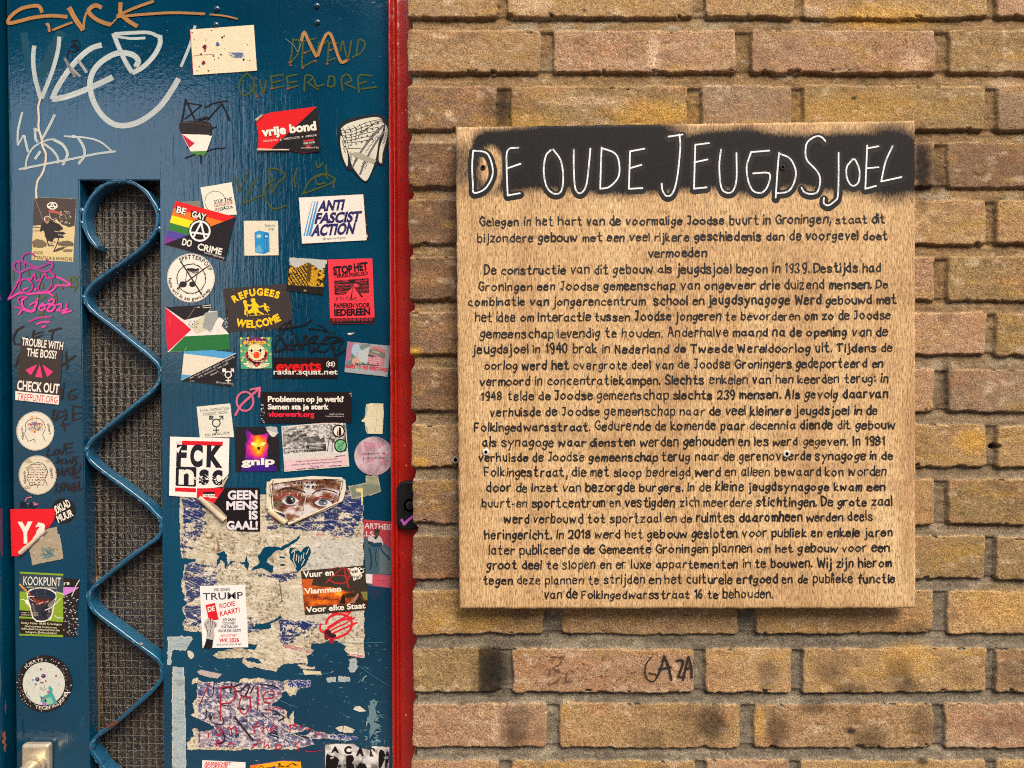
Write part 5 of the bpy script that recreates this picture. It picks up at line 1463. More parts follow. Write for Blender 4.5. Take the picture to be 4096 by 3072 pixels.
for k in range(26): s.line([(590 + rr.random() * 120, 420 + rr.random() * 45), (600 + rr.random() * 125, 422 + rr.random() * 45)], 4, C(92, 110, 150), 0)
s.poly([(640, 420), (710, 425), (700, 445), (690, 462), (660, 455)], C(84, 102, 146)); s.line([(300, 450), (400, 440), (470, 438)], 3, C(150, 90, 100), 0)
for k in range(40): s.ell(310 + rr.random() * 480, 240 + rr.random() * 320, 1 + 2 * rr.random(), 1 + 2 * rr.random(), C(110, 96, 80), n=6)
s.flush()
s = Sticker('shield-shaped torn flag sticker in black, white, green and red amid black scribbles', 'B', [(192, 1000), (205, 980), (300, 972), (400, 972), (445, 990), (462, 1020), (450, 1055), (432, 1055), (434, 1092), (460, 1092), (415, 1215), (412, 1235), (392, 1256), (372, 1244), (345, 1250), (320, 1236), (300, 1242), (212, 1075), (195, 1035)], C(40, 30, 28), 1.0, part='flag_stripes')
s.poly([(213, 1078), (430, 1085), (436, 1092), (460, 1092), (417, 1213), (286, 1218)], C(224, 216, 202)); s.poly([(286, 1218), (417, 1213), (412, 1235), (392, 1256), (372, 1244), (345, 1250), (320, 1236), (300, 1242)], C(74, 124, 56)); s.poly([(213, 1076), (320, 1152), (276, 1190)], C(186, 30, 54))
s.line([(200, 990), (300, 985), (440, 1010)], 3, C(90, 76, 66), 3).flush()
s = Sticker('red and black diagonal sticker with white lowercase title, lower edge curling up', 'B', [(812, 978), (850, 930), (930, 905), (1300, 857), (1312, 900), (1330, 1218), (1190, 1230), (1080, 1212), (960, 1200), (830, 1205), (832, 1090)], C(210, 20, 22), 1.2)
s.poly([(1300, 859), (1312, 900), (1330, 1218), (1190, 1229), (1080, 1212), (960, 1200), (935, 1198)], C(26, 20, 20))
s.part('emblem').poly([(1190, 1130), (1280, 1115), (1230, 1200)], C(206, 30, 40)).poly([(1188, 1140), (1285, 1128), (1290, 1160), (1195, 1172)], C(70, 60, 60)).text('vrije bond', (1196, 1160), (1282, 1148), 16, WH, .01)
s.part('lettering').text('vrije bond', (862, 1096), (1300, 1042), 66, WH, .045, shadow=C(70, 40, 30), sd=(5, 7)).text('SOLIDARITEIT', (872, 1142), (990, 1132), 15, C(214, 180, 170), .01).text('DIRECTE ACTIE', (1036, 1126), (1164, 1112), 17, C(200, 190, 180), .01).text('ANARCHIE', (1212, 1104), (1302, 1094), 16, C(200, 190, 180), .01).text('www.vrijebond.org', (1172, 1196), (1316, 1190), 16, C(196, 186, 176), .0)
for (x, y) in ((1012, 1125), (1186, 1100)): s.poly([(x + (9 if k % 2 == 0 else 4) * math.sin(k * math.pi / 5), y - (9 if k % 2 == 0 else 4) * math.cos(k * math.pi / 5)) for k in range(10)], C(214, 200, 190))
s.flush(); s.roll((828, 1210), (1085, 1210), 11, C(196, 180, 156), r1=6); s.roll((816, 975), (868, 930), 12, C(196, 176, 150), r1=8)
s = Sticker('black-outlined cut-out sticker of a white checked scarf hanging in folds', 'B', smooth_path([(1700, 1468), (1640, 1430), (1590, 1370), (1545, 1360), (1500, 1270), (1478, 1160), (1475, 1060), (1490, 1000), (1560, 955), (1680, 930), (1790, 922), (1850, 945), (1885, 1010), (1890, 1080), (1865, 1190), (1835, 1325), (1795, 1320), (1770, 1350), (1720, 1440)], 4, True), C(24, 28, 28), .9)
SC_ = C(206, 202, 184); s.poly([(1697, 1455), (1640, 1410), (1585, 1330), (1560, 1240), (1500, 1060), (1510, 1020), (1570, 985), (1700, 950), (1790, 942), (1830, 970), (1840, 1020), (1800, 1140), (1780, 1260), (1745, 1370)], SC_, 4)
s.poly([(1500, 1090), (1540, 1200), (1552, 1280), (1545, 1340), (1510, 1260), (1490, 1150)], SC_, 3); s.poly([(1852, 1000), (1872, 1050), (1860, 1130), (1830, 1240), (1825, 1310), (1800, 1290), (1810, 1180), (1845, 1080)], SC_, 3)
SK = C(48, 50, 48)
for k in range(8):
    s.line([(1508 + 44 * k, 1025 - 9 * k), (1530 + 44 * k, 1070 - 12 * k), (1545 + 36 * k, 1130 - 22 * k), (1560 + 24 * k, 1190 - 26 * k)], 5, SK, 3)
    s.line([(1500 + 3 * k, 1050 + 20 * k), (1590 + k, 1035 + 22 * k), (1700 - 6 * k, 985 + 30 * k), (1815 - 14 * k, 960 + 32 * k)] if k < 6 else [(1550, 1195), (1660, 1195)], 5, SK, 3)
for k in range(7):
    for j in range(4): s.ell(1530 + 44 * k, 1060 - 12 * k + 40 * j, 7, 7, SK, n=8)
for p in ([(1835, 1010), (1740, 1110), (1650, 1230), (1590, 1340)], [(1840, 1060), (1760, 1170), (1690, 1300), (1650, 1400)]): s.line(p, 16, C(104, 100, 104), 3)
for (x0, y0, x1, y1) in ((1800, 1030, 1690, 1150), (1790, 1090, 1690, 1230), (1640, 1250, 1600, 1300), (1700, 1250, 1660, 1350), (1720, 1250, 1690, 1360), (1862, 1060, 1835, 1160), (1570, 1220, 1580, 1290), (1610, 1225, 1620, 1290), (1510, 1130, 1530, 1230)):
    s.line([(x0 + (x1 - x0) * t / 8 + 6 * (-1) ** t, y0 + (y1 - y0) * t / 8) for t in range(9)], 4, C(70, 72, 68), 0)
s.poly([(1560, 1230), (1640, 1225), (1780, 1290), (1760, 1320), (1600, 1260)], C(160, 154, 136)).flush()

# --- second row
s = Sticker('grey torn label scrap behind the rainbow sticker', 'M1', [(290, 388), (570, 372), (588, 384), (586, 470), (420, 440)], C(126, 128, 116), .5, mat='paper', name='torn_paper', cat='paper', rough=1.5)
for k in range(6): s.line([(330 + 10 * k, 400 + 9 * k), (580, 388 + 12 * k)], 3, C(90, 92, 84), 0)
s.flush()
s = Sticker('small white sticker with a thin circle calling to stop the genocide in Gaza', 'M1', [(582, 180), (1033, 104), (1110, 570), (660, 600)], C(222, 214, 194), .8)
s.part('emblem').ring(796, 385, 148, 152, 7, C(44, 44, 42))
s.part('lettering').text('STOP', (784, 415), (912, 398), 52, C(36, 34, 36), .02).text('THE', (930, 385), (1046, 372), 52, C(28, 32, 32), .02).text('GENOCIDE', (788, 464), (1052, 418), 44, C(150, 50, 60), .012).text('IN', (796, 520), (848, 514), 44, C(130, 40, 50), .02).text('GAZA', (862, 512), (1060, 480), 44, C(30, 46, 44), .02).flush()
s = Sticker('rainbow and black diagonal sticker with an encircled white A in its middle', 'M1', [(226, 372), (1085, 606), (935, 1238), (58, 1000)], C(30, 20, 22), 1.2, part='flag_stripes')
A0, A1 = (226, 372), (58, 1000); B0 = (1085, 606); nrm = 6
for k, c in enumerate((C(222, 24, 20), C(232, 112, 22), C(242, 214, 14), C(52, 116, 44), C(80, 62, 150), C(126, 42, 130))):
    def on(t): return (A0[0] + (A1[0] - A0[0]) * t, A0[1] + (A1[1] - A0[1]) * t)
    def dg(t): return (B0[0] + (A1[0] - B0[0]) * t, B0[1] + (A1[1] - B0[1]) * t)
    t0, t1 = k / 6, (k + 1) / 6
    q = [on(t0), dg(t0), dg(t1), on(t1)] if k < 5 else [on(t0), dg(t0), on(1)]
    s.poly(q, c)
s.part('emblem').ell(577, 808, 168, 170, BK, n=40); circle_a(s, 577, 808, 140, 26, C(232, 226, 222), .12)
s.part('lettering')
for q in ([(232, 450), (384, 480), (360, 580), (225, 545)], [(450, 510), (678, 568), (655, 660), (445, 605)]): s.poly(q, BK)
s.text('BE', (232, 535), (362, 570), 86, WH, .03).text('GAY', (452, 600), (650, 652), 84, WH, .03).text('DO', (312, 1005), (448, 1035), 92, WH, .03).text('CRIME', (535, 1072), (885, 1152), 90, WH, .03).text('www.VrijeBond.org', (635, 1130), (925, 1210), 32, C(206, 196, 192), .0).flush()
s = Sticker('small square paper sticker with a drawing of a blue portable toilet', 'M1', [(1210, 660), (1703, 660), (1712, 1158), (1218, 1163)], C(214, 204, 178), .9, mat='print')
BL, B2, B3 = C(36, 138, 190), C(30, 118, 170), C(96, 160, 196)
s.poly([(1360, 830), (1430, 800), (1572, 832), (1575, 880), (1583, 1105), (1500, 1142), (1370, 1118), (1365, 880)], BL); s.poly([(1490, 832), (1572, 835), (1583, 1105), (1500, 1140)], B2); s.poly([(1375, 1060), (1430, 1000), (1490, 1110), (1380, 1110)], B3)
s.ell(1425, 880, 36, 40, B3); s.ell(1425, 883, 30, 14, WH); s.line([(1404, 884), (1412, 878), (1420, 888), (1430, 878), (1446, 886)], 5, BL, 0); s.ell(1535, 886, 20, 12, WH); s.line([(1526, 886), (1546, 887)], 4, BL, 0)
for x in (1398, 1460, 1520, 1560): s.line([(x, 930), (x + 3, 1090)], 5, B2 if x < 1500 else B3, 0)
s.part('lettering').hand('Banana', (1520, 752), (1655, 742), 40, 5, C(70, 110, 120), .4, 3).hand('drip', (1555, 795), (1640, 790), 34, 5, C(70, 110, 120), .4, 4)
rr = random.Random(1)
for k in range(26): s.ell(1230 + rr.random() * 460, 680 + rr.random() * 460, 2 + 3 * rr.random(), 2 + 3 * rr.random(), C(170, 140, 120), n=6)
s.flush()
s = Sticker('black sticker edge showing behind the white anti fascist sticker', 'M2', [(330, 230), (945, 183), (998, 648), (360, 702)], C(30, 26, 28), .5)
s.part('lettering').poly([(968, 600), (978, 598), (980, 628), (972, 628)], WH); s.poly([(962, 495), (970, 495), (970, 510), (964, 510)], C(170, 166, 160)).flush()
s = Sticker('white sticker with slanted dark blue capitals and three light blue stripes', 'M2', [(290, 228), (938, 194), (972, 655), (322, 690)], C(222, 214, 202), 1.0)
s.part('emblem')
for k in range(3):
    x = 424 + 24 * k; s.poly([(x, 266), (x + 5 + 5 * k, 265), (346 + 26 * k + 4 + 5 * k, 612), (336 + 24 * k, 612)], C(74, 142, 190))
NV = C(38, 34, 88)
s.part('lettering').text('ANTI', (476, 364), (735, 348), 98, NV, .05, .28).text('FASCIST', (446, 487), (905, 466), 98, NV, .05, .28).text('ACTION', (410, 612), (842, 588), 104, NV, .05, .28).text('@rotten.tooth.punk', (530, 652), (760, 640), 22, C(40, 36, 40), .005).flush()
s = Sticker('round white sticker with a crossed-out scratchy music note', 'M3', circ(342, 420, 264, 270), C(224, 216, 200))
s.ring(342, 420, 258, 264, 4, C(150, 140, 126)); KK = C(40, 34, 34); rr = random.Random(4)
for k in range(3):
    s.line([((345 + (158 + rr.gauss(0, 4)) * math.cos(t)), 430 + (162 + rr.gauss(0, 5)) * math.sin(t)) for t in [2 * math.pi * i / 60 for i in range(61)]], 6, KK, 0)
s.line([(300, 325), (280, 480)], 9, KK, 0); s.line([(425, 330), (385, 490)], 9, KK, 0); s.poly([(298, 310), (440, 316), (425, 352), (310, 345)], KK, rough=3); s.ell(255, 490, 42, 34, KK); s.ell(358, 490, 36, 32, KK)
for k in range(26): s.line([(300 + rr.random() * 130, 330 + rr.random() * 40), (300 + rr.random() * 130, 345 + rr.random() * 40)], 3, C(200, 190, 176) if k % 2 else KK, 0)
s.line([(235, 245), (460, 600)], 15, KK, 0); s.line([(190, 540), (515, 300)], 13, KK, 0)
for k in range(16): a_ = rr.choice([(240, 245), (455, 590), (195, 535), (510, 300)]); s.line([(a_[0] + rr.gauss(0, 12), a_[1] + rr.gauss(0, 12)), (a_[0] + rr.gauss(0, 26), a_[1] + rr.gauss(0, 26))], 3, KK, 0)
s.part('lettering').arctext('SPETTERPOEP', 342, 420, 212, 236, 340, 42, KK, .02).arctext('haha wtf ik zei gwn poep', 342, 420, 248, 180, 30, 36, KK, .01, True).flush()

def cam_pic(u, v):
    n = fbm(u * 22, v * 22, 3, 4); m = fbm(u * 60, v * 60, 5, 3)
    check = ((np.sin(u * 52 + 9 * v + 3 * n) * np.sin(v * 44 - 12 * u + 4 * n)) > .12)
    body = (np.hypot((u - .36) / .3, (v - .5) / .42) < 1) | (v > .62) & (u < .62)
    Yl = np.array(C(206, 154, 24)); Dk = np.array(C(34, 26, 16))
    t = np.where(body, check * 1.0, (n + .4 * m > .05) * 1.0)
    t = np.where((u > .62) & (u < .8) & (v > .35), .9 * (m > -.3), t)
    t = np.where((u > .5) & (u < .62) & (v < .8), .12, t)
    out = Dk * (1 - t[..., None]) + Yl * t[..., None]
    top = v < .20 + .10 * np.sin(u * 9) + .06 * n
    out = np.where(top[..., None], np.array(C(176, 176, 168)), out)
    return out
s = Sticker('torn square sticker printed in yellow and black with a checked scarf', 'M2', [(195, 826), (578, 852), (535, 1208), (165, 1160)], C(28, 22, 20), 1.0)
s.poly([(195, 828), (577, 854), (570, 895), (192, 868)], C(176, 176, 168), rough=2)
raster_pic(s, 200, 850, 560, 1105, 2.0, cam_pic, sk=(-22, 22))
s.part('lettering').text('AB', (336, 1168), (366, 1170), 16, C(190, 160, 100), .02).flush()
def tent_sky(u, v):
    n = fbm(u * 5 + 3 * v, v * 16, 9, 4)
    return np.where((np.abs(n) < .07)[..., None], np.array(C(206, 48, 62)), np.array(C(34, 26, 26)))
s = Sticker('coral red sticker with a black woodcut tent and bold black slogans', 'M2', [(582, 850), (1028, 838), (1053, 1492), (606, 1497)], C(226, 54, 68), 1.0)
s.poly([(605, 1440), (1051, 1432), (1053, 1491), (607, 1496)], C(30, 22, 24))
raster_pic(s, 642, 1062, 990, 1210, 2.2, tent_sky, sk=(8, -26))
s.poly([(835, 1118), (745, 1215), (720, 1240), (800, 1262), (915, 1228), (900, 1190)], C(222, 60, 72)); s.poly([(835, 1118), (800, 1262), (822, 1256)], C(30, 22, 24)); s.poly([(838, 1118), (915, 1230), (940, 1225)], C(60, 26, 30)); s.poly([(835, 1092), (890, 1100), (900, 1120), (850, 1130)], C(222, 60, 72))
rr = random.Random(7)
for k in range(40):
    x = 650 + rr.random() * 335; y = 1235 + rr.random() * 35; s.line([(x, y), (x + rr.uniform(6, 16), y - rr.uniform(8, 22))], 5, C(34, 24, 26) if k % 3 else C(224, 60, 72), 0)
s.part('lettering').text('STOP', (636, 996), (832, 980), 72, BK, .05).text('HET', (848, 968), (988, 950), 74, BK, .05).text('TERREURBELEID', (640, 1038), (985, 1004), 36, BK, .03).text('PAPIEREN VOOR', (643, 1336), (1005, 1330), 44, BK, .035).text('IEDEREEN', (645, 1416), (1008, 1404), 64, BK, .05)
for k in range(10): s.ring(640 + 41.5 * k, 1458 - k * .9, 14, 14, 4, C(206, 50, 62)); s.line([(633 + 41.5 * k, 1464 - k * .9), (648 + 41.5 * k, 1450 - k * .9)], 4, C(206, 50, 62), 0)
s.flush()
YE = C(238, 190, 24)
s = Sticker('dark grey sticker with yellow arched lettering and three running figures', 'M3', [(700, 538), (1425, 482), (1470, 965), (745, 1022)], C(56, 48, 46), .45)
for (x, y, k, fl) in ((940, 690, 1.05, 0), (1030, 672, 1.15, 1), (1160, 715, .62, 2)):
    q = lambda pts: s.poly([(x + a * k, y + b * k) for a, b in pts], YE)
    s.ell(x, y - 4, 22 * k, 22 * k, YE, n=16)
    if fl == 1:
        q([(-12, 10), (20, 8), (60, 50), (90, 55), (88, 62), (50, 66), (40, 60), (58, 100), (95, 118), (105, 138), (60, 118), (30, 112), (40, 140), (20, 142), (4, 100), (-30, 128), (-60, 118), (-14, 70)])
    elif fl == 0:
        q([(-14, 14), (20, 14), (50, 26), (78, 20), (80, 28), (50, 44), (26, 40), (30, 78), (66, 96), (92, 100), (88, 112), (50, 106), (14, 88), (10, 118), (30, 128), (10, 134), (-6, 128), (-6, 88), (-2, 60)])
    else:
        q([(-14, 14), (16, 14), (60, 30), (88, 60), (82, 70), (50, 50), (30, 48), (44, 84), (92, 96), (92, 108), (40, 104), (24, 90), (60, 130), (50, 140), (-4, 90), (-20, 40), (-70, 20), (-66, 10)])
s.line([(965, 838), (965, 842)], 10, YE, 0); s.line([(1200, 822), (1200, 826)], 10, YE, 0)
s.part('lettering').arctext('REFUGEES', 1108, 1144, 534, 237, 292.5, 72, YE, .05).arctext('WELCOME', 1009, 257, 710, 104.4, 62, 78, YE, .05, True).text('BRING YOUR FAMILIES', (992, 842), (1182, 828), 12, YE, .0)
s.part('scuff_marks')
rr = random.Random(3)
for k in range(16): s.ell(736 + rr.gauss(0, 8), 860 + rr.random() * 110, 2 + 4 * rr.random(), 3 + 6 * rr.random(), C(180, 174, 164), n=7)
for k in range(14): s.ell(1060 + rr.gauss(0, 12), 860 + rr.random() * 140, 2 + 3 * rr.random(), 3 + 5 * rr.random(), C(150, 140, 130), n=7)
s.poly([(725, 760), (748, 780), (745, 840), (735, 800)], C(24, 20, 20)).flush()
s = Sticker('flag sticker with red triangle over black, white and green stripes, torn in its middle', 'M3', [(52, 742), (545, 712), (575, 745), (545, 790), (636, 782), (640, 858), (668, 856), (708, 888), (680, 950), (764, 1038), (778, 1210), (80, 1240)], C(218, 212, 200), .8, part='flag_stripes')
s.poly([(56, 742), (545, 712), (575, 745), (500, 830), (300, 880), (265, 885)], C(34, 26, 28)); s.poly([(270, 1066), (765, 1040), (778, 1210), (100, 1238)], C(36, 106, 52)); s.poly([(52, 742), (348, 990), (80, 1240)], C(206, 26, 52))
s.line([(390, 740), (320, 850), (300, 870)], 7, C(120, 110, 104), 3)
s.part('torn_layer').poly([(500, 810), (636, 784), (640, 860), (560, 1020), (455, 970)], C(146, 148, 144), rough=3).part('torn_layer').poly([(420, 880), (500, 820), (470, 960), (520, 1000), (400, 1035), (350, 970)], C(196, 190, 160), rough=3)
cols = [C(206, 150, 60), C(50, 120, 160), C(220, 206, 180), C(60, 60, 120), C(120, 160, 90)]
for k in range(18): x = 312 + 20 * (k % 6); y = 890 + 28 * (k // 6); s.poly([(x, y), (x + 18, y + 2), (x + 9, y + 24)] if k % 2 else [(x + 9, y), (x + 18, y + 24), (x, y + 22)], cols[k % 5])
for p in ([(410, 745), (440, 740)], [(470, 730), (560, 720)], [(480, 748), (560, 745)]): s.line(p, 9, C(196, 190, 180), 0)
s.line([(105, 860), (112, 960)], 5, C(226, 90, 100), 0); s.line([(270, 1220), (298, 1185)], 5, C(150, 160, 110), 0).flush()
s = Sticker('square sticker of a grinning clown with a red ball nose on green', 'CL', [(80, 88), (608, 76), (630, 606), (100, 616)], C(76, 150, 110), .9)
GN = C(54, 120, 60); rr = random.Random(3)
for k in range(26): s.ell(rr.choice([rr.uniform(90, 200), rr.uniform(520, 610)]), rr.uniform(100, 500), 20 + 20 * rr.random(), 16 + 16 * rr.random(), rr.choice([GN, C(96, 160, 100), C(70, 140, 120)]), n=12)
s.poly([(130, 130), (220, 88), (420, 80), (530, 110), (560, 170), (510, 160), (480, 220), (420, 170), (330, 190), (240, 170), (190, 240), (170, 190), (120, 200)], C(110, 34, 92))
for (x, y) in ((105, 100), (220, 96), (570, 105), (100, 225), (568, 215), (108, 315), (598, 370), (145, 425), (540, 310), (180, 330), (460, 92), (120, 470), (215, 500), (535, 480)):
    s.poly([(x + (26 if k % 2 == 0 else 11) * math.sin(k * math.pi / 5 + x), y - (26 if k % 2 == 0 else 11) * math.cos(k * math.pi / 5 + x)) for k in range(10)], C(238, 206, 80))
for k in range(11):
    a0 = math.pi * (.06 + .88 * k / 11); a1 = math.pi * (.06 + .88 * (k + 1) / 11); s.poly([(365, 500), (365 + 230 * math.cos(a0), 500 + 110 * math.sin(a0)), (365 + 230 * math.cos(a1), 500 + 110 * math.sin(a1))], [C(236, 228, 200), C(206, 206, 150)][k % 2]); s.line([(365, 500), (365 + 228 * math.cos(a0), 500 + 108 * math.sin(a0))], 5, C(60, 50, 40), 0)
s.poly([(180, 330), (230, 320), (250, 420), (320, 470), (400, 470), (470, 430), (490, 340), (540, 320), (555, 370), (530, 440), (450, 510), (390, 575), (345, 575), (290, 520), (210, 460), (178, 390)], C(176, 50, 50), 4)
s.poly([(195, 340), (222, 335), (245, 430), (320, 485), (400, 485), (480, 440), (500, 345), (530, 340), (525, 410), (440, 495), (380, 560), (350, 560), (300, 510), (215, 440)], C(24, 18, 18), 4)
s.poly([(245, 230), (300, 200), (400, 198), (470, 240), (510, 300), (490, 400), (440, 450), (370, 470), (300, 455), (245, 400), (215, 310)], C(236, 204, 150), 4)
for k in range(10): s.ell(222 + (28 * k if k > 2 else 8 * k), (370 + 28 * k) if k < 3 else 470 + 22 * math.sin((k - 2) / 8 * 3.1), 10, 8, WH, n=8)
for k in range(4): s.ell(496 - 3 * k, 352 + 24 * k, 8, 9, WH, n=8)
s.poly([(340, 540), (358, 520), (372, 530), (390, 520), (385, 555), (360, 568)], C(220, 60, 90))
for (x, y) in ((288, 302), (438, 296)): s.poly([(x, y - 80), (x + 14, y), (x - 2, y + 95), (x - 16, y)], C(30, 28, 26)); s.ell(x, y, 34, 46, WH); s.ell(x - 8, y + 8, 20, 30, BK); s.line([(x - 70, y + 6), (x + 66, y - 6)], 6, C(40, 36, 34), 0)
s.ell(364, 382, 54, 55, C(140, 30, 24)); s.ell(364, 381, 48, 49, C(226, 66, 30)); s.ell(348, 362, 12, 9, C(240, 140, 90), n=10)
s.part('lettering').hand('@tattanze', (152, 200), (520, 190), 70, 15, C(226, 176, 60), .4, 9).flush()
s = Sticker('blue, white and black diagonal sticker with a white transgender symbol', 'T', [(178, 75), (740, 50), (1190, 108), (1140, 755), (118, 640)], C(216, 204, 182), .9, part='flag_stripes')
s.poly([(178, 75), (740, 50), (1190, 108), (970, 215), (180, 120)], C(76, 150, 196)); s.poly([(132, 522), (320, 545), (118, 640)], C(76, 150, 196)); s.poly([(1190, 120), (1195, 150), (1140, 735), (1110, 762), (130, 642)], C(34, 28, 32))
s.part('emblem'); trans_symbol(s, 1040, 530, 60, 22, WH)
GY = C(186, 180, 172)
s.part('lettering').text('de wet maakt geen vrijheid,', (292, 616), (1168, 190), 40, GY, .0).text('dat moeten we zelf', (455, 600), (1050, 318), 40, GY, .0).text('doen.', (700, 558), (868, 478), 40, GY, .0).text('t.v.', (290, 670), (385, 672), 36, GY, .0).text('@transpicnic050', (800, 690), (1125, 726), 34, GY, .0)
s.line([(800, 430), (960, 545), (1140, 660)], 7, C(110, 104, 100), 0).flush()
s = Sticker('black strip sticker with red word events over white typewriter web address', 'M4', [(172, 432), (1030, 430), (1032, 705), (174, 706)], C(28, 12, 12), .9)
s.part('lettering').text('events', (216, 612), (812, 604), 132, C(206, 20, 22), .03).text('radar.squat.net', (180, 655), (1030, 655), 70, C(216, 210, 200), .015, shadow=C(60, 20, 20), sd=(3, 5))
for k, (x, r) in enumerate(((938, 20),)): s.ring(x, 520, 15, 17, 8, WH)
for r in (36, 62, ): s.arc(938 + 8, 520, r, r * .75, 125, 235, 9, WH, 12); s.arc(938 - 8, 520, r, r * .75, -55, 55, 9, WH, 12)
s.flush()
def faded(u, v):
    n = fbm(u * 6, v * 6, 5, 4)
    g = mixc([(0, C(128, 128, 132)), (.5, C(150, 152, 156)), (1, C(176, 180, 182))], .5 + .7 * n)
    r = sstep(.24, .16, u + .05 * n)[..., None]; g = g * (1 - r) + np.array(C(166, 110, 128)) * r
    return g
s = Sticker('faded photo sticker of a masked figure in a red checked scarf raising a finger', 'G', [(128, 285), (876, 362), (824, 895), (76, 815)], C(150, 152, 154), .9)
s.lv[0] += 1
s.poly([(128, 287), (250, 300), (190, 480), (200, 560), (120, 640), (92, 660)], C(160, 108, 126)); s.poly([(215, 370), (290, 330), (380, 420), (290, 540), (210, 560), (200, 470)], C(156, 176, 190), 3); s.poly([(340, 380), (400, 330), (540, 340), (480, 390), (380, 430)], C(112, 124, 122), 3)
s.poly([(380, 440), (500, 390), (490, 520), (480, 660), (300, 620), (290, 560)], C(174, 180, 180), 3); s.poly([(200, 480), (280, 560), (200, 600), (190, 560)], C(86, 124, 112)); s.poly([(110, 650), (210, 590), (230, 690), (160, 740), (90, 720)], C(96, 116, 122), 3)
s.poly([(500, 500), (520, 420), (600, 372), (720, 395), (790, 490), (770, 620), (740, 730), (520, 720), (480, 620)], C(178, 118, 124), 3); s.poly([(510, 420), (640, 410), (785, 500), (768, 600), (640, 520), (500, 480)], C(104, 110, 100)); s.poly([(560, 430), (690, 470), (690, 510), (560, 470)], C(146, 148, 128)); s.poly([(488, 500), (620, 540), (560, 570), (490, 545)], C(74, 66, 68))
for k in range(9): s.line([(505 + 24 * k, 540 + 4 * k), (500 + 22 * k, 690)], 5, C(206, 170, 172), 0); s.line([(490, 560 + 18 * k), (720, 590 + 16 * k)], 5, C(190, 84, 96) if k % 2 else C(208, 176, 178), 0); s.line([(560 + 24 * k, 378 + 4 * k), (572 + 26 * k, 410 + 11 * k)], 8, C(196, 90, 100), 0)
s.poly([(280, 545), (300, 460), (318, 470), (310, 570), (340, 610), (330, 660), (250, 690), (210, 640), (215, 590), (250, 570)], C(190, 150, 128), 3); s.poly([(430, 760), (560, 730), (720, 760), (640, 830), (520, 850)], C(150, 154, 162), 3); s.poly([(240, 800), (300, 740), (340, 770), (290, 800)], C(126, 176, 160))
s.part('lettering').text('GLORY', (92, 738), (272, 752), 54, C(196, 24, 40), .05).text('TO', (292, 752), (358, 758), 54, C(196, 24, 40), .05).text('THE', (382, 760), (480, 770), 54, C(196, 24, 40), .05).text('RESISTANCE', (500, 776), (828, 804), 54, C(196, 24, 40), .05)
KA = C(34, 30, 34)
for p in ([(668, 662), (666, 700)], [(648, 664), (646, 702), (630, 704)], [(630, 704), (612, 690), (600, 704), (618, 708)], [(600, 704), (576, 702), (560, 690), (590, 690), (552, 712)], [(548, 690), (532, 678), (536, 702), (522, 702)], [(522, 702), (506, 690), (508, 676)], [(494, 648), (492, 690), (478, 690)], [(478, 646), (474, 688), (450, 688)], [(450, 688), (436, 676), (424, 688), (444, 692)], [(424, 688), (410, 688), (404, 672), (418, 668), (414, 686), (394, 684)], [(384, 640), (380, 682), (366, 682)], [(350, 672), (338, 666), (340, 682), (352, 678), (344, 704), (330, 708)], [(318, 672), (300, 670), (304, 684), (320, 678), (290, 682)], [(284, 660), (270, 658), (258, 670), (272, 678), (286, 668), (282, 682)]): s.line(p, 9, KA, 3)
for (x, y) in ((560, 722), (406, 654), (396, 654), (262, 640), (274, 640)): s.ell(x, y, 5, 5, KA, n=8)
s.hand('yh', (740, 870), (790, 875), 40, 4, C(196, 196, 196), .3, 4).flush()

# --- third row
s = Sticker('wide black sticker with white question and red web address about problems at work', 'M4', [(10, 885), (1220, 890), (1215, 1298), (8, 1300)], C(30, 20, 20), 1.0)
s.part('lettering').text('Problemen', (104, 1018), (588, 1018), 72, WH, .035, shadow=C(70, 60, 56), sd=(3, 4)).text('op je werk?', (612, 1018), (1112, 1018), 72, WH, .035, shadow=C(70, 60, 56), sd=(3, 4)).text('Samen sta je sterk', (104, 1118), (914, 1118), 68, WH, .035, shadow=C(70, 60, 56), sd=(3, 4)).text('vloerwerk.org', (108, 1216), (722, 1216), 66, C(226, 34, 60), .035).text('info@vloerwerk.org', (918, 1190), (1112, 1190), 20, C(196, 186, 180), .0).text('facebook.com/vloerwerk', (872, 1220), (1112, 1220), 20, C(196, 186, 180), .0)
s.worn(34, (8, 1050, 60, 1300), C(196, 190, 182), 3, 11); s.worn(14, (1190, 885, 1218, 960), C(190, 184, 176), 4, 8, 'edge_wear').flush()
s = Sticker('small cream sticker with a dark three-armed gender symbol and serif capitals', 'M5', [(405, 185), (776, 147), (820, 522), (440, 525)], C(212, 208, 190), .8)
s.part('emblem'); trans_symbol(s, 622, 365, 42, 13, C(46, 56, 56))
SG = C(60, 62, 64)
s.part('lettering').text('TOTAL DESTRUCTION', (440, 246), (764, 214), 27, SG, .006).text('CISSEXIST ORDER', (475, 284), (750, 256), 27, SG, .006).text('KILL EM ALL 2024', (502, 512), (768, 486), 27, SG, .008).flush()
s = Sticker('black sticker of an orange and magenta heat-image cat face', 'M5', [(825, 410), (1160, 405), (1290, 490), (1315, 520), (1325, 890), (835, 902)], C(34, 28, 32), .9)
def catc(u, v):
    n = fbm(u * 7, v * 7, 4, 3)
    f = np.exp(-((u - .5) / .30) ** 2 - ((v - .38) / .30) ** 2)
    t = f + .22 * n - .35 * sstep(.62, .95, v) + .10 * sstep(.5, .62, v) * np.exp(-((u - .4) / .2) ** 2)
    return mixc([(0, C(60, 22, 120)), (.22, C(130, 22, 140)), (.42, C(206, 36, 130)), (.6, C(232, 84, 50)), (.8, C(242, 130, 18)), (1.0, C(248, 200, 30))], t * 1.05)
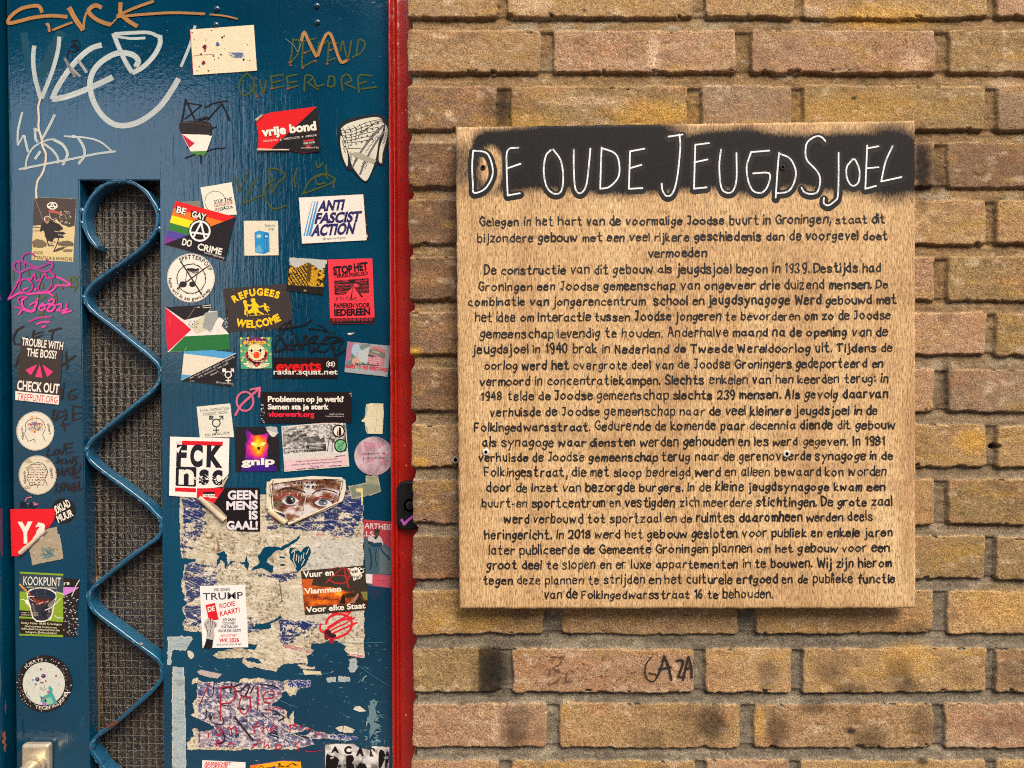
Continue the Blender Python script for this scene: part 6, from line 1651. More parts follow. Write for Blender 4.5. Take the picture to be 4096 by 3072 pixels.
def masked(s, x0, y0, x1, y1, step, fn, poly, name):
    s.flush(); nx = int((x1 - x0) / step) + 1; ny = int((y1 - y0) / step) + 1
    X, Y = np.meshgrid(np.linspace(x0, x1, nx), np.linspace(y0, y1, ny))
    m = inside(poly, X, Y) if poly else np.ones(X.shape, bool)
    rgb = fn((X - x0) / (x1 - x0), (Y - y0) / (y1 - y0))
    y = s.base - s.lv[0] * s.STEP; s.lv[0] += 1; q = S * (DIST + y) / DIST
    P = np.stack([(s.ox + X * s.k - 2048) * q, np.full(X.shape, y), CAMZ + (1536 - s.oy - Y * s.k) * q], -1).reshape(-1, 3)
    idn = np.arange(nx * ny).reshape(ny, nx); ok = m[:-1, :-1] & m[1:, :-1] & m[1:, 1:] & m[:-1, 1:]
    F = np.stack([idn[:-1, :-1], idn[1:, :-1], idn[1:, 1:], idn[:-1, 1:]], -1)[ok]
    us_, inv = np.unique(F, return_inverse=True)
    mesh_obj(name, P[us_], inv.reshape(F.shape).astype(np.int32), s.pm, s.root, s.org, rgb.reshape(-1, 3)[us_])
masked(s, 900, 430, 1290, 900, 3, catc, smooth_path([(900, 900), (930, 790), (945, 700), (950, 640), (940, 590), (960, 560), (945, 470), (945, 432), (985, 455), (1040, 500), (1100, 495), (1150, 488), (1200, 470), (1195, 520), (1180, 565), (1200, 620), (1190, 680), (1195, 760), (1240, 810), (1290, 898)], 3, True), 'cat_picture')
for (x, fl) in ((1042, 1), (1135, -1)): s.poly([(x - 36, 600 - 14 * fl), (x, 578), (x + 34, 596 + 12 * fl), (x + 10, 615), (x - 20, 612)], C(250, 226, 120), 3)
s.ell(1092, 644, 17, 18, C(40, 24, 60)); s.ell(1092, 690, 34, 7, C(248, 190, 60), n=14)
s.part('lettering').text('gnip', (900, 832), (1270, 820), 76, WH, .04).flush()
s.part('torn_corner').poly([(1160, 405), (1240, 400), (1298, 410), (1300, 450), (1310, 470), (1270, 520), (1230, 515), (1200, 470)], C(168, 172, 166), rough=3).poly([(1175, 440), (1300, 480), (1240, 520)], C(206, 202, 190)).flush()
def demo(u, v):
    n = fbm(u * 30, v * 22, 3, 4); m = fbm(u * 9, v * 7, 6, 3); k = fbm(u * 70, v * 60, 8, 2)
    t = .42 + .75 * n + .35 * k
    t = np.where(v < .40, t + .10 - .6 * np.clip(m, 0, 1), t)
    dark = (v > .36) & (v < .56) & (u < .66)
    t = np.where(dark, .10 + .5 * np.clip(m + .2, 0, 1) * (n > -.1), t)
    t = np.where((v > .52) & (v < .80) & (u < .38), .40 + .8 * n + .3 * k, t)
    t = np.where((v > .62) & (v < .86) & (u > .36) & (u < .68), .06 + .12 * n, t)
    t = np.where((v > .84) | ((v > .6) & (u > .68)), .74 + .15 * n, t)
    t = np.where((u > .955) & (v < .9), .2 + .5 * n, t)
    g = np.clip(t, .03, .9)[..., None]; return g * np.array([.80, .76, .70])
s = Sticker('black and white photo sticker of a street crowd with a pink caption strip', 'W', [(100, 178), (1120, 98), (1178, 815), (150, 900)], C(206, 196, 182), .9)
raster_pic(s, 118, 190, 1118, 700, 4.5, demo, sk=(22, -70))
for k in range(9): s.line([(200 + 42 * k, 560 - 3 * k), (206 + 42 * k, 700 - 4 * k)], 5, C(206, 202, 194), 0)
s.line([(160, 562), (520, 540)], 7, C(206, 202, 194), 0); s.line([(795, 215), (800, 400)], 8, C(206, 204, 196), 0); s.ell(793, 212, 28, 9, C(214, 212, 204)); s.poly([(685, 295), (760, 310), (770, 350), (715, 380)], C(200, 196, 190)); s.arc(880, 450, 30, 80, 180, 360, 12, C(40, 36, 36)); s.line([(908, 450), (905, 580)], 12, C(40, 36, 36), 0); s.line([(850, 450), (830, 580)], 10, C(40, 36, 36), 0)
for (w, y) in ((190, 472), (210, 496), (190, 520), (220, 542)):
    for k in range(13): s.line([(548 + k * w / 13, y - k), (548 + k * w / 13 + 5 + (k * 7) % 5, y - k - 6 + (k * 5) % 9)], 8, C(210, 206, 200), 0)
s.poly([(146, 722), (1140, 645), (1150, 800), (160, 880)], C(214, 180, 184), rough=2)
for (x0, y0, x1, y1) in ((350, 862, 500, 850), (520, 850, 700, 836), (850, 812, 1060, 800), (150, 810, 180, 812), (950, 660, 1120, 640)): s.poly([(x0, y0 - 6), (x1, y1 - 6), (x1 - 10, y1 + 6), (x0 + 10, y0 + 6)], C(40, 34, 34), rough=1.5)
s.part('emblem')
s.ell(1010, 255, 100, 102, BK, n=36); s.ell(1010, 256, 78, 82, WH, n=36); s.poly([(978, 330), (992, 195), (1006, 330)], C(206, 30, 36)); s.poly([(1008, 335), (1010, 215), (1025, 180), (1048, 215), (1055, 325)], BK)
s.ell(1040, 485, 104, 106, BK, n=36); s.ell(1040, 487, 84, 87, C(110, 178, 120), n=36); s.ring(1040, 495, 34, 36, 7, C(36, 60, 60)); s.line([(985, 545), (1090, 435)], 8, C(36, 60, 60), 0); s.line([(1090, 435), (1062, 438)], 7, C(36, 60, 60), 0); s.line([(1090, 435), (1086, 465)], 7, C(36, 60, 60), 0); s.line([(1015, 470), (985, 440)], 7, C(36, 60, 60), 0); s.line([(1043, 530), (1043, 560)], 8, C(36, 60, 60), 0); s.line([(1025, 545), (1062, 545)], 7, C(36, 60, 60), 0); s.line([(1025, 500), (1038, 482), (1042, 506), (1058, 488)], 6, C(36, 60, 60), 0)
KT = C(66, 56, 58)
s.part('lettering').text('Weet je nog die keer dat we met 300', (332, 752), (990, 704), 27, KT, .004).text('antifascisten een nazi/terf feestje verpestte?', (262, 804), (1068, 746), 27, KT, .004).text('Dat was tof!', (562, 828), (776, 814), 27, KT, .004).flush()
s = Sticker('torn blank cream sticker remnant with ragged left edge near the red frame', 'M4', [(1450, 1045), (1470, 1038), (1635, 1042), (1642, 1180), (1625, 1445), (1420, 1442), (1400, 1380), (1390, 1290), (1350, 1285), (1352, 1262), (1385, 1240), (1400, 1180), (1398, 1100), (1415, 1050)], C(206, 198, 164), .8, mat='paper', name='torn_sticker', rough=1.0)
s.line([(1560, 1050), (1540, 1180), (1545, 1300), (1525, 1420)], 4, C(150, 140, 110), 3); s.poly([(1400, 1100), (1430, 1060), (1420, 1160), (1410, 1230)], C(150, 156, 150), rough=3); s.poly([(1395, 1330), (1425, 1360), (1440, 1440), (1415, 1420)], C(160, 160, 148), rough=3); s.line([(1500, 1045), (1512, 1085)], 4, C(160, 150, 120), 0).flush()
def cloud(u, v):
    n = fbm(u * 4, v * 3, 2, 4); m = fbm(u * 14, v * 6, 4, 3)
    return mixc([(0, C(96, 78, 80)), (.35, C(150, 126, 134)), (.6, C(186, 160, 168)), (1, C(206, 186, 190))], .55 + .6 * n + .2 * m - .4 * sstep(.45, .0, v) * sstep(.35, .65, u))
s = Sticker('round mauve cloudy sticker with small typewriter words and pink handwriting', 'M6', circ(1145, 362, 198, 195), C(170, 146, 154), .9)
masked(s, 947, 167, 1343, 557, 4, cloud, circ(1145, 362, 196, 193), 'picture')
PG = C(196, 112, 140)
s.part('marker_writing')
for p in ([(1045, 225), (1060, 285)], [(1040, 225), (1090, 235), (1110, 270), (1065, 290)], [(1125, 220), (1120, 275), (1165, 270)], [(1120, 245), (1155, 240)], [(1185, 225), (1200, 280), (1225, 225)], [(1010, 345), (1050, 340)], [(1035, 345), (1040, 420)], [(1080, 380), (1090, 420), (1140, 400)], [(1230, 380), (1235, 430), (1290, 425)], [(1230, 350), (1290, 345)]): s.line(p, 11, PG, 3)
s.part('lettering').text('silence is', (1034, 352), (1256, 338), 22, C(40, 32, 36), .004).text('complicity', (1036, 395), (1258, 386), 22, C(40, 32, 36), .004).flush()
s = Sticker('large white sticker with heavy black letters between two red bars, corner torn', 'M5', [(112, 515), (768, 535), (758, 930), (705, 985), (680, 1070), (560, 1085), (410, 1088), (405, 1192), (100, 1168)], C(228, 222, 212), 1.3)
s.part('emblem').poly([(244, 560), (696, 572), (692, 620), (240, 608)], C(206, 22, 38)).poly([(168, 1078), (400, 1086), (398, 1132), (166, 1122)], C(206, 22, 38)); s.line([(180, 575), (190, 590)], 6, C(206, 60, 70), 0); s.line([(205, 598), (225, 570)], 6, C(206, 60, 70), 0)
KN = C(30, 27, 36)
s.part('lettering').text('F', (178, 828), (292, 832), 210, KN, .06).text('C', (330, 832), (470, 836), 215, KN, .06).text('K', (512, 838), (690, 844), 215, KN, .06).poly([(176, 648), (240, 618), (200, 700)], C(228, 222, 212))
s.poly([(190, 845), (390, 852), (404, 866), (398, 1060), (388, 1070), (180, 1060), (172, 1045), (176, 860)], KN).text('n', (205, 1035), (372, 1040), 225, WH, .03).text('s', (430, 1030), (540, 1034), 210, KN, .05).text('c', (572, 1036), (690, 1040), 210, KN, .05)
s.worn(60, (370, 950, 680, 1045), C(224, 218, 206), 4, 13).flush(); s.roll((690, 1068), (760, 950), 16, C(196, 176, 140), r1=8)
s = Sticker('black sticker with white capitals, its left half torn and curling', 'M5', [(405, 1085), (715, 1080), (1105, 1080), (1108, 1565), (860, 1562), (740, 1480), (738, 1400), (700, 1350), (640, 1290), (560, 1240), (440, 1190), (405, 1180)], C(26, 20, 22), 1.0)
s.poly([(405, 1086), (714, 1081), (600, 1252), (560, 1238), (440, 1190), (405, 1180)], C(212, 26, 40))
s.part('emblem').poly([(480, 1130), (608, 1124), (602, 1150), (476, 1152)], BK).poly([(474, 1152), (606, 1150), (604, 1182), (472, 1184)], WH).text('vrije bond', (482, 1176), (600, 1176), 20, BK, .02).poly([(540, 1188), (630, 1186), (628, 1194), (542, 1196)], WH)
s.part('lettering').text('GEEN', (750, 1208), (1078, 1204), 92, C(216, 208, 212), .04, shadow=C(90, 84, 90), sd=(-3, 3)).text('MENS', (735, 1322), (1082, 1316), 88, C(216, 208, 212), .04, shadow=C(90, 84, 90), sd=(-3, 3)).text('IS', (985, 1428), (1082, 1426), 88, C(216, 208, 212), .04, shadow=C(90, 84, 90), sd=(-3, 3)).text('GAAL!', (736, 1540), (1082, 1540), 88, C(216, 208, 212), .04, shadow=C(90, 84, 90), sd=(-3, 3)).flush()
s.part('torn_flap').poly([(400, 1185), (560, 1232), (640, 1290), (740, 1400), (735, 1470), (700, 1420), (560, 1300), (470, 1230)], C(150, 136, 112)).flush(); s.roll((440, 1190), (720, 1440), 26, C(186, 172, 148), r1=34)
# --- drawn eyes sticker
s = Sticker('hand-drawn sticker of two staring eyes with crumpled white border', 'E', [(160, 120), (350, 112), (620, 90), (680, 80), (1090, 98), (1140, 140), (1152, 240), (1110, 400), (1030, 470), (830, 560), (380, 730), (350, 640), (330, 595), (300, 580), (110, 525), (92, 440), (78, 250), (90, 200)], C(216, 206, 184), 1.5)
def skin(u, v):
    n = fbm(u * 5 + 2 * v, v * 6 - 2 * u, 3, 4); m = fbm(u * 18 + 8 * v, v * 8, 6, 3)
    return mixc([(0, C(70, 42, 32)), (.35, C(112, 72, 50)), (.6, C(140, 104, 86)), (.8, C(186, 170, 164)), (1, C(206, 198, 196))], .50 + .95 * n + .35 * m + .3 * np.exp(-((u - .52) / .06) ** 2))
masked(s, 160, 118, 1090, 700, 6, skin, [(165, 185), (640, 120), (900, 125), (1095, 150), (1075, 250), (1030, 440), (820, 540), (380, 690), (360, 660), (330, 590), (280, 560), (180, 520), (165, 350)], 'picture')
s.part('eyes')
EK = C(36, 26, 28)
for p, w, c in (([(240, 285), (330, 240), (440, 250), (540, 275), (600, 300)], 20, C(60, 40, 40)), ([(300, 262), (400, 235), (500, 265)], 12, EK), ([(700, 320), (760, 280), (860, 262), (960, 280), (1030, 310)], 16, C(66, 44, 44)), ([(730, 295), (830, 265), (900, 262)], 10, EK),
                ([(180, 360), (260, 380), (330, 340), (400, 325), (480, 345), (540, 400)], 16, C(150, 40, 44)), ([(240, 470), (320, 480), (380, 490), (440, 475)], 12, C(160, 60, 54)), ([(700, 410), (770, 370), (860, 350), (930, 365)], 16, C(140, 30, 44)), ([(560, 600), (580, 520), (560, 420)], 8, C(90, 60, 60)), ([(640, 300), (600, 420), (620, 560)], 10, C(196, 188, 190)), ([(660, 180), (640, 300)], 16, C(190, 180, 178))): s.line(p, w, c, 4)
s.poly([(285, 410), (330, 365), (400, 345), (460, 355), (520, 400), (490, 440), (420, 470), (350, 462)], C(200, 200, 200), 3); s.ell(405, 405, 68, 56, C(66, 72, 66)); s.ell(405, 405, 46, 46, EK); s.ell(425, 385, 13, 11, WH, n=10); s.ell(440, 412, 8, 8, C(190, 190, 190), n=8); s.line([(285, 415), (350, 360), (430, 345), (520, 400)], 10, EK, 4); s.line([(300, 440), (380, 478), (500, 470)], 8, C(110, 80, 100), 3)
s.poly([(730, 440), (780, 400), (860, 390), (940, 420), (960, 460), (880, 485), (790, 480)], C(198, 200, 206), 3); s.ell(842, 432, 62, 44, C(96, 100, 112)); s.poly([(790, 400), (850, 395), (900, 400), (840, 425)], C(50, 46, 56)); s.ell(870, 445, 16, 8, C(200, 204, 210), n=10); s.line([(720, 430), (780, 392), (870, 385), (960, 430)], 8, EK, 3)
rr = random.Random(6)
for k in range(14): x = 180 + 30 * k; s.line([(x * .9 + 40, 350 - 20 * math.sin(k / 4)), (x * .9 + 40 + rr.uniform(-12, 12), 320 - 24 * math.sin(k / 4))], 6, rr.choice([C(196, 70, 70), C(214, 190, 186), C(150, 40, 44)]), 0)
for k in range(16): x = 930 + rr.random() * 100; y = 340 + rr.random() * 100; s.line([(x, y), (x + 36, y - 30)], 6, rr.choice([C(206, 180, 186), C(190, 150, 160), C(170, 120, 130)]), 0)
for k in range(8): s.line([(190 + rr.random() * 60, 380 + rr.random() * 100), (220 + rr.random() * 90, 420 + rr.random() * 110)], 12, rr.choice([C(80, 110, 84), C(64, 96, 70), C(190, 90, 84)]), 2)
for p in ([(180, 185), (400, 155), (620, 125)], [(850, 118), (1000, 140), (1110, 160)], [(140, 250), (150, 400), (170, 520)], [(1110, 130), (1090, 250), (1040, 420)], [(165, 180), (160, 300), (150, 420)], [(1050, 220), (1060, 320), (1035, 420)], [(370, 690), (420, 680), (520, 660)], [(180, 140), (120, 260), (130, 360)], [(840, 130), (960, 125), (1090, 135)]): s.line(p, 8, C(34, 30, 34), 4)
s.part('lettering').hand('look me in', (425, 182), (800, 186), 42, 8, C(32, 26, 28), .3, 6).hand('the eyes', (545, 238), (860, 240), 42, 8, C(32, 26, 28), .3, 7).flush()
s.roll((390, 722), (1100, 410), 18, C(206, 190, 160), r1=12); s.roll((120, 540), (352, 705), 34, C(190, 176, 140), r1=40); s.roll((96, 510), (120, 150), 16, C(214, 204, 182), r1=22)
# ------------------------------------------------------------------ torn posters and tape on the lower door
def fpts(fr, pts):
    ox, oy, k = FR[fr]; return [(ox + x * k, oy + y * k) for x, y in pts]
def sheet(name, label, cat, outline, holes, colfn, lift, step=1.7, rag=4.5, seed=1, kind=None, bulge=0.0):
    xs = [p[0] for p in outline]; ys = [p[1] for p in outline]
    x0, x1, y0, y1 = min(xs) - 8, max(xs) + 8, min(ys) - 8, max(ys) + 8
    X, Y = np.meshgrid(np.arange(x0, x1, step), np.arange(y0, y1, step))
    a = fbm(X / 26, Y / 26, seed, 3); b = fbm(X / 9, Y / 9, seed + 1, 2)
    wx = X + rag * (a * 1.2 + b * .7); wy = Y + rag * (fbm(X / 24, Y / 24, seed + 3, 3) * 1.2 + fbm(X / 8, Y / 8, seed + 4, 2) * .7)
    m = inside(outline, wx, wy)
    for h in holes: m &= ~inside(h, wx, wy)
    rgb = colfn(X, Y)
    # a white torn rim where the sheet ends
    e = m.copy()
    for d in range(2):
        e = e & np.roll(e, 1, 0) & np.roll(e, -1, 0) & np.roll(e, 1, 1) & np.roll(e, -1, 1)
    rim = m & ~e & (b > -.25)
    rgb[rim] = rgb[rim] * .35 + np.array(C(206, 192, 166)) * .65
    y = YD - lift * 1e-3 - bulge * .001 * np.clip(fbm(X / 60, Y / 60, seed + 9, 3), 0, 1)
    q = S * (DIST + y) / DIST
    P = np.stack([(X - 2048) * q, y, CAMZ + (1536 - Y) * q], -1).reshape(-1, 3)
    ny, nx = X.shape; idn = np.arange(nx * ny).reshape(ny, nx)
    ok = m[:-1, :-1] & m[1:, :-1] & m[1:, 1:] & m[:-1, 1:]
    F = np.stack([idn[:-1, :-1], idn[1:, :-1], idn[1:, 1:], idn[:-1, 1:]], -1)[ok]
    us_, inv = np.unique(F, return_inverse=True)
    org = PX(sum(xs) / len(xs), sum(ys) / len(ys), YD)
    o = mesh_obj(name, P[us_], inv.reshape(F.shape).astype(np.int32), MAT['paper'], None, org, rgb.reshape(-1, 3)[us_], smooth=True)
    tag(o, label, cat, None, kind)
    return o, org
def lerp(a, b, f): return a * (1 - f[..., None]) + np.array(b) * f[..., None]

O39 = fpts('P2', [(60, 70), (340, 60), (600, 60), (1225, 22), (1228, 300), (1226, 520), (1230, 800)]) + fpts('P3', [(1207, 20), (1207, 232), (1150, 225), (1100, 205), (1080, 180), (1090, 160), (1070, 150), (1040, 130), (1000, 125), (960, 145), (890, 140), (880, 165), (905, 180), (880, 205), (860, 215), (870, 260), (860, 275), (905, 285), (908, 298), (830, 300), (790, 270), (720, 262), (690, 295), (670, 318), (620, 305), (560, 285), (500, 295), (470, 265), (465, 235), (480, 225), (420, 232), (310, 235), (285, 215), (330, 185), (420, 172), (540, 182), (560, 150), (480, 142), (440, 130), (250, 90), (200, 72), (150, 75), (112, 55), (105, 20)]) + fpts('P2', [(90, 925), (78, 880), (98, 850), (80, 800), (75, 775), (108, 745), (75, 730), (90, 700), (70, 620), (85, 560), (90, 500), (165, 485), (160, 470), (75, 470), (62, 350)])
H39 = [fpts('P2', q) for q in ([(290, 440), (330, 425), (345, 415), (365, 470), (355, 530), (345, 490), (320, 480), (300, 520), (300, 480), (318, 455)], [(355, 530), (380, 490), (415, 478), (385, 500)], [(430, 490), (470, 490), (485, 450), (490, 490), (505, 500), (490, 540), (475, 505)],
        [(520, 545), (570, 490), (560, 450), (600, 395), (650, 390), (700, 400), (830, 325), (825, 345), (720, 410), (660, 420), (640, 450), (620, 470), (615, 490), (650, 510), (650, 560), (620, 545), (580, 520)], [(515, 910), (550, 885), (640, 870), (700, 830), (705, 850), (640, 880), (640, 905), (600, 918), (560, 912)],
        [(760, 400), (790, 395), (830, 430), (860, 400), (880, 395), (900, 430), (870, 490), (812, 555), (770, 470)], [(700, 455), (735, 460), (705, 468)], [(700, 500), (735, 505), (705, 512)])] + [fpts('P3', q) for q in ([(480, 230), (560, 235), (585, 262), (500, 252)], [(780, 262), (850, 262), (850, 270), (780, 268)], [(750, 122), (830, 70), (830, 76), (755, 130)], [(848, 100), (870, 95), (868, 102), (850, 106)])]
B39 = [(fpts('P2', q), k) for q, k in (([(80, 90), (240, 100), (235, 260), (82, 460)], .45), ([(80, 110), (130, 80), (220, 100), (215, 190), (90, 250)], .8), ([(100, 495), (180, 500), (180, 560), (100, 570)], .75), ([(95, 570), (292, 590), (292, 625), (100, 765)], .8), ([(180, 500), (300, 500), (300, 590), (180, 570)], .4), ([(95, 770), (190, 765), (190, 900), (95, 860)], .8),
       ([(600, 170), (990, 150), (1160, 0), (1224, 40), (1222, 200), (1150, 340), (980, 300), (700, 265), (600, 300)], .5), ([(1010, 150), (1160, 60), (1222, 60), (1218, 190), (1000, 170)], 1.0), ([(980, 170), (1080, 180), (1060, 270), (975, 290)], .95), ([(1160, 180), (1220, 180), (1150, 342), (1120, 320)], .6), ([(640, 570), (800, 545), (790, 585), (700, 620)], .6), ([(690, 850), (950, 870), (900, 910), (690, 952)], .6), ([(490, 830), (560, 860), (560, 940), (490, 930)], .55), ([(560, 560), (700, 570), (700, 590), (560, 580)], .5))] + [(fpts('P3', q), k) for q, k in (([(700, 0), (960, 20), (800, 100), (720, 165), (680, 120)], .6), ([(100, 0), (215, 0), (215, 30), (110, 40)], .45))]
def col39(X, Y):
    n = fbm(X / 70, Y / 70, 11, 4); m = fbm(X / 16, Y / 12, 12, 4); k = fbm(X / 4.5, Y / 4.5, 13, 2); w = fbm(X / 34, Y / 8, 14, 4)
    out = np.zeros(X.shape + (3,)) + np.array(C(186, 174, 148))
    out = lerp(out, C(162, 146, 118), sstep(0, .5, n)); out = lerp(out, C(214, 204, 182), sstep(.05, .5, w) * .7); out = lerp(out, C(132, 118, 96), sstep(.12, .6, -m) * .55); out = lerp(out, C(222, 214, 196), sstep(.1, .6, k + .4 * m) * .45)
    gr = sstep(1130, 1260, X + 60 * n) * sstep(2120, 2180, Y + 20 * n) * sstep(2560, 2400, Y)
    out = lerp(out, C(184, 184, 174), gr * .8)
    pore = sstep(.36, .5, fbm(X / 7, Y / 7, 15, 1)) * sstep(-.4, .1, n + .3 * m)
    out = lerp(out, C(98, 90, 72), pore * .75 * (1 - .5 * gr))
    big = sstep(.50, .58, fbm(X / 13, Y / 13, 16, 2)); out = lerp(out, C(96, 88, 68), big * .5)
    # lifted layers: a pale torn line with the darker step beside it
    t = fbm(X / 110 + .4 * m, Y / 55, 19, 3)
    out = lerp(out, C(230, 222, 204), sstep(.022, .006, np.abs(t)) * .8); out = lerp(out, C(104, 94, 76), sstep(.02, .004, np.abs(t - .03)) * .5)
    for poly, st in B39:
        ins = inside(poly, X + 16 * n + 5 * m, Y + 10 * m + 4 * k).astype(float)
        v = .55 * k + .5 * m + .75 * w
        d = sstep(.10, -.06, v - (.95 * (st - .42)))
        out = lerp(out, C(24, 42, 94), ins * d * .94)
        out = lerp(out, C(44, 72, 136), ins * d * sstep(.1, .5, m) * .5)
    scr = sstep(.47, .53, fbm((X + .6 * Y) / 70, (Y - .5 * X) / 3.5, 21, 2)) + sstep(.5, .56, fbm(X / 50, Y / 3, 22, 2)); out = lerp(out, C(222, 214, 198), np.clip(scr, 0, 1) * .6)
    for (x, y, rx, ry) in ((840, 2145, 20, 14), (855, 2185, 14, 22), (870, 2190, 10, 26)):
        q = np.hypot((X - x) / rx, (Y - y) / ry); out = lerp(out, C(112, 88, 56), sstep(1.3, .6, q) * .8); out = lerp(out, C(222, 206, 180), sstep(.8, .3, np.hypot((X - x + 6) / rx, (Y - y + 5) / ry)) * .8)
    return out
o39, G39 = sheet('torn_poster', 'large torn paper poster remnant, cream with mottled dark blue patches and a scratched heart', 'poster', O39, H39, col39, .30, seed=31, bulge=.12)
def on_sheet(o, org, name, fn, lift, label=None):
    a = Art(YD - lift * 1e-3, 'S', [1]); fn(a); a.build(name, o, MAT['paper'], org, label)
def f39(a):
    a.fr('P2'); c = C(196, 190, 172)
    for p in ([(770, 430), (800, 410)], [(785, 470), (790, 420)], [(800, 480), (805, 440)], [(815, 490), (818, 450)], [(830, 480), (835, 445)], [(845, 465), (850, 430)], [(775, 420), (790, 405), (805, 415)], [(865, 440), (880, 405)], [(800, 520), (780, 470)], [(835, 510), (855, 470)]): a.line(p, 5, c, 0)
    a.line([(695, 600), (700, 660), (712, 740)], 4, C(50, 44, 40), 3); a.line([(690, 590), (720, 575), (800, 550)], 3, C(84, 76, 66), 3)
on_sheet(o39, G39, 'paper_scratches', f39, .50)
def r39(a):
    a.fr('N2'); c = C(206, 30, 44)
    for p, w in (([(690, 980), (760, 960), (890, 965)], 16), ([(620, 1090), (640, 1040), (700, 995), (790, 985), (870, 1020), (905, 1080), (890, 1150), (830, 1210), (710, 1255), (640, 1240), (600, 1190)], 26), ([(560, 1095), (555, 1150), (590, 1180), (700, 1110), (800, 1050), (930, 1030)], 22), ([(640, 1190), (740, 1130), (850, 1080), (900, 1010)], 16), ([(690, 1200), (800, 1150), (890, 1110), (960, 1080)], 20), ([(640, 1130), (720, 1080), (840, 1010), (890, 960)], 18), ([(700, 985), (720, 965)], 18)): a.line(p, w, c, 4)
    for (x, y, rx, ry, cc) in ((640, 1200, 40, 44, C(60, 20, 28)), (690, 1225, 44, 26, C(44, 24, 34)), (680, 1285, 30, 28, C(150, 26, 40)), (625, 1240, 26, 34, C(120, 24, 34))): a.ell(x, y, rx, ry, cc, n=12)
    for p in ([(160, 1330), (260, 1345), (360, 1370)], [(170, 1350), (300, 1372)], [(400, 1405), (460, 1412)], [(930, 1430), (1030, 1450)], [(860, 1440), (1000, 1462)], [(520, 95), (600, 105)], [(700, 120), (760, 140)]): a.line(p, 11, C(190, 116, 122), 3)
    a.fr('P2'); a.line([(640, 185), (655, 210), (680, 235)], 10, C(190, 90, 90), 3); a.line([(930, 315), (965, 312)], 10, C(190, 130, 126), 3)
on_sheet(o39, G39, 'red_marker_symbol', r39, .52)

O43 = fpts('P3', [(200, 380), (160, 392), (168, 352), (190, 345), (232, 378), (350, 370), (440, 376), (455, 355), (500, 350), (590, 350), (700, 372), (740, 362), (880, 362), (878, 405), (820, 408), (800, 430), (790, 450), (760, 458), (728, 432), (705, 440), (708, 466), (680, 492), (640, 518), (700, 530), (742, 550), (735, 580), (745, 600), (780, 540), (785, 620), (830, 640), (880, 655), (870, 668), (800, 682), (760, 690), (850, 700), (895, 664), (990, 690), (1080, 695), (1170, 710), (1165, 725), (1090, 735), (990, 720), (890, 722), (902, 752), (872, 765), (820, 775), (790, 786), (130, 785), (128, 755), (170, 700), (165, 660), (195, 650), (205, 676), (300, 655), (285, 635), (200, 600), (150, 575), (175, 560), (168, 500), (195, 470), (196, 430)])
H43 = [fpts('P3', q) for q in ([(620, 690), (660, 665), (690, 700), (690, 715), (650, 700)], [(420, 690), (440, 680), (447, 705), (425, 712)], [(265, 585), (285, 582), (285, 596), (268, 598)], [(480, 580), (505, 575), (500, 590)], [(650, 570), (700, 570), (695, 582), (650, 580)], [(205, 660), (290, 640), (300, 655), (210, 678)])]
def col43(X, Y):
    n = fbm(X / 46, Y / 46, 51, 4); m = fbm(X / 14, Y / 9, 52, 4); k = fbm(X / 4.5, Y / 4.5, 53, 2); v = fbm(X / 6, Y / 70, 54, 3)
    out = np.zeros(X.shape + (3,)) + np.array(C(104, 100, 130))
    out = lerp(out, C(172, 150, 152), sstep(-.05, .3, n + .3 * k)); out = lerp(out, C(34, 46, 98), sstep(.02, .3, v + .5 * k + .2 * m) * .8); out = lerp(out, C(214, 206, 198), sstep(.12, .32, m + .45 * k) * .85); out = lerp(out, C(38, 34, 42), sstep(.25, .45, -m - .35 * v + .3 * k) * .6)
    scr = sstep(.46, .53, fbm((X + .4 * Y) / 60, (Y - .3 * X) / 3.5, 57, 2)) + sstep(.46, .53, fbm((X - .7 * Y) / 4, (Y + .5 * X) / 50, 58, 2)); out = lerp(out, C(220, 212, 204), np.clip(scr, 0, 1) * .7)
    PXx, PYy = FR['P3'][0], FR['P3'][1]
    u = (X - 660) / .6614; w = (Y - 2480) / .6614
    edge = (u < 202 + 8 * n) | (w > 770 + 5 * n) | ((w < 378 + 8 * n) & (u < 600)) | ((u > 720) & (u < 800) & (w < 630))
    cream = lerp(lerp(np.zeros(X.shape + (3,)) + np.array(C(196, 184, 158)), C(120, 110, 92), sstep(.34, .48, fbm(X / 8, Y / 8, 55, 1)) * .7), C(222, 210, 190), sstep(.1, .5, m) * .6)
    out = np.where(edge[..., None], cream, out)
    bl = (u > 745) & (w < 405) & (u > 735) | (u > 1000)
    out = np.where(bl[..., None], lerp(np.zeros(X.shape + (3,)) + np.array(C(38, 58, 118)), C(200, 196, 190), sstep(.15, .4, k + .3 * m)), out)
    return out
o43, G43 = sheet('torn_poster', 'shredded purple and pink poster remnant with red and black handwriting near the bottom', 'poster', O43, H43, col43, .30, seed=61, bulge=.12)
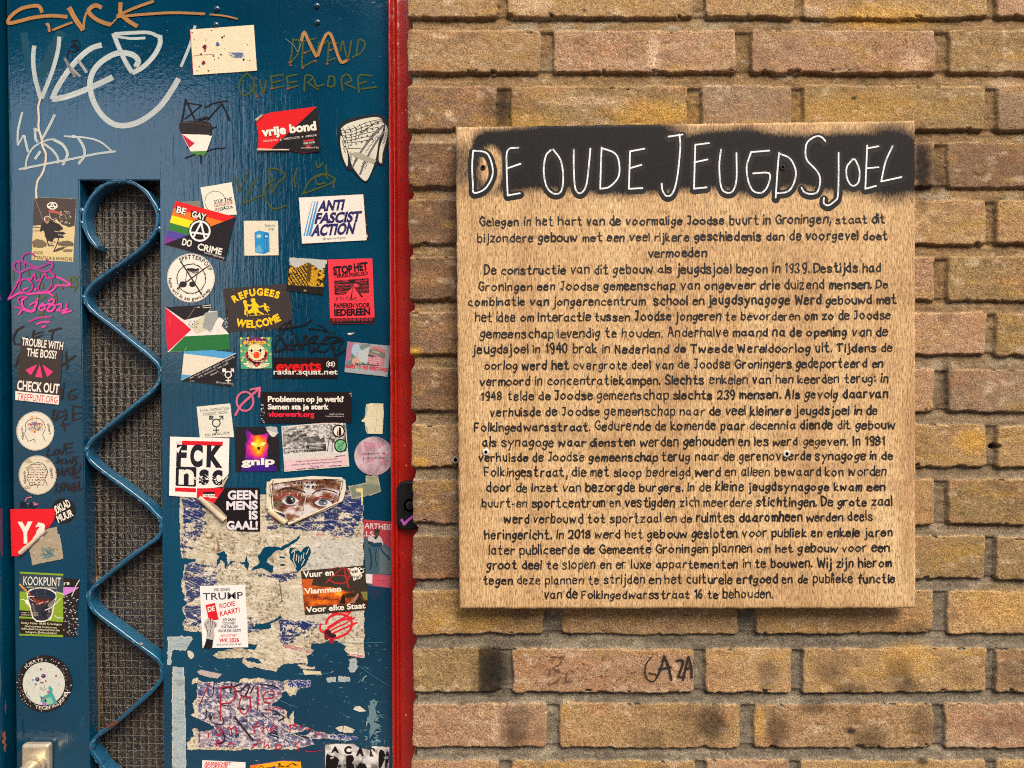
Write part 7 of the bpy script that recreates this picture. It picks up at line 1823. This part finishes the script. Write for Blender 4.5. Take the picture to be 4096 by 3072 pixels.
def k43(a):
    a.fr('N3'); K = C(36, 30, 38)
    for p, w in (([(460, 370), (450, 470)], 10), ([(545, 365), (540, 420)], 9), ([(610, 370), (600, 450)], 12), ([(520, 410), (620, 400), (690, 370)], 14), ([(630, 440), (690, 430), (740, 380), (760, 400), (720, 480), (690, 470)], 14), ([(800, 390), (770, 450)], 12), ([(860, 380), (940, 385), (1010, 410)], 12), ([(490, 520), (540, 555), (600, 560)], 10), ([(395, 595), (390, 670)], 9), ([(430, 640), (440, 700), (520, 720), (540, 680), (490, 600)], 9), ([(640, 660), (700, 740), (790, 850)], 16), ([(700, 690), (740, 690)], 10), ([(520, 760), (545, 810), (540, 870), (490, 880)], 12), ([(660, 580), (720, 590)], 14), ([(860, 620), (900, 660)], 8), ([(880, 590), (960, 600), (1040, 640)], 8), ([(1010, 690), (1060, 660)], 12), ([(1180, 815), (1260, 830)], 14)): a.line(p, w, K, 4)
    for p, w in (([(320, 480), (520, 510), (700, 540), (900, 565)], 3), ([(600, 700), (640, 600), (660, 560)], 3), ([(420, 700), (560, 640)], 3), ([(900, 640), (1100, 780), (1230, 840)], 4), ([(360, 860), (470, 900)], 4), ([(950, 800), (1200, 880)], 3)): a.line(p, w, C(214, 206, 200), 3)
on_sheet(o43, G43, 'black_scribble', k43, .46)
def t43(a):
    a.fr('N3'); R = C(164, 34, 58); rq = random.Random(5)
    for p, w in (([(425, 370), (390, 430), (345, 535)], 14), ([(520, 400), (515, 540), (512, 675)], 16), ([(500, 410), (580, 395), (640, 420), (640, 490), (590, 535), (530, 540)], 16), ([(760, 490), (700, 480), (675, 550), (690, 615), (730, 625), (765, 560), (765, 490)], 15), ([(765, 480), (775, 590)], 14), ([(830, 395), (835, 500), (830, 600)], 17), ([(890, 500), (960, 490), (965, 440), (910, 440), (880, 480), (890, 530), (940, 535)], 14), ([(1010, 455), (1015, 460)], 18), ([(905, 600), (980, 575), (1050, 590)], 12),
                 ([(500, 740), (470, 780), (490, 815), (530, 790), (510, 750)], 13), ([(570, 800), (580, 740), (605, 760), (610, 800)], 13), ([(605, 760), (640, 735), (650, 800)], 13), ([(820, 695), (800, 790), (780, 800)], 13), ([(785, 740), (850, 735)], 12), ([(880, 700), (875, 790)], 13), ([(875, 760), (905, 745), (920, 780)], 12), ([(940, 760), (985, 745), (960, 730), (935, 770), (970, 785)], 12), ([(1110, 720), (1105, 795)], 15), ([(1100, 730), (1160, 715), (1120, 750)], 13), ([(1195, 730), (1190, 770)], 13), ([(1240, 760), (1280, 755)], 12), ([(335, 790), (335, 855)], 11), ([(415, 790), (412, 830)], 11),
                 ([(500, 850), (475, 900), (500, 890)], 13), ([(470, 880), (530, 860)], 11), ([(475, 945), (485, 920)], 11), ([(570, 915), (590, 880), (620, 885), (625, 920)], 13), ([(850, 840), (800, 900), (780, 925)], 13), ([(790, 890), (850, 880)], 11), ([(895, 845), (885, 915), (915, 890), (930, 920)], 13), ([(990, 900), (1025, 890), (1030, 920), (985, 925), (990, 905)], 13), ([(1180, 870), (1150, 890), (1175, 915), (1180, 945)], 12), ([(1240, 945), (1300, 950), (1375, 938)], 9), ([(1320, 775), (1335, 800), (1365, 800)], 14)): 
            sp = smooth_path(p, 6); i = 0
            while i < len(sp) - 1:
                j = min(i + rq.randint(3, 7), len(sp) - 1)
                f = rq.uniform(.75, 1.2); a.line(sp[i:j + 1], w * rq.uniform(.6, .95), tuple(v * f for v in R), 0); i = j + (1 if rq.random() < .22 else 0)
on_sheet(o43, G43, 'red_handwriting', t43, .54)

# loose scraps around the two posters
SCR = [('N3', [(230, 95), (255, 88), (285, 110), (290, 140), (262, 165), (240, 140)], C(200, 190, 172), 'small pale paper scrap left of the torn poster bottom'),
       ('N3', [(315, 270), (345, 252), (420, 268), (528, 290), (490, 328), (420, 318), (340, 295)], C(176, 160, 154), 'slim pinkish paper scrap between the two torn posters'),
       ('N3', [(1215, 255), (1290, 262), (1365, 268), (1378, 300), (1300, 295), (1225, 298)], C(206, 192, 158), 'thin cream paper scrap at the foot of the blue torn hole'),
       ('N3', [(1645, 590), (1660, 568), (1700, 562), (1752, 605), (1700, 612)], C(212, 202, 184), 'white paper scrap alone on bare blue paint near the red frame'),
       ('N3', [(1492, 748), (1540, 732), (1570, 728), (1610, 740), (1655, 765), (1640, 790), (1570, 788), (1520, 775)], C(204, 194, 172), 'oval cream paper scrap above the black and white torn sticker'),
       ('M4', [(1162, 108), (1262, 102), (1215, 122), (1195, 136), (1180, 125), (1166, 124)], C(222, 208, 190), 'tiny white paper chip above the faded photo sticker')]
for fr, p, c, lab in SCR:
    s = Sticker(lab, fr, p, c, .35, mat='paper', name='paper_scrap', cat='paper scrap', rough=.8, th=.2)
    rr = random.Random(len(lab)); cx = sum(q[0] for q in p) / len(p); cy = sum(q[1] for q in p) / len(p); w = (max(q[0] for q in p) - min(q[0] for q in p)) * .3; h = (max(q[1] for q in p) - min(q[1] for q in p)) * .28
    s.part('print_traces')
    for k in range(16): s.ell(cx + rr.uniform(-w, w), cy + rr.uniform(-h, h), 1 + 3 * rr.random(), 1 + 2 * rr.random(), rr.choice([C(120, 108, 88), C(226, 216, 198), C(100, 90, 110), C(150, 136, 112)]), n=7)
    if 'oval' in lab: s.line([(1562, 730), (1552, 785)], 6, C(14, 70, 96), 0)
    s.flush()
# grey tape
def coltape(X, Y):
    n = fbm(X / 40, Y / 8, 71, 3); r = np.sin(Y / 6.5 * 2 * np.pi) * .5 + .5; k = fbm(X / 6, Y / 6, 72, 2)
    out = np.zeros(X.shape + (3,)) + np.array(C(146, 160, 162)); out = lerp(out, C(176, 186, 184), r * .5); out = lerp(out, C(110, 126, 130), sstep(.1, .5, n) * .6); out = lerp(out, C(190, 196, 192), sstep(.3, .6, k) * .5)
    return out
sheet('tape_strip', 'long grey ribbed tape strip running down beside the glass slot', 'tape', fpts('P3', [(42, 280), (118, 285), (122, 500), (128, 700), (132, 1000), (42, 1000), (40, 600)]), [], coltape, .25, 2.4, 2, 81)
sheet('tape_patch', 'grey tape patch with a ragged edge above the long tape strip', 'tape', fpts('P3', [(15, 95), (165, 95), (165, 125), (130, 185), (60, 185), (45, 190), (38, 275), (15, 275)]), [], coltape, .24, 2.4, 4, 83)
sheet('tape_patch', 'crumbling pale tape remnant below the red marker circle', 'tape', fpts('P3', [(1112, 232), (1160, 225), (1168, 290), (1150, 320), (1118, 318), (1115, 300)]), [], coltape, .22, 2.2, 5, 85)
sheet('tape_patch', 'two small grey tape squares on blue paint under the poster corner', 'tape', fpts('P3', [(975, 345), (1035, 340), (1035, 372), (1048, 372), (1048, 340), (1120, 345), (1118, 376), (976, 374)]), [], coltape, .22, 2.2, 3, 87)
def coltape2(X, Y):
    n = fbm(X / 30, Y / 30, 91, 3)
    return lerp(np.zeros(X.shape + (3,)) + np.array(C(116, 122, 106)), C(150, 148, 122), sstep(0, .5, n))
sheet('tape_patch', 'olive grey tape patch under the round mauve sticker', 'tape', fpts('M6', [(885, 660), (1060, 630), (1066, 560), (1190, 555), (1215, 690), (1222, 722), (1130, 755), (920, 800)]), [], coltape2, .6, 2.4, 1.5, 93)
s = Sticker('pale yellow corner remnant over the olive grey tape patch', 'M6', [(965, 690), (1034, 686), (1034, 855), (1018, 860), (1016, 730), (968, 722)], C(206, 192, 132), .8, mat='paper', name='paper_scrap', cat='paper scrap', rough=1); s.flush()

# cut-off poster at the right edge
s = Sticker('weathered red and slate blue poster strip of a man in white beside the red frame', 'M6', [(1042, 1000), (1345, 1024), (1348, 1330), (1346, 1556), (1320, 1560), (1316, 1690), (1105, 1668), (1060, 1640), (1062, 1540), (1045, 1300)], C(62, 86, 96), .4, name='torn_poster', cat='poster')
s.poly([(1042, 1000), (1345, 1024), (1348, 1322), (1280, 1268), (1235, 1228), (1200, 1190), (1100, 1185), (1040, 1182)], C(164, 56, 68))
s.poly([(1085, 1180), (1140, 1160), (1200, 1165), (1225, 1200), (1240, 1260), (1180, 1240), (1100, 1230)], C(186, 178, 176), 2); s.poly([(1095, 1215), (1130, 1240), (1080, 1270)], C(26, 24, 26)); s.poly([(1130, 1170), (1190, 1170), (1165, 1205)], C(40, 34, 34)); s.ell(1174, 1132, 28, 42, C(74, 60, 56)); s.ell(1178, 1110, 26, 22, C(50, 42, 42))
s.poly([(1050, 1240), (1100, 1250), (1180, 1230), (1345, 1325), (1346, 1556), (1200, 1550), (1062, 1540)], C(62, 88, 98)); s.poly([(1200, 1260), (1345, 1330), (1346, 1550), (1200, 1548)], C(88, 102, 108))
for p, w in (([(1120, 1240), (1150, 1260), (1210, 1250)], 40), ([(1200, 1270), (1240, 1330), (1300, 1400)], 16), ([(1100, 1290), (1120, 1400), (1110, 1500)], 20), ([(1170, 1300), (1160, 1400), (1180, 1460)], 12), ([(1265, 1475), (1290, 1495)], 5), ([(1230, 1340), (1300, 1370)], 8)): s.line(p, w, C(26, 62, 84), 4)
s.poly([(1063, 1545), (1130, 1552), (1128, 1645), (1066, 1640)], C(212, 204, 204)); s.poly([(1130, 1552), (1320, 1562), (1316, 1688), (1128, 1665)], C(182, 76, 92)); s.line([(1150, 1620), (1190, 1610), (1260, 1615)], 4, C(140, 50, 62), 3)
s.part('lettering').text('ARTHEID', (1050, 1088), (1345, 1106), 54, C(206, 186, 184), .02).text('.LS', (1042, 1168), (1140, 1170), 48, C(206, 186, 184), .02).flush()
s = Sticker('dark navy paper triangle hanging below the red and slate poster strip', 'N2', [(1065, 668), (1310, 688), (1270, 735), (1205, 800), (1150, 838), (1100, 800), (1070, 740)], C(22, 48, 74), .35, mat='paper', name='torn_paper', cat='paper', rough=1.4); s.flush()

# --- stickers on the poster
s = Sticker('white sticker of a raised hand holding a red card with blue capitals', 'N1', [(440, 675), (942, 661), (976, 1352), (470, 1362)], C(228, 222, 216), 1.0)
s.poly([(502, 885), (608, 862), (650, 1048), (540, 1062)], C(208, 28, 38))
HG, HD = C(176, 170, 166), C(58, 54, 54)
s.poly([(485, 1100), (510, 1050), (545, 1030), (555, 1060), (575, 1035), (595, 1060), (622, 1080), (634, 1105), (620, 1135), (598, 1140), (602, 1200), (590, 1280), (512, 1262), (522, 1200), (500, 1150)], HG, 2)
for p in ([(560, 1040), (555, 1110), (580, 1140)], [(585, 1050), (578, 1110)], [(600, 1075), (610, 1110), (600, 1135)], [(500, 1090), (520, 1150), (530, 1220)], [(540, 1060), (520, 1090)], [(560, 1160), (550, 1230)], [(620, 1090), (612, 1120)]): s.line(p, 6, HD, 3)
s.poly([(512, 1262), (590, 1272), (578, 1360), (480, 1362), (495, 1320)], C(30, 26, 28), rough=2)
SB = C(70, 74, 88); SR = C(196, 32, 44)
s.part('lettering').text('WE GEVEN', (592, 735), (775, 728), 34, SB, .02).text('TRUMP', (474, 830), (918, 815), 76, C(62, 66, 74), .012).text('DE', (530, 960), (606, 946), 52, WH, .03, .1).text('ROOIE', (660, 925), (830, 890), 50, SR, .02, .12).text('KAART!', (664, 1010), (884, 965), 56, SR, .02, .12)
for t, x0, y0, x1, y1 in (('WE GAAN', 692, 1062, 835, 1058), ('TOCH NIET', 688, 1102, 838, 1099), ('VOETBALLEN', 674, 1142, 860, 1138), ('VOOR DIE GAST!!', 642, 1186, 895, 1180)): s.text(t, (x0, y0), (x1, y1), 29, SB, .03)
s.text('BOYCOT HET', (672, 1238), (848, 1234), 26, SR, .01, .2).text('WK 2026', (652, 1300), (872, 1294), 44, SR, .03, .15).text('ADELAIVARS TEGEN TRUMP!', (625, 1332), (900, 1328), 18, C(60, 60, 66), .01, .2).flush()
def fire(u, v):
    n = fbm(u * 7, v * 9, 3, 4); m = fbm(u * 20, v * 14, 5, 3)
    t = .55 + .55 * n + .2 * m - .5 * sstep(.5, .95, u) - .3 * sstep(.72, 1, v)
    return mixc([(0, C(46, 36, 26)), (.3, C(120, 56, 24)), (.5, C(196, 84, 26)), (.75, C(222, 120, 24)), (1, C(240, 190, 60))], t)
s = Sticker('fire-photo sticker with black band, red A and white slogan in three lines', 'N2', [(342, 508), (1040, 446), (1080, 780), (1075, 905), (1060, 938), (388, 994)], C(52, 44, 36), 1.0)
raster_pic(s, 352, 590, 1050, 950, 3.0, fire, sk=(28, -50))
s.poly([(342, 508), (1040, 446), (1076, 740), (860, 735), (690, 690), (560, 680), (460, 668), (475, 596), (350, 598)], C(56, 48, 40)); s.poly([(775, 870), (790, 800), (815, 755), (835, 820), (835, 868)], C(30, 24, 20)); s.poly([(820, 760), (1000, 740), (1060, 760), (900, 800), (840, 800)], C(52, 40, 30)); s.poly([(880, 862), (950, 780), (970, 752), (985, 770), (960, 820), (935, 860)], C(150, 112, 84)); s.poly([(1000, 740), (1076, 735), (1078, 830), (1040, 820)], C(120, 116, 60)); s.poly([(390, 900), (640, 890), (1060, 862), (1075, 905), (1060, 938), (388, 994)], C(56, 46, 34), rough=2); s.poly([(365, 600), (470, 596), (455, 680), (380, 690)], C(190, 84, 34))
s.part('emblem')
for p, w in (([(820, 470), (835, 560), (870, 690)], 18), ([(790, 480), (700, 560), (620, 640)], 12), ([(640, 600), (720, 640), (820, 640), (880, 570), (850, 480)], 16), ([(700, 560), (780, 560), (890, 570)], 10), ([(650, 490), (760, 465)], 8)): s.line(p, w, C(164, 44, 40), 4)
s.poly([(858, 475), (900, 485), (950, 462), (970, 480), (985, 462), (1045, 480), (1040, 520), (1005, 540), (1030, 560), (1000, 590), (960, 600), (925, 618), (905, 560), (880, 520)], WH, rough=1.5)
for (x, y) in ((990, 482), (1008, 470), (1028, 478), (1040, 496)): s.ell(x, y, 9, 11, BK, n=10)
s.ell(1012, 508, 18, 15, BK, n=12); s.hand('Paw', (885, 540), (970, 525), 44, 7, BK, .4, 3).hand('Printz', (915, 600), (1030, 580), 34, 7, BK, .4, 4)
s.part('lettering').text('Vuur en', (368, 580), (705, 555), 64, WH, .028).text('Vlammen', (382, 764), (788, 735), 62, WH, .028).text('Voor elke Staat', (400, 968), (1058, 918), 60, WH, .028).flush()
# --- bottom row
s = Sticker('white sticker with red block capitals cut off by the picture bottom', 'N3', [(360, 1022), (728, 1040), (720, 1300), (352, 1290)], C(226, 220, 212), .9)
s.part('lettering').text('ANARCHIST', (380, 1062), (606, 1064), 26, C(206, 40, 46), .03).text('BOOKFAIR', (378, 1086), (576, 1090), 26, C(206, 40, 46), .03).flush()
s = Sticker('orange yellow sticker with black line drawing at the picture bottom', 'N3', [(765, 1062), (1040, 1020), (1195, 1030), (1204, 1090), (1210, 1290), (790, 1310)], C(232, 160, 22), .9)
s.poly([(765, 1062), (1040, 1020), (1190, 1030), (1196, 1036), (1040, 1028), (768, 1070)], C(70, 60, 130)); s.poly([(766, 1068), (840, 1056), (800, 1120), (780, 1180)], C(222, 112, 24))
for p in ([(840, 1085), (860, 1070), (880, 1085)], [(1010, 1090), (1020, 1050), (1010, 1060), (1030, 1070), (1060, 1080)], [(1080, 1075), (1130, 1050), (1170, 1070)], [(1130, 1065), (1145, 1055), (1150, 1070)], [(900, 1089), (1000, 1080), (1110, 1080)]): s.line(p, 7, C(70, 44, 14), 3)
s.ell(970, 1082, 14, 12, C(60, 50, 140), n=12); s.ring(1016, 1056, 9, 9, 4, C(60, 40, 14)); s.flush()
def riot(u, v):
    n = fbm(u * 9, v * 7, 2, 4); m = fbm(u * 26, v * 22, 4, 3)
    t = .42 + .7 * n + .3 * m + .25 * sstep(.45, .1, v) - .2 * sstep(.3, .6, v)
    g = np.clip(t, .02, .85)[..., None]; return g * np.array([.82, .80, .76])
s = Sticker('torn black and white crowd sticker with large letters at the bottom right', 'AC', [(195, 195), (230, 182), (380, 175), (480, 180), (590, 178), (640, 225), (690, 232), (790, 262), (818, 268), (820, 205), (935, 215), (1068, 225), (1060, 400), (1045, 900), (195, 900)], C(90, 86, 84), .9)
masked(s, 200, 180, 1066, 900, 6, riot, [(206, 198), (380, 180), (590, 182), (640, 228), (790, 266), (822, 270), (822, 210), (1064, 228), (1050, 895), (206, 895)], 'picture')
for p in ([(215, 350), (260, 340), (330, 350), (390, 400), (360, 510), (330, 900), (215, 900)], [(480, 400), (510, 340), (570, 340), (590, 400), (560, 440), (600, 520), (560, 900), (520, 900)], [(920, 300), (960, 260), (1010, 330), (990, 420), (940, 520), (915, 510)], [(1020, 300), (1040, 280), (1056, 320), (1050, 420), (1000, 520)], [(640, 480), (700, 450), (760, 500), (740, 900), (650, 900)]): s.poly(p, C(22, 18, 20), 2)
s.poly([(268, 370), (310, 350), (325, 375), (280, 392)], C(170, 164, 158)); s.poly([(985, 360), (1045, 350), (1045, 390), (990, 385)], C(130, 136, 150))
s.part('lettering').text('A', (282, 298), (388, 302), 74, BK, .06).text('C', (456, 315), (556, 315), 92, BK, .06).text('A', (614, 336), (722, 342), 104, BK, .06).text('B', (796, 345), (870, 350), 100, C(40, 36, 40), .06)
for t, x, y in (('NO', 390, 350), ('JUS', 640, 370)): pass
s.part('torn_corner').poly([(815, 268), (830, 262), (890, 330), (880, 362), (850, 350)], C(222, 216, 210), rough=2).flush()
# ------------------------------------------------------------------ the street around: mirrored in the gloss, out of the picture
def ground():
    t = NT('paving_brick'); br = t.n('ShaderNodeTexBrick'); br.inputs['Scale'].default_value = 4.5
    t.l(t.coord(), br.inputs['Vector'])
    br.inputs['Color1'].default_value = (*C(120, 92, 78), 1); br.inputs['Color2'].default_value = (*C(104, 84, 76), 1); br.inputs['Mortar'].default_value = (*C(92, 86, 78), 1)
    t.out(br.outputs[0], .85); MAT['pave'] = t.m
    o = mesh_obj('pavement', [(-30, -2.2, .0), (30, -2.2, .0), (30, .12, .0), (-30, .12, .0), (-30, -2.2, -.12), (30, -2.2, -.12)], [(0, 1, 2, 3), (0, 4, 5, 1)], MAT['pave']); o['kind'] = 'structure'
    MAT['road'] = m_plain('street_clinker', C(96, 84, 76), .85)
    o = mesh_obj('street', [(-80, -60, -.12), (80, -60, -.12), (80, -2.2, -.12), (-80, -2.2, -.12)], [(0, 1, 2, 3)], MAT['road']); o['kind'] = 'structure'
ground()
def sky_blocker():  # added unseen slab that darkens the upper sky in the door's gloss
    MAT['blocker_dark'] = m_plain('dark_blocker_paint', C(34, 34, 36), .8)
    o_ = (-6.5, -5.2, 4.5)
    r = empty('sky_blocker', o_, 'dark covered footbridge spanning the street to the left', 'sky_blocker')
    bm = bmesh.new(); add_box(bm, -12.0, -1.9, -6.2, -4.2, 4.45, 4.65); bm_obj('blocker_underside', bm, MAT['blocker_dark'], r, o_)
    bm = bmesh.new(); add_box(bm, -12.0, -1.9, -6.18, -6.08, 4.652, 7.4); bm_obj('blocker_side', bm, MAT['blocker_dark'], r, o_)
    bm = bmesh.new(); add_box(bm, -12.0, -1.9, -4.32, -4.22, 4.652, 7.4); bm_obj('blocker_side', bm, MAT['blocker_dark'], r, o_)
    bm = bmesh.new(); add_box(bm, -12.1, -1.8, -6.3, -4.1, 7.402, 7.6); bm_obj('blocker_top', bm, MAT['blocker_dark'], r, o_)
    for x in (-11.6, -2.4):
        bm = bmesh.new(); add_box(bm, x - .12, x + .12, -6.1, -5.86, -.12, 4.448); bm_obj('blocker_leg', bm, MAT['blocker_dark'], r, o_)
sky_blocker()
def opposite():
    MAT['obrick'] = m_plain('dark_red_brick', C(96, 66, 54), .9, noise=.3, scale=12); MAT['oglass'] = m_plain('dark_window_glass', C(30, 36, 40), .1); MAT['oframe'] = m_plain('white_window_paint', C(206, 204, 196), .5)
    r = empty('street_house', (3.0, -9.0, -.12), 'dark red brick house across the street with white framed windows', 'house')
    X0, X1, Y0, H = -3.4, 12.0, -8.0, 6.5
    bm = bmesh.new(); add_box(bm, X0, X1, Y0 - 5, Y0, -.12, H); bm_obj('wall', bm, MAT['obrick'], r, (3.0, -9.0, -.12))
    for i in range(5):
        for z in (.9, 3.9):
            x = X0 + 1.2 + i * 3.0
            bm = bmesh.new()
            for (a, b, c, d) in ((x, x + 1.3, z, z + .09), (x, x + 1.3, z + 1.61, z + 1.7), (x, x + .09, z + .0905, z + 1.6095), (x + 1.21, x + 1.3, z + .0905, z + 1.6095)): add_box(bm, a, b, Y0 + .003, Y0 + .07, c, d)
            f = bm_obj('window', bm, MAT['oframe'], r, (3.0, -9.0, -.12))
            mesh_obj('pane', [(x + .09, Y0 + .02, z + .09), (x + 1.21, Y0 + .02, z + .09), (x + 1.21, Y0 + .02, z + 1.61), (x + .09, Y0 + .02, z + 1.61)], [(0, 1, 2, 3)], MAT['oglass'], f, (3.0, -9.0, -.12))
opposite()
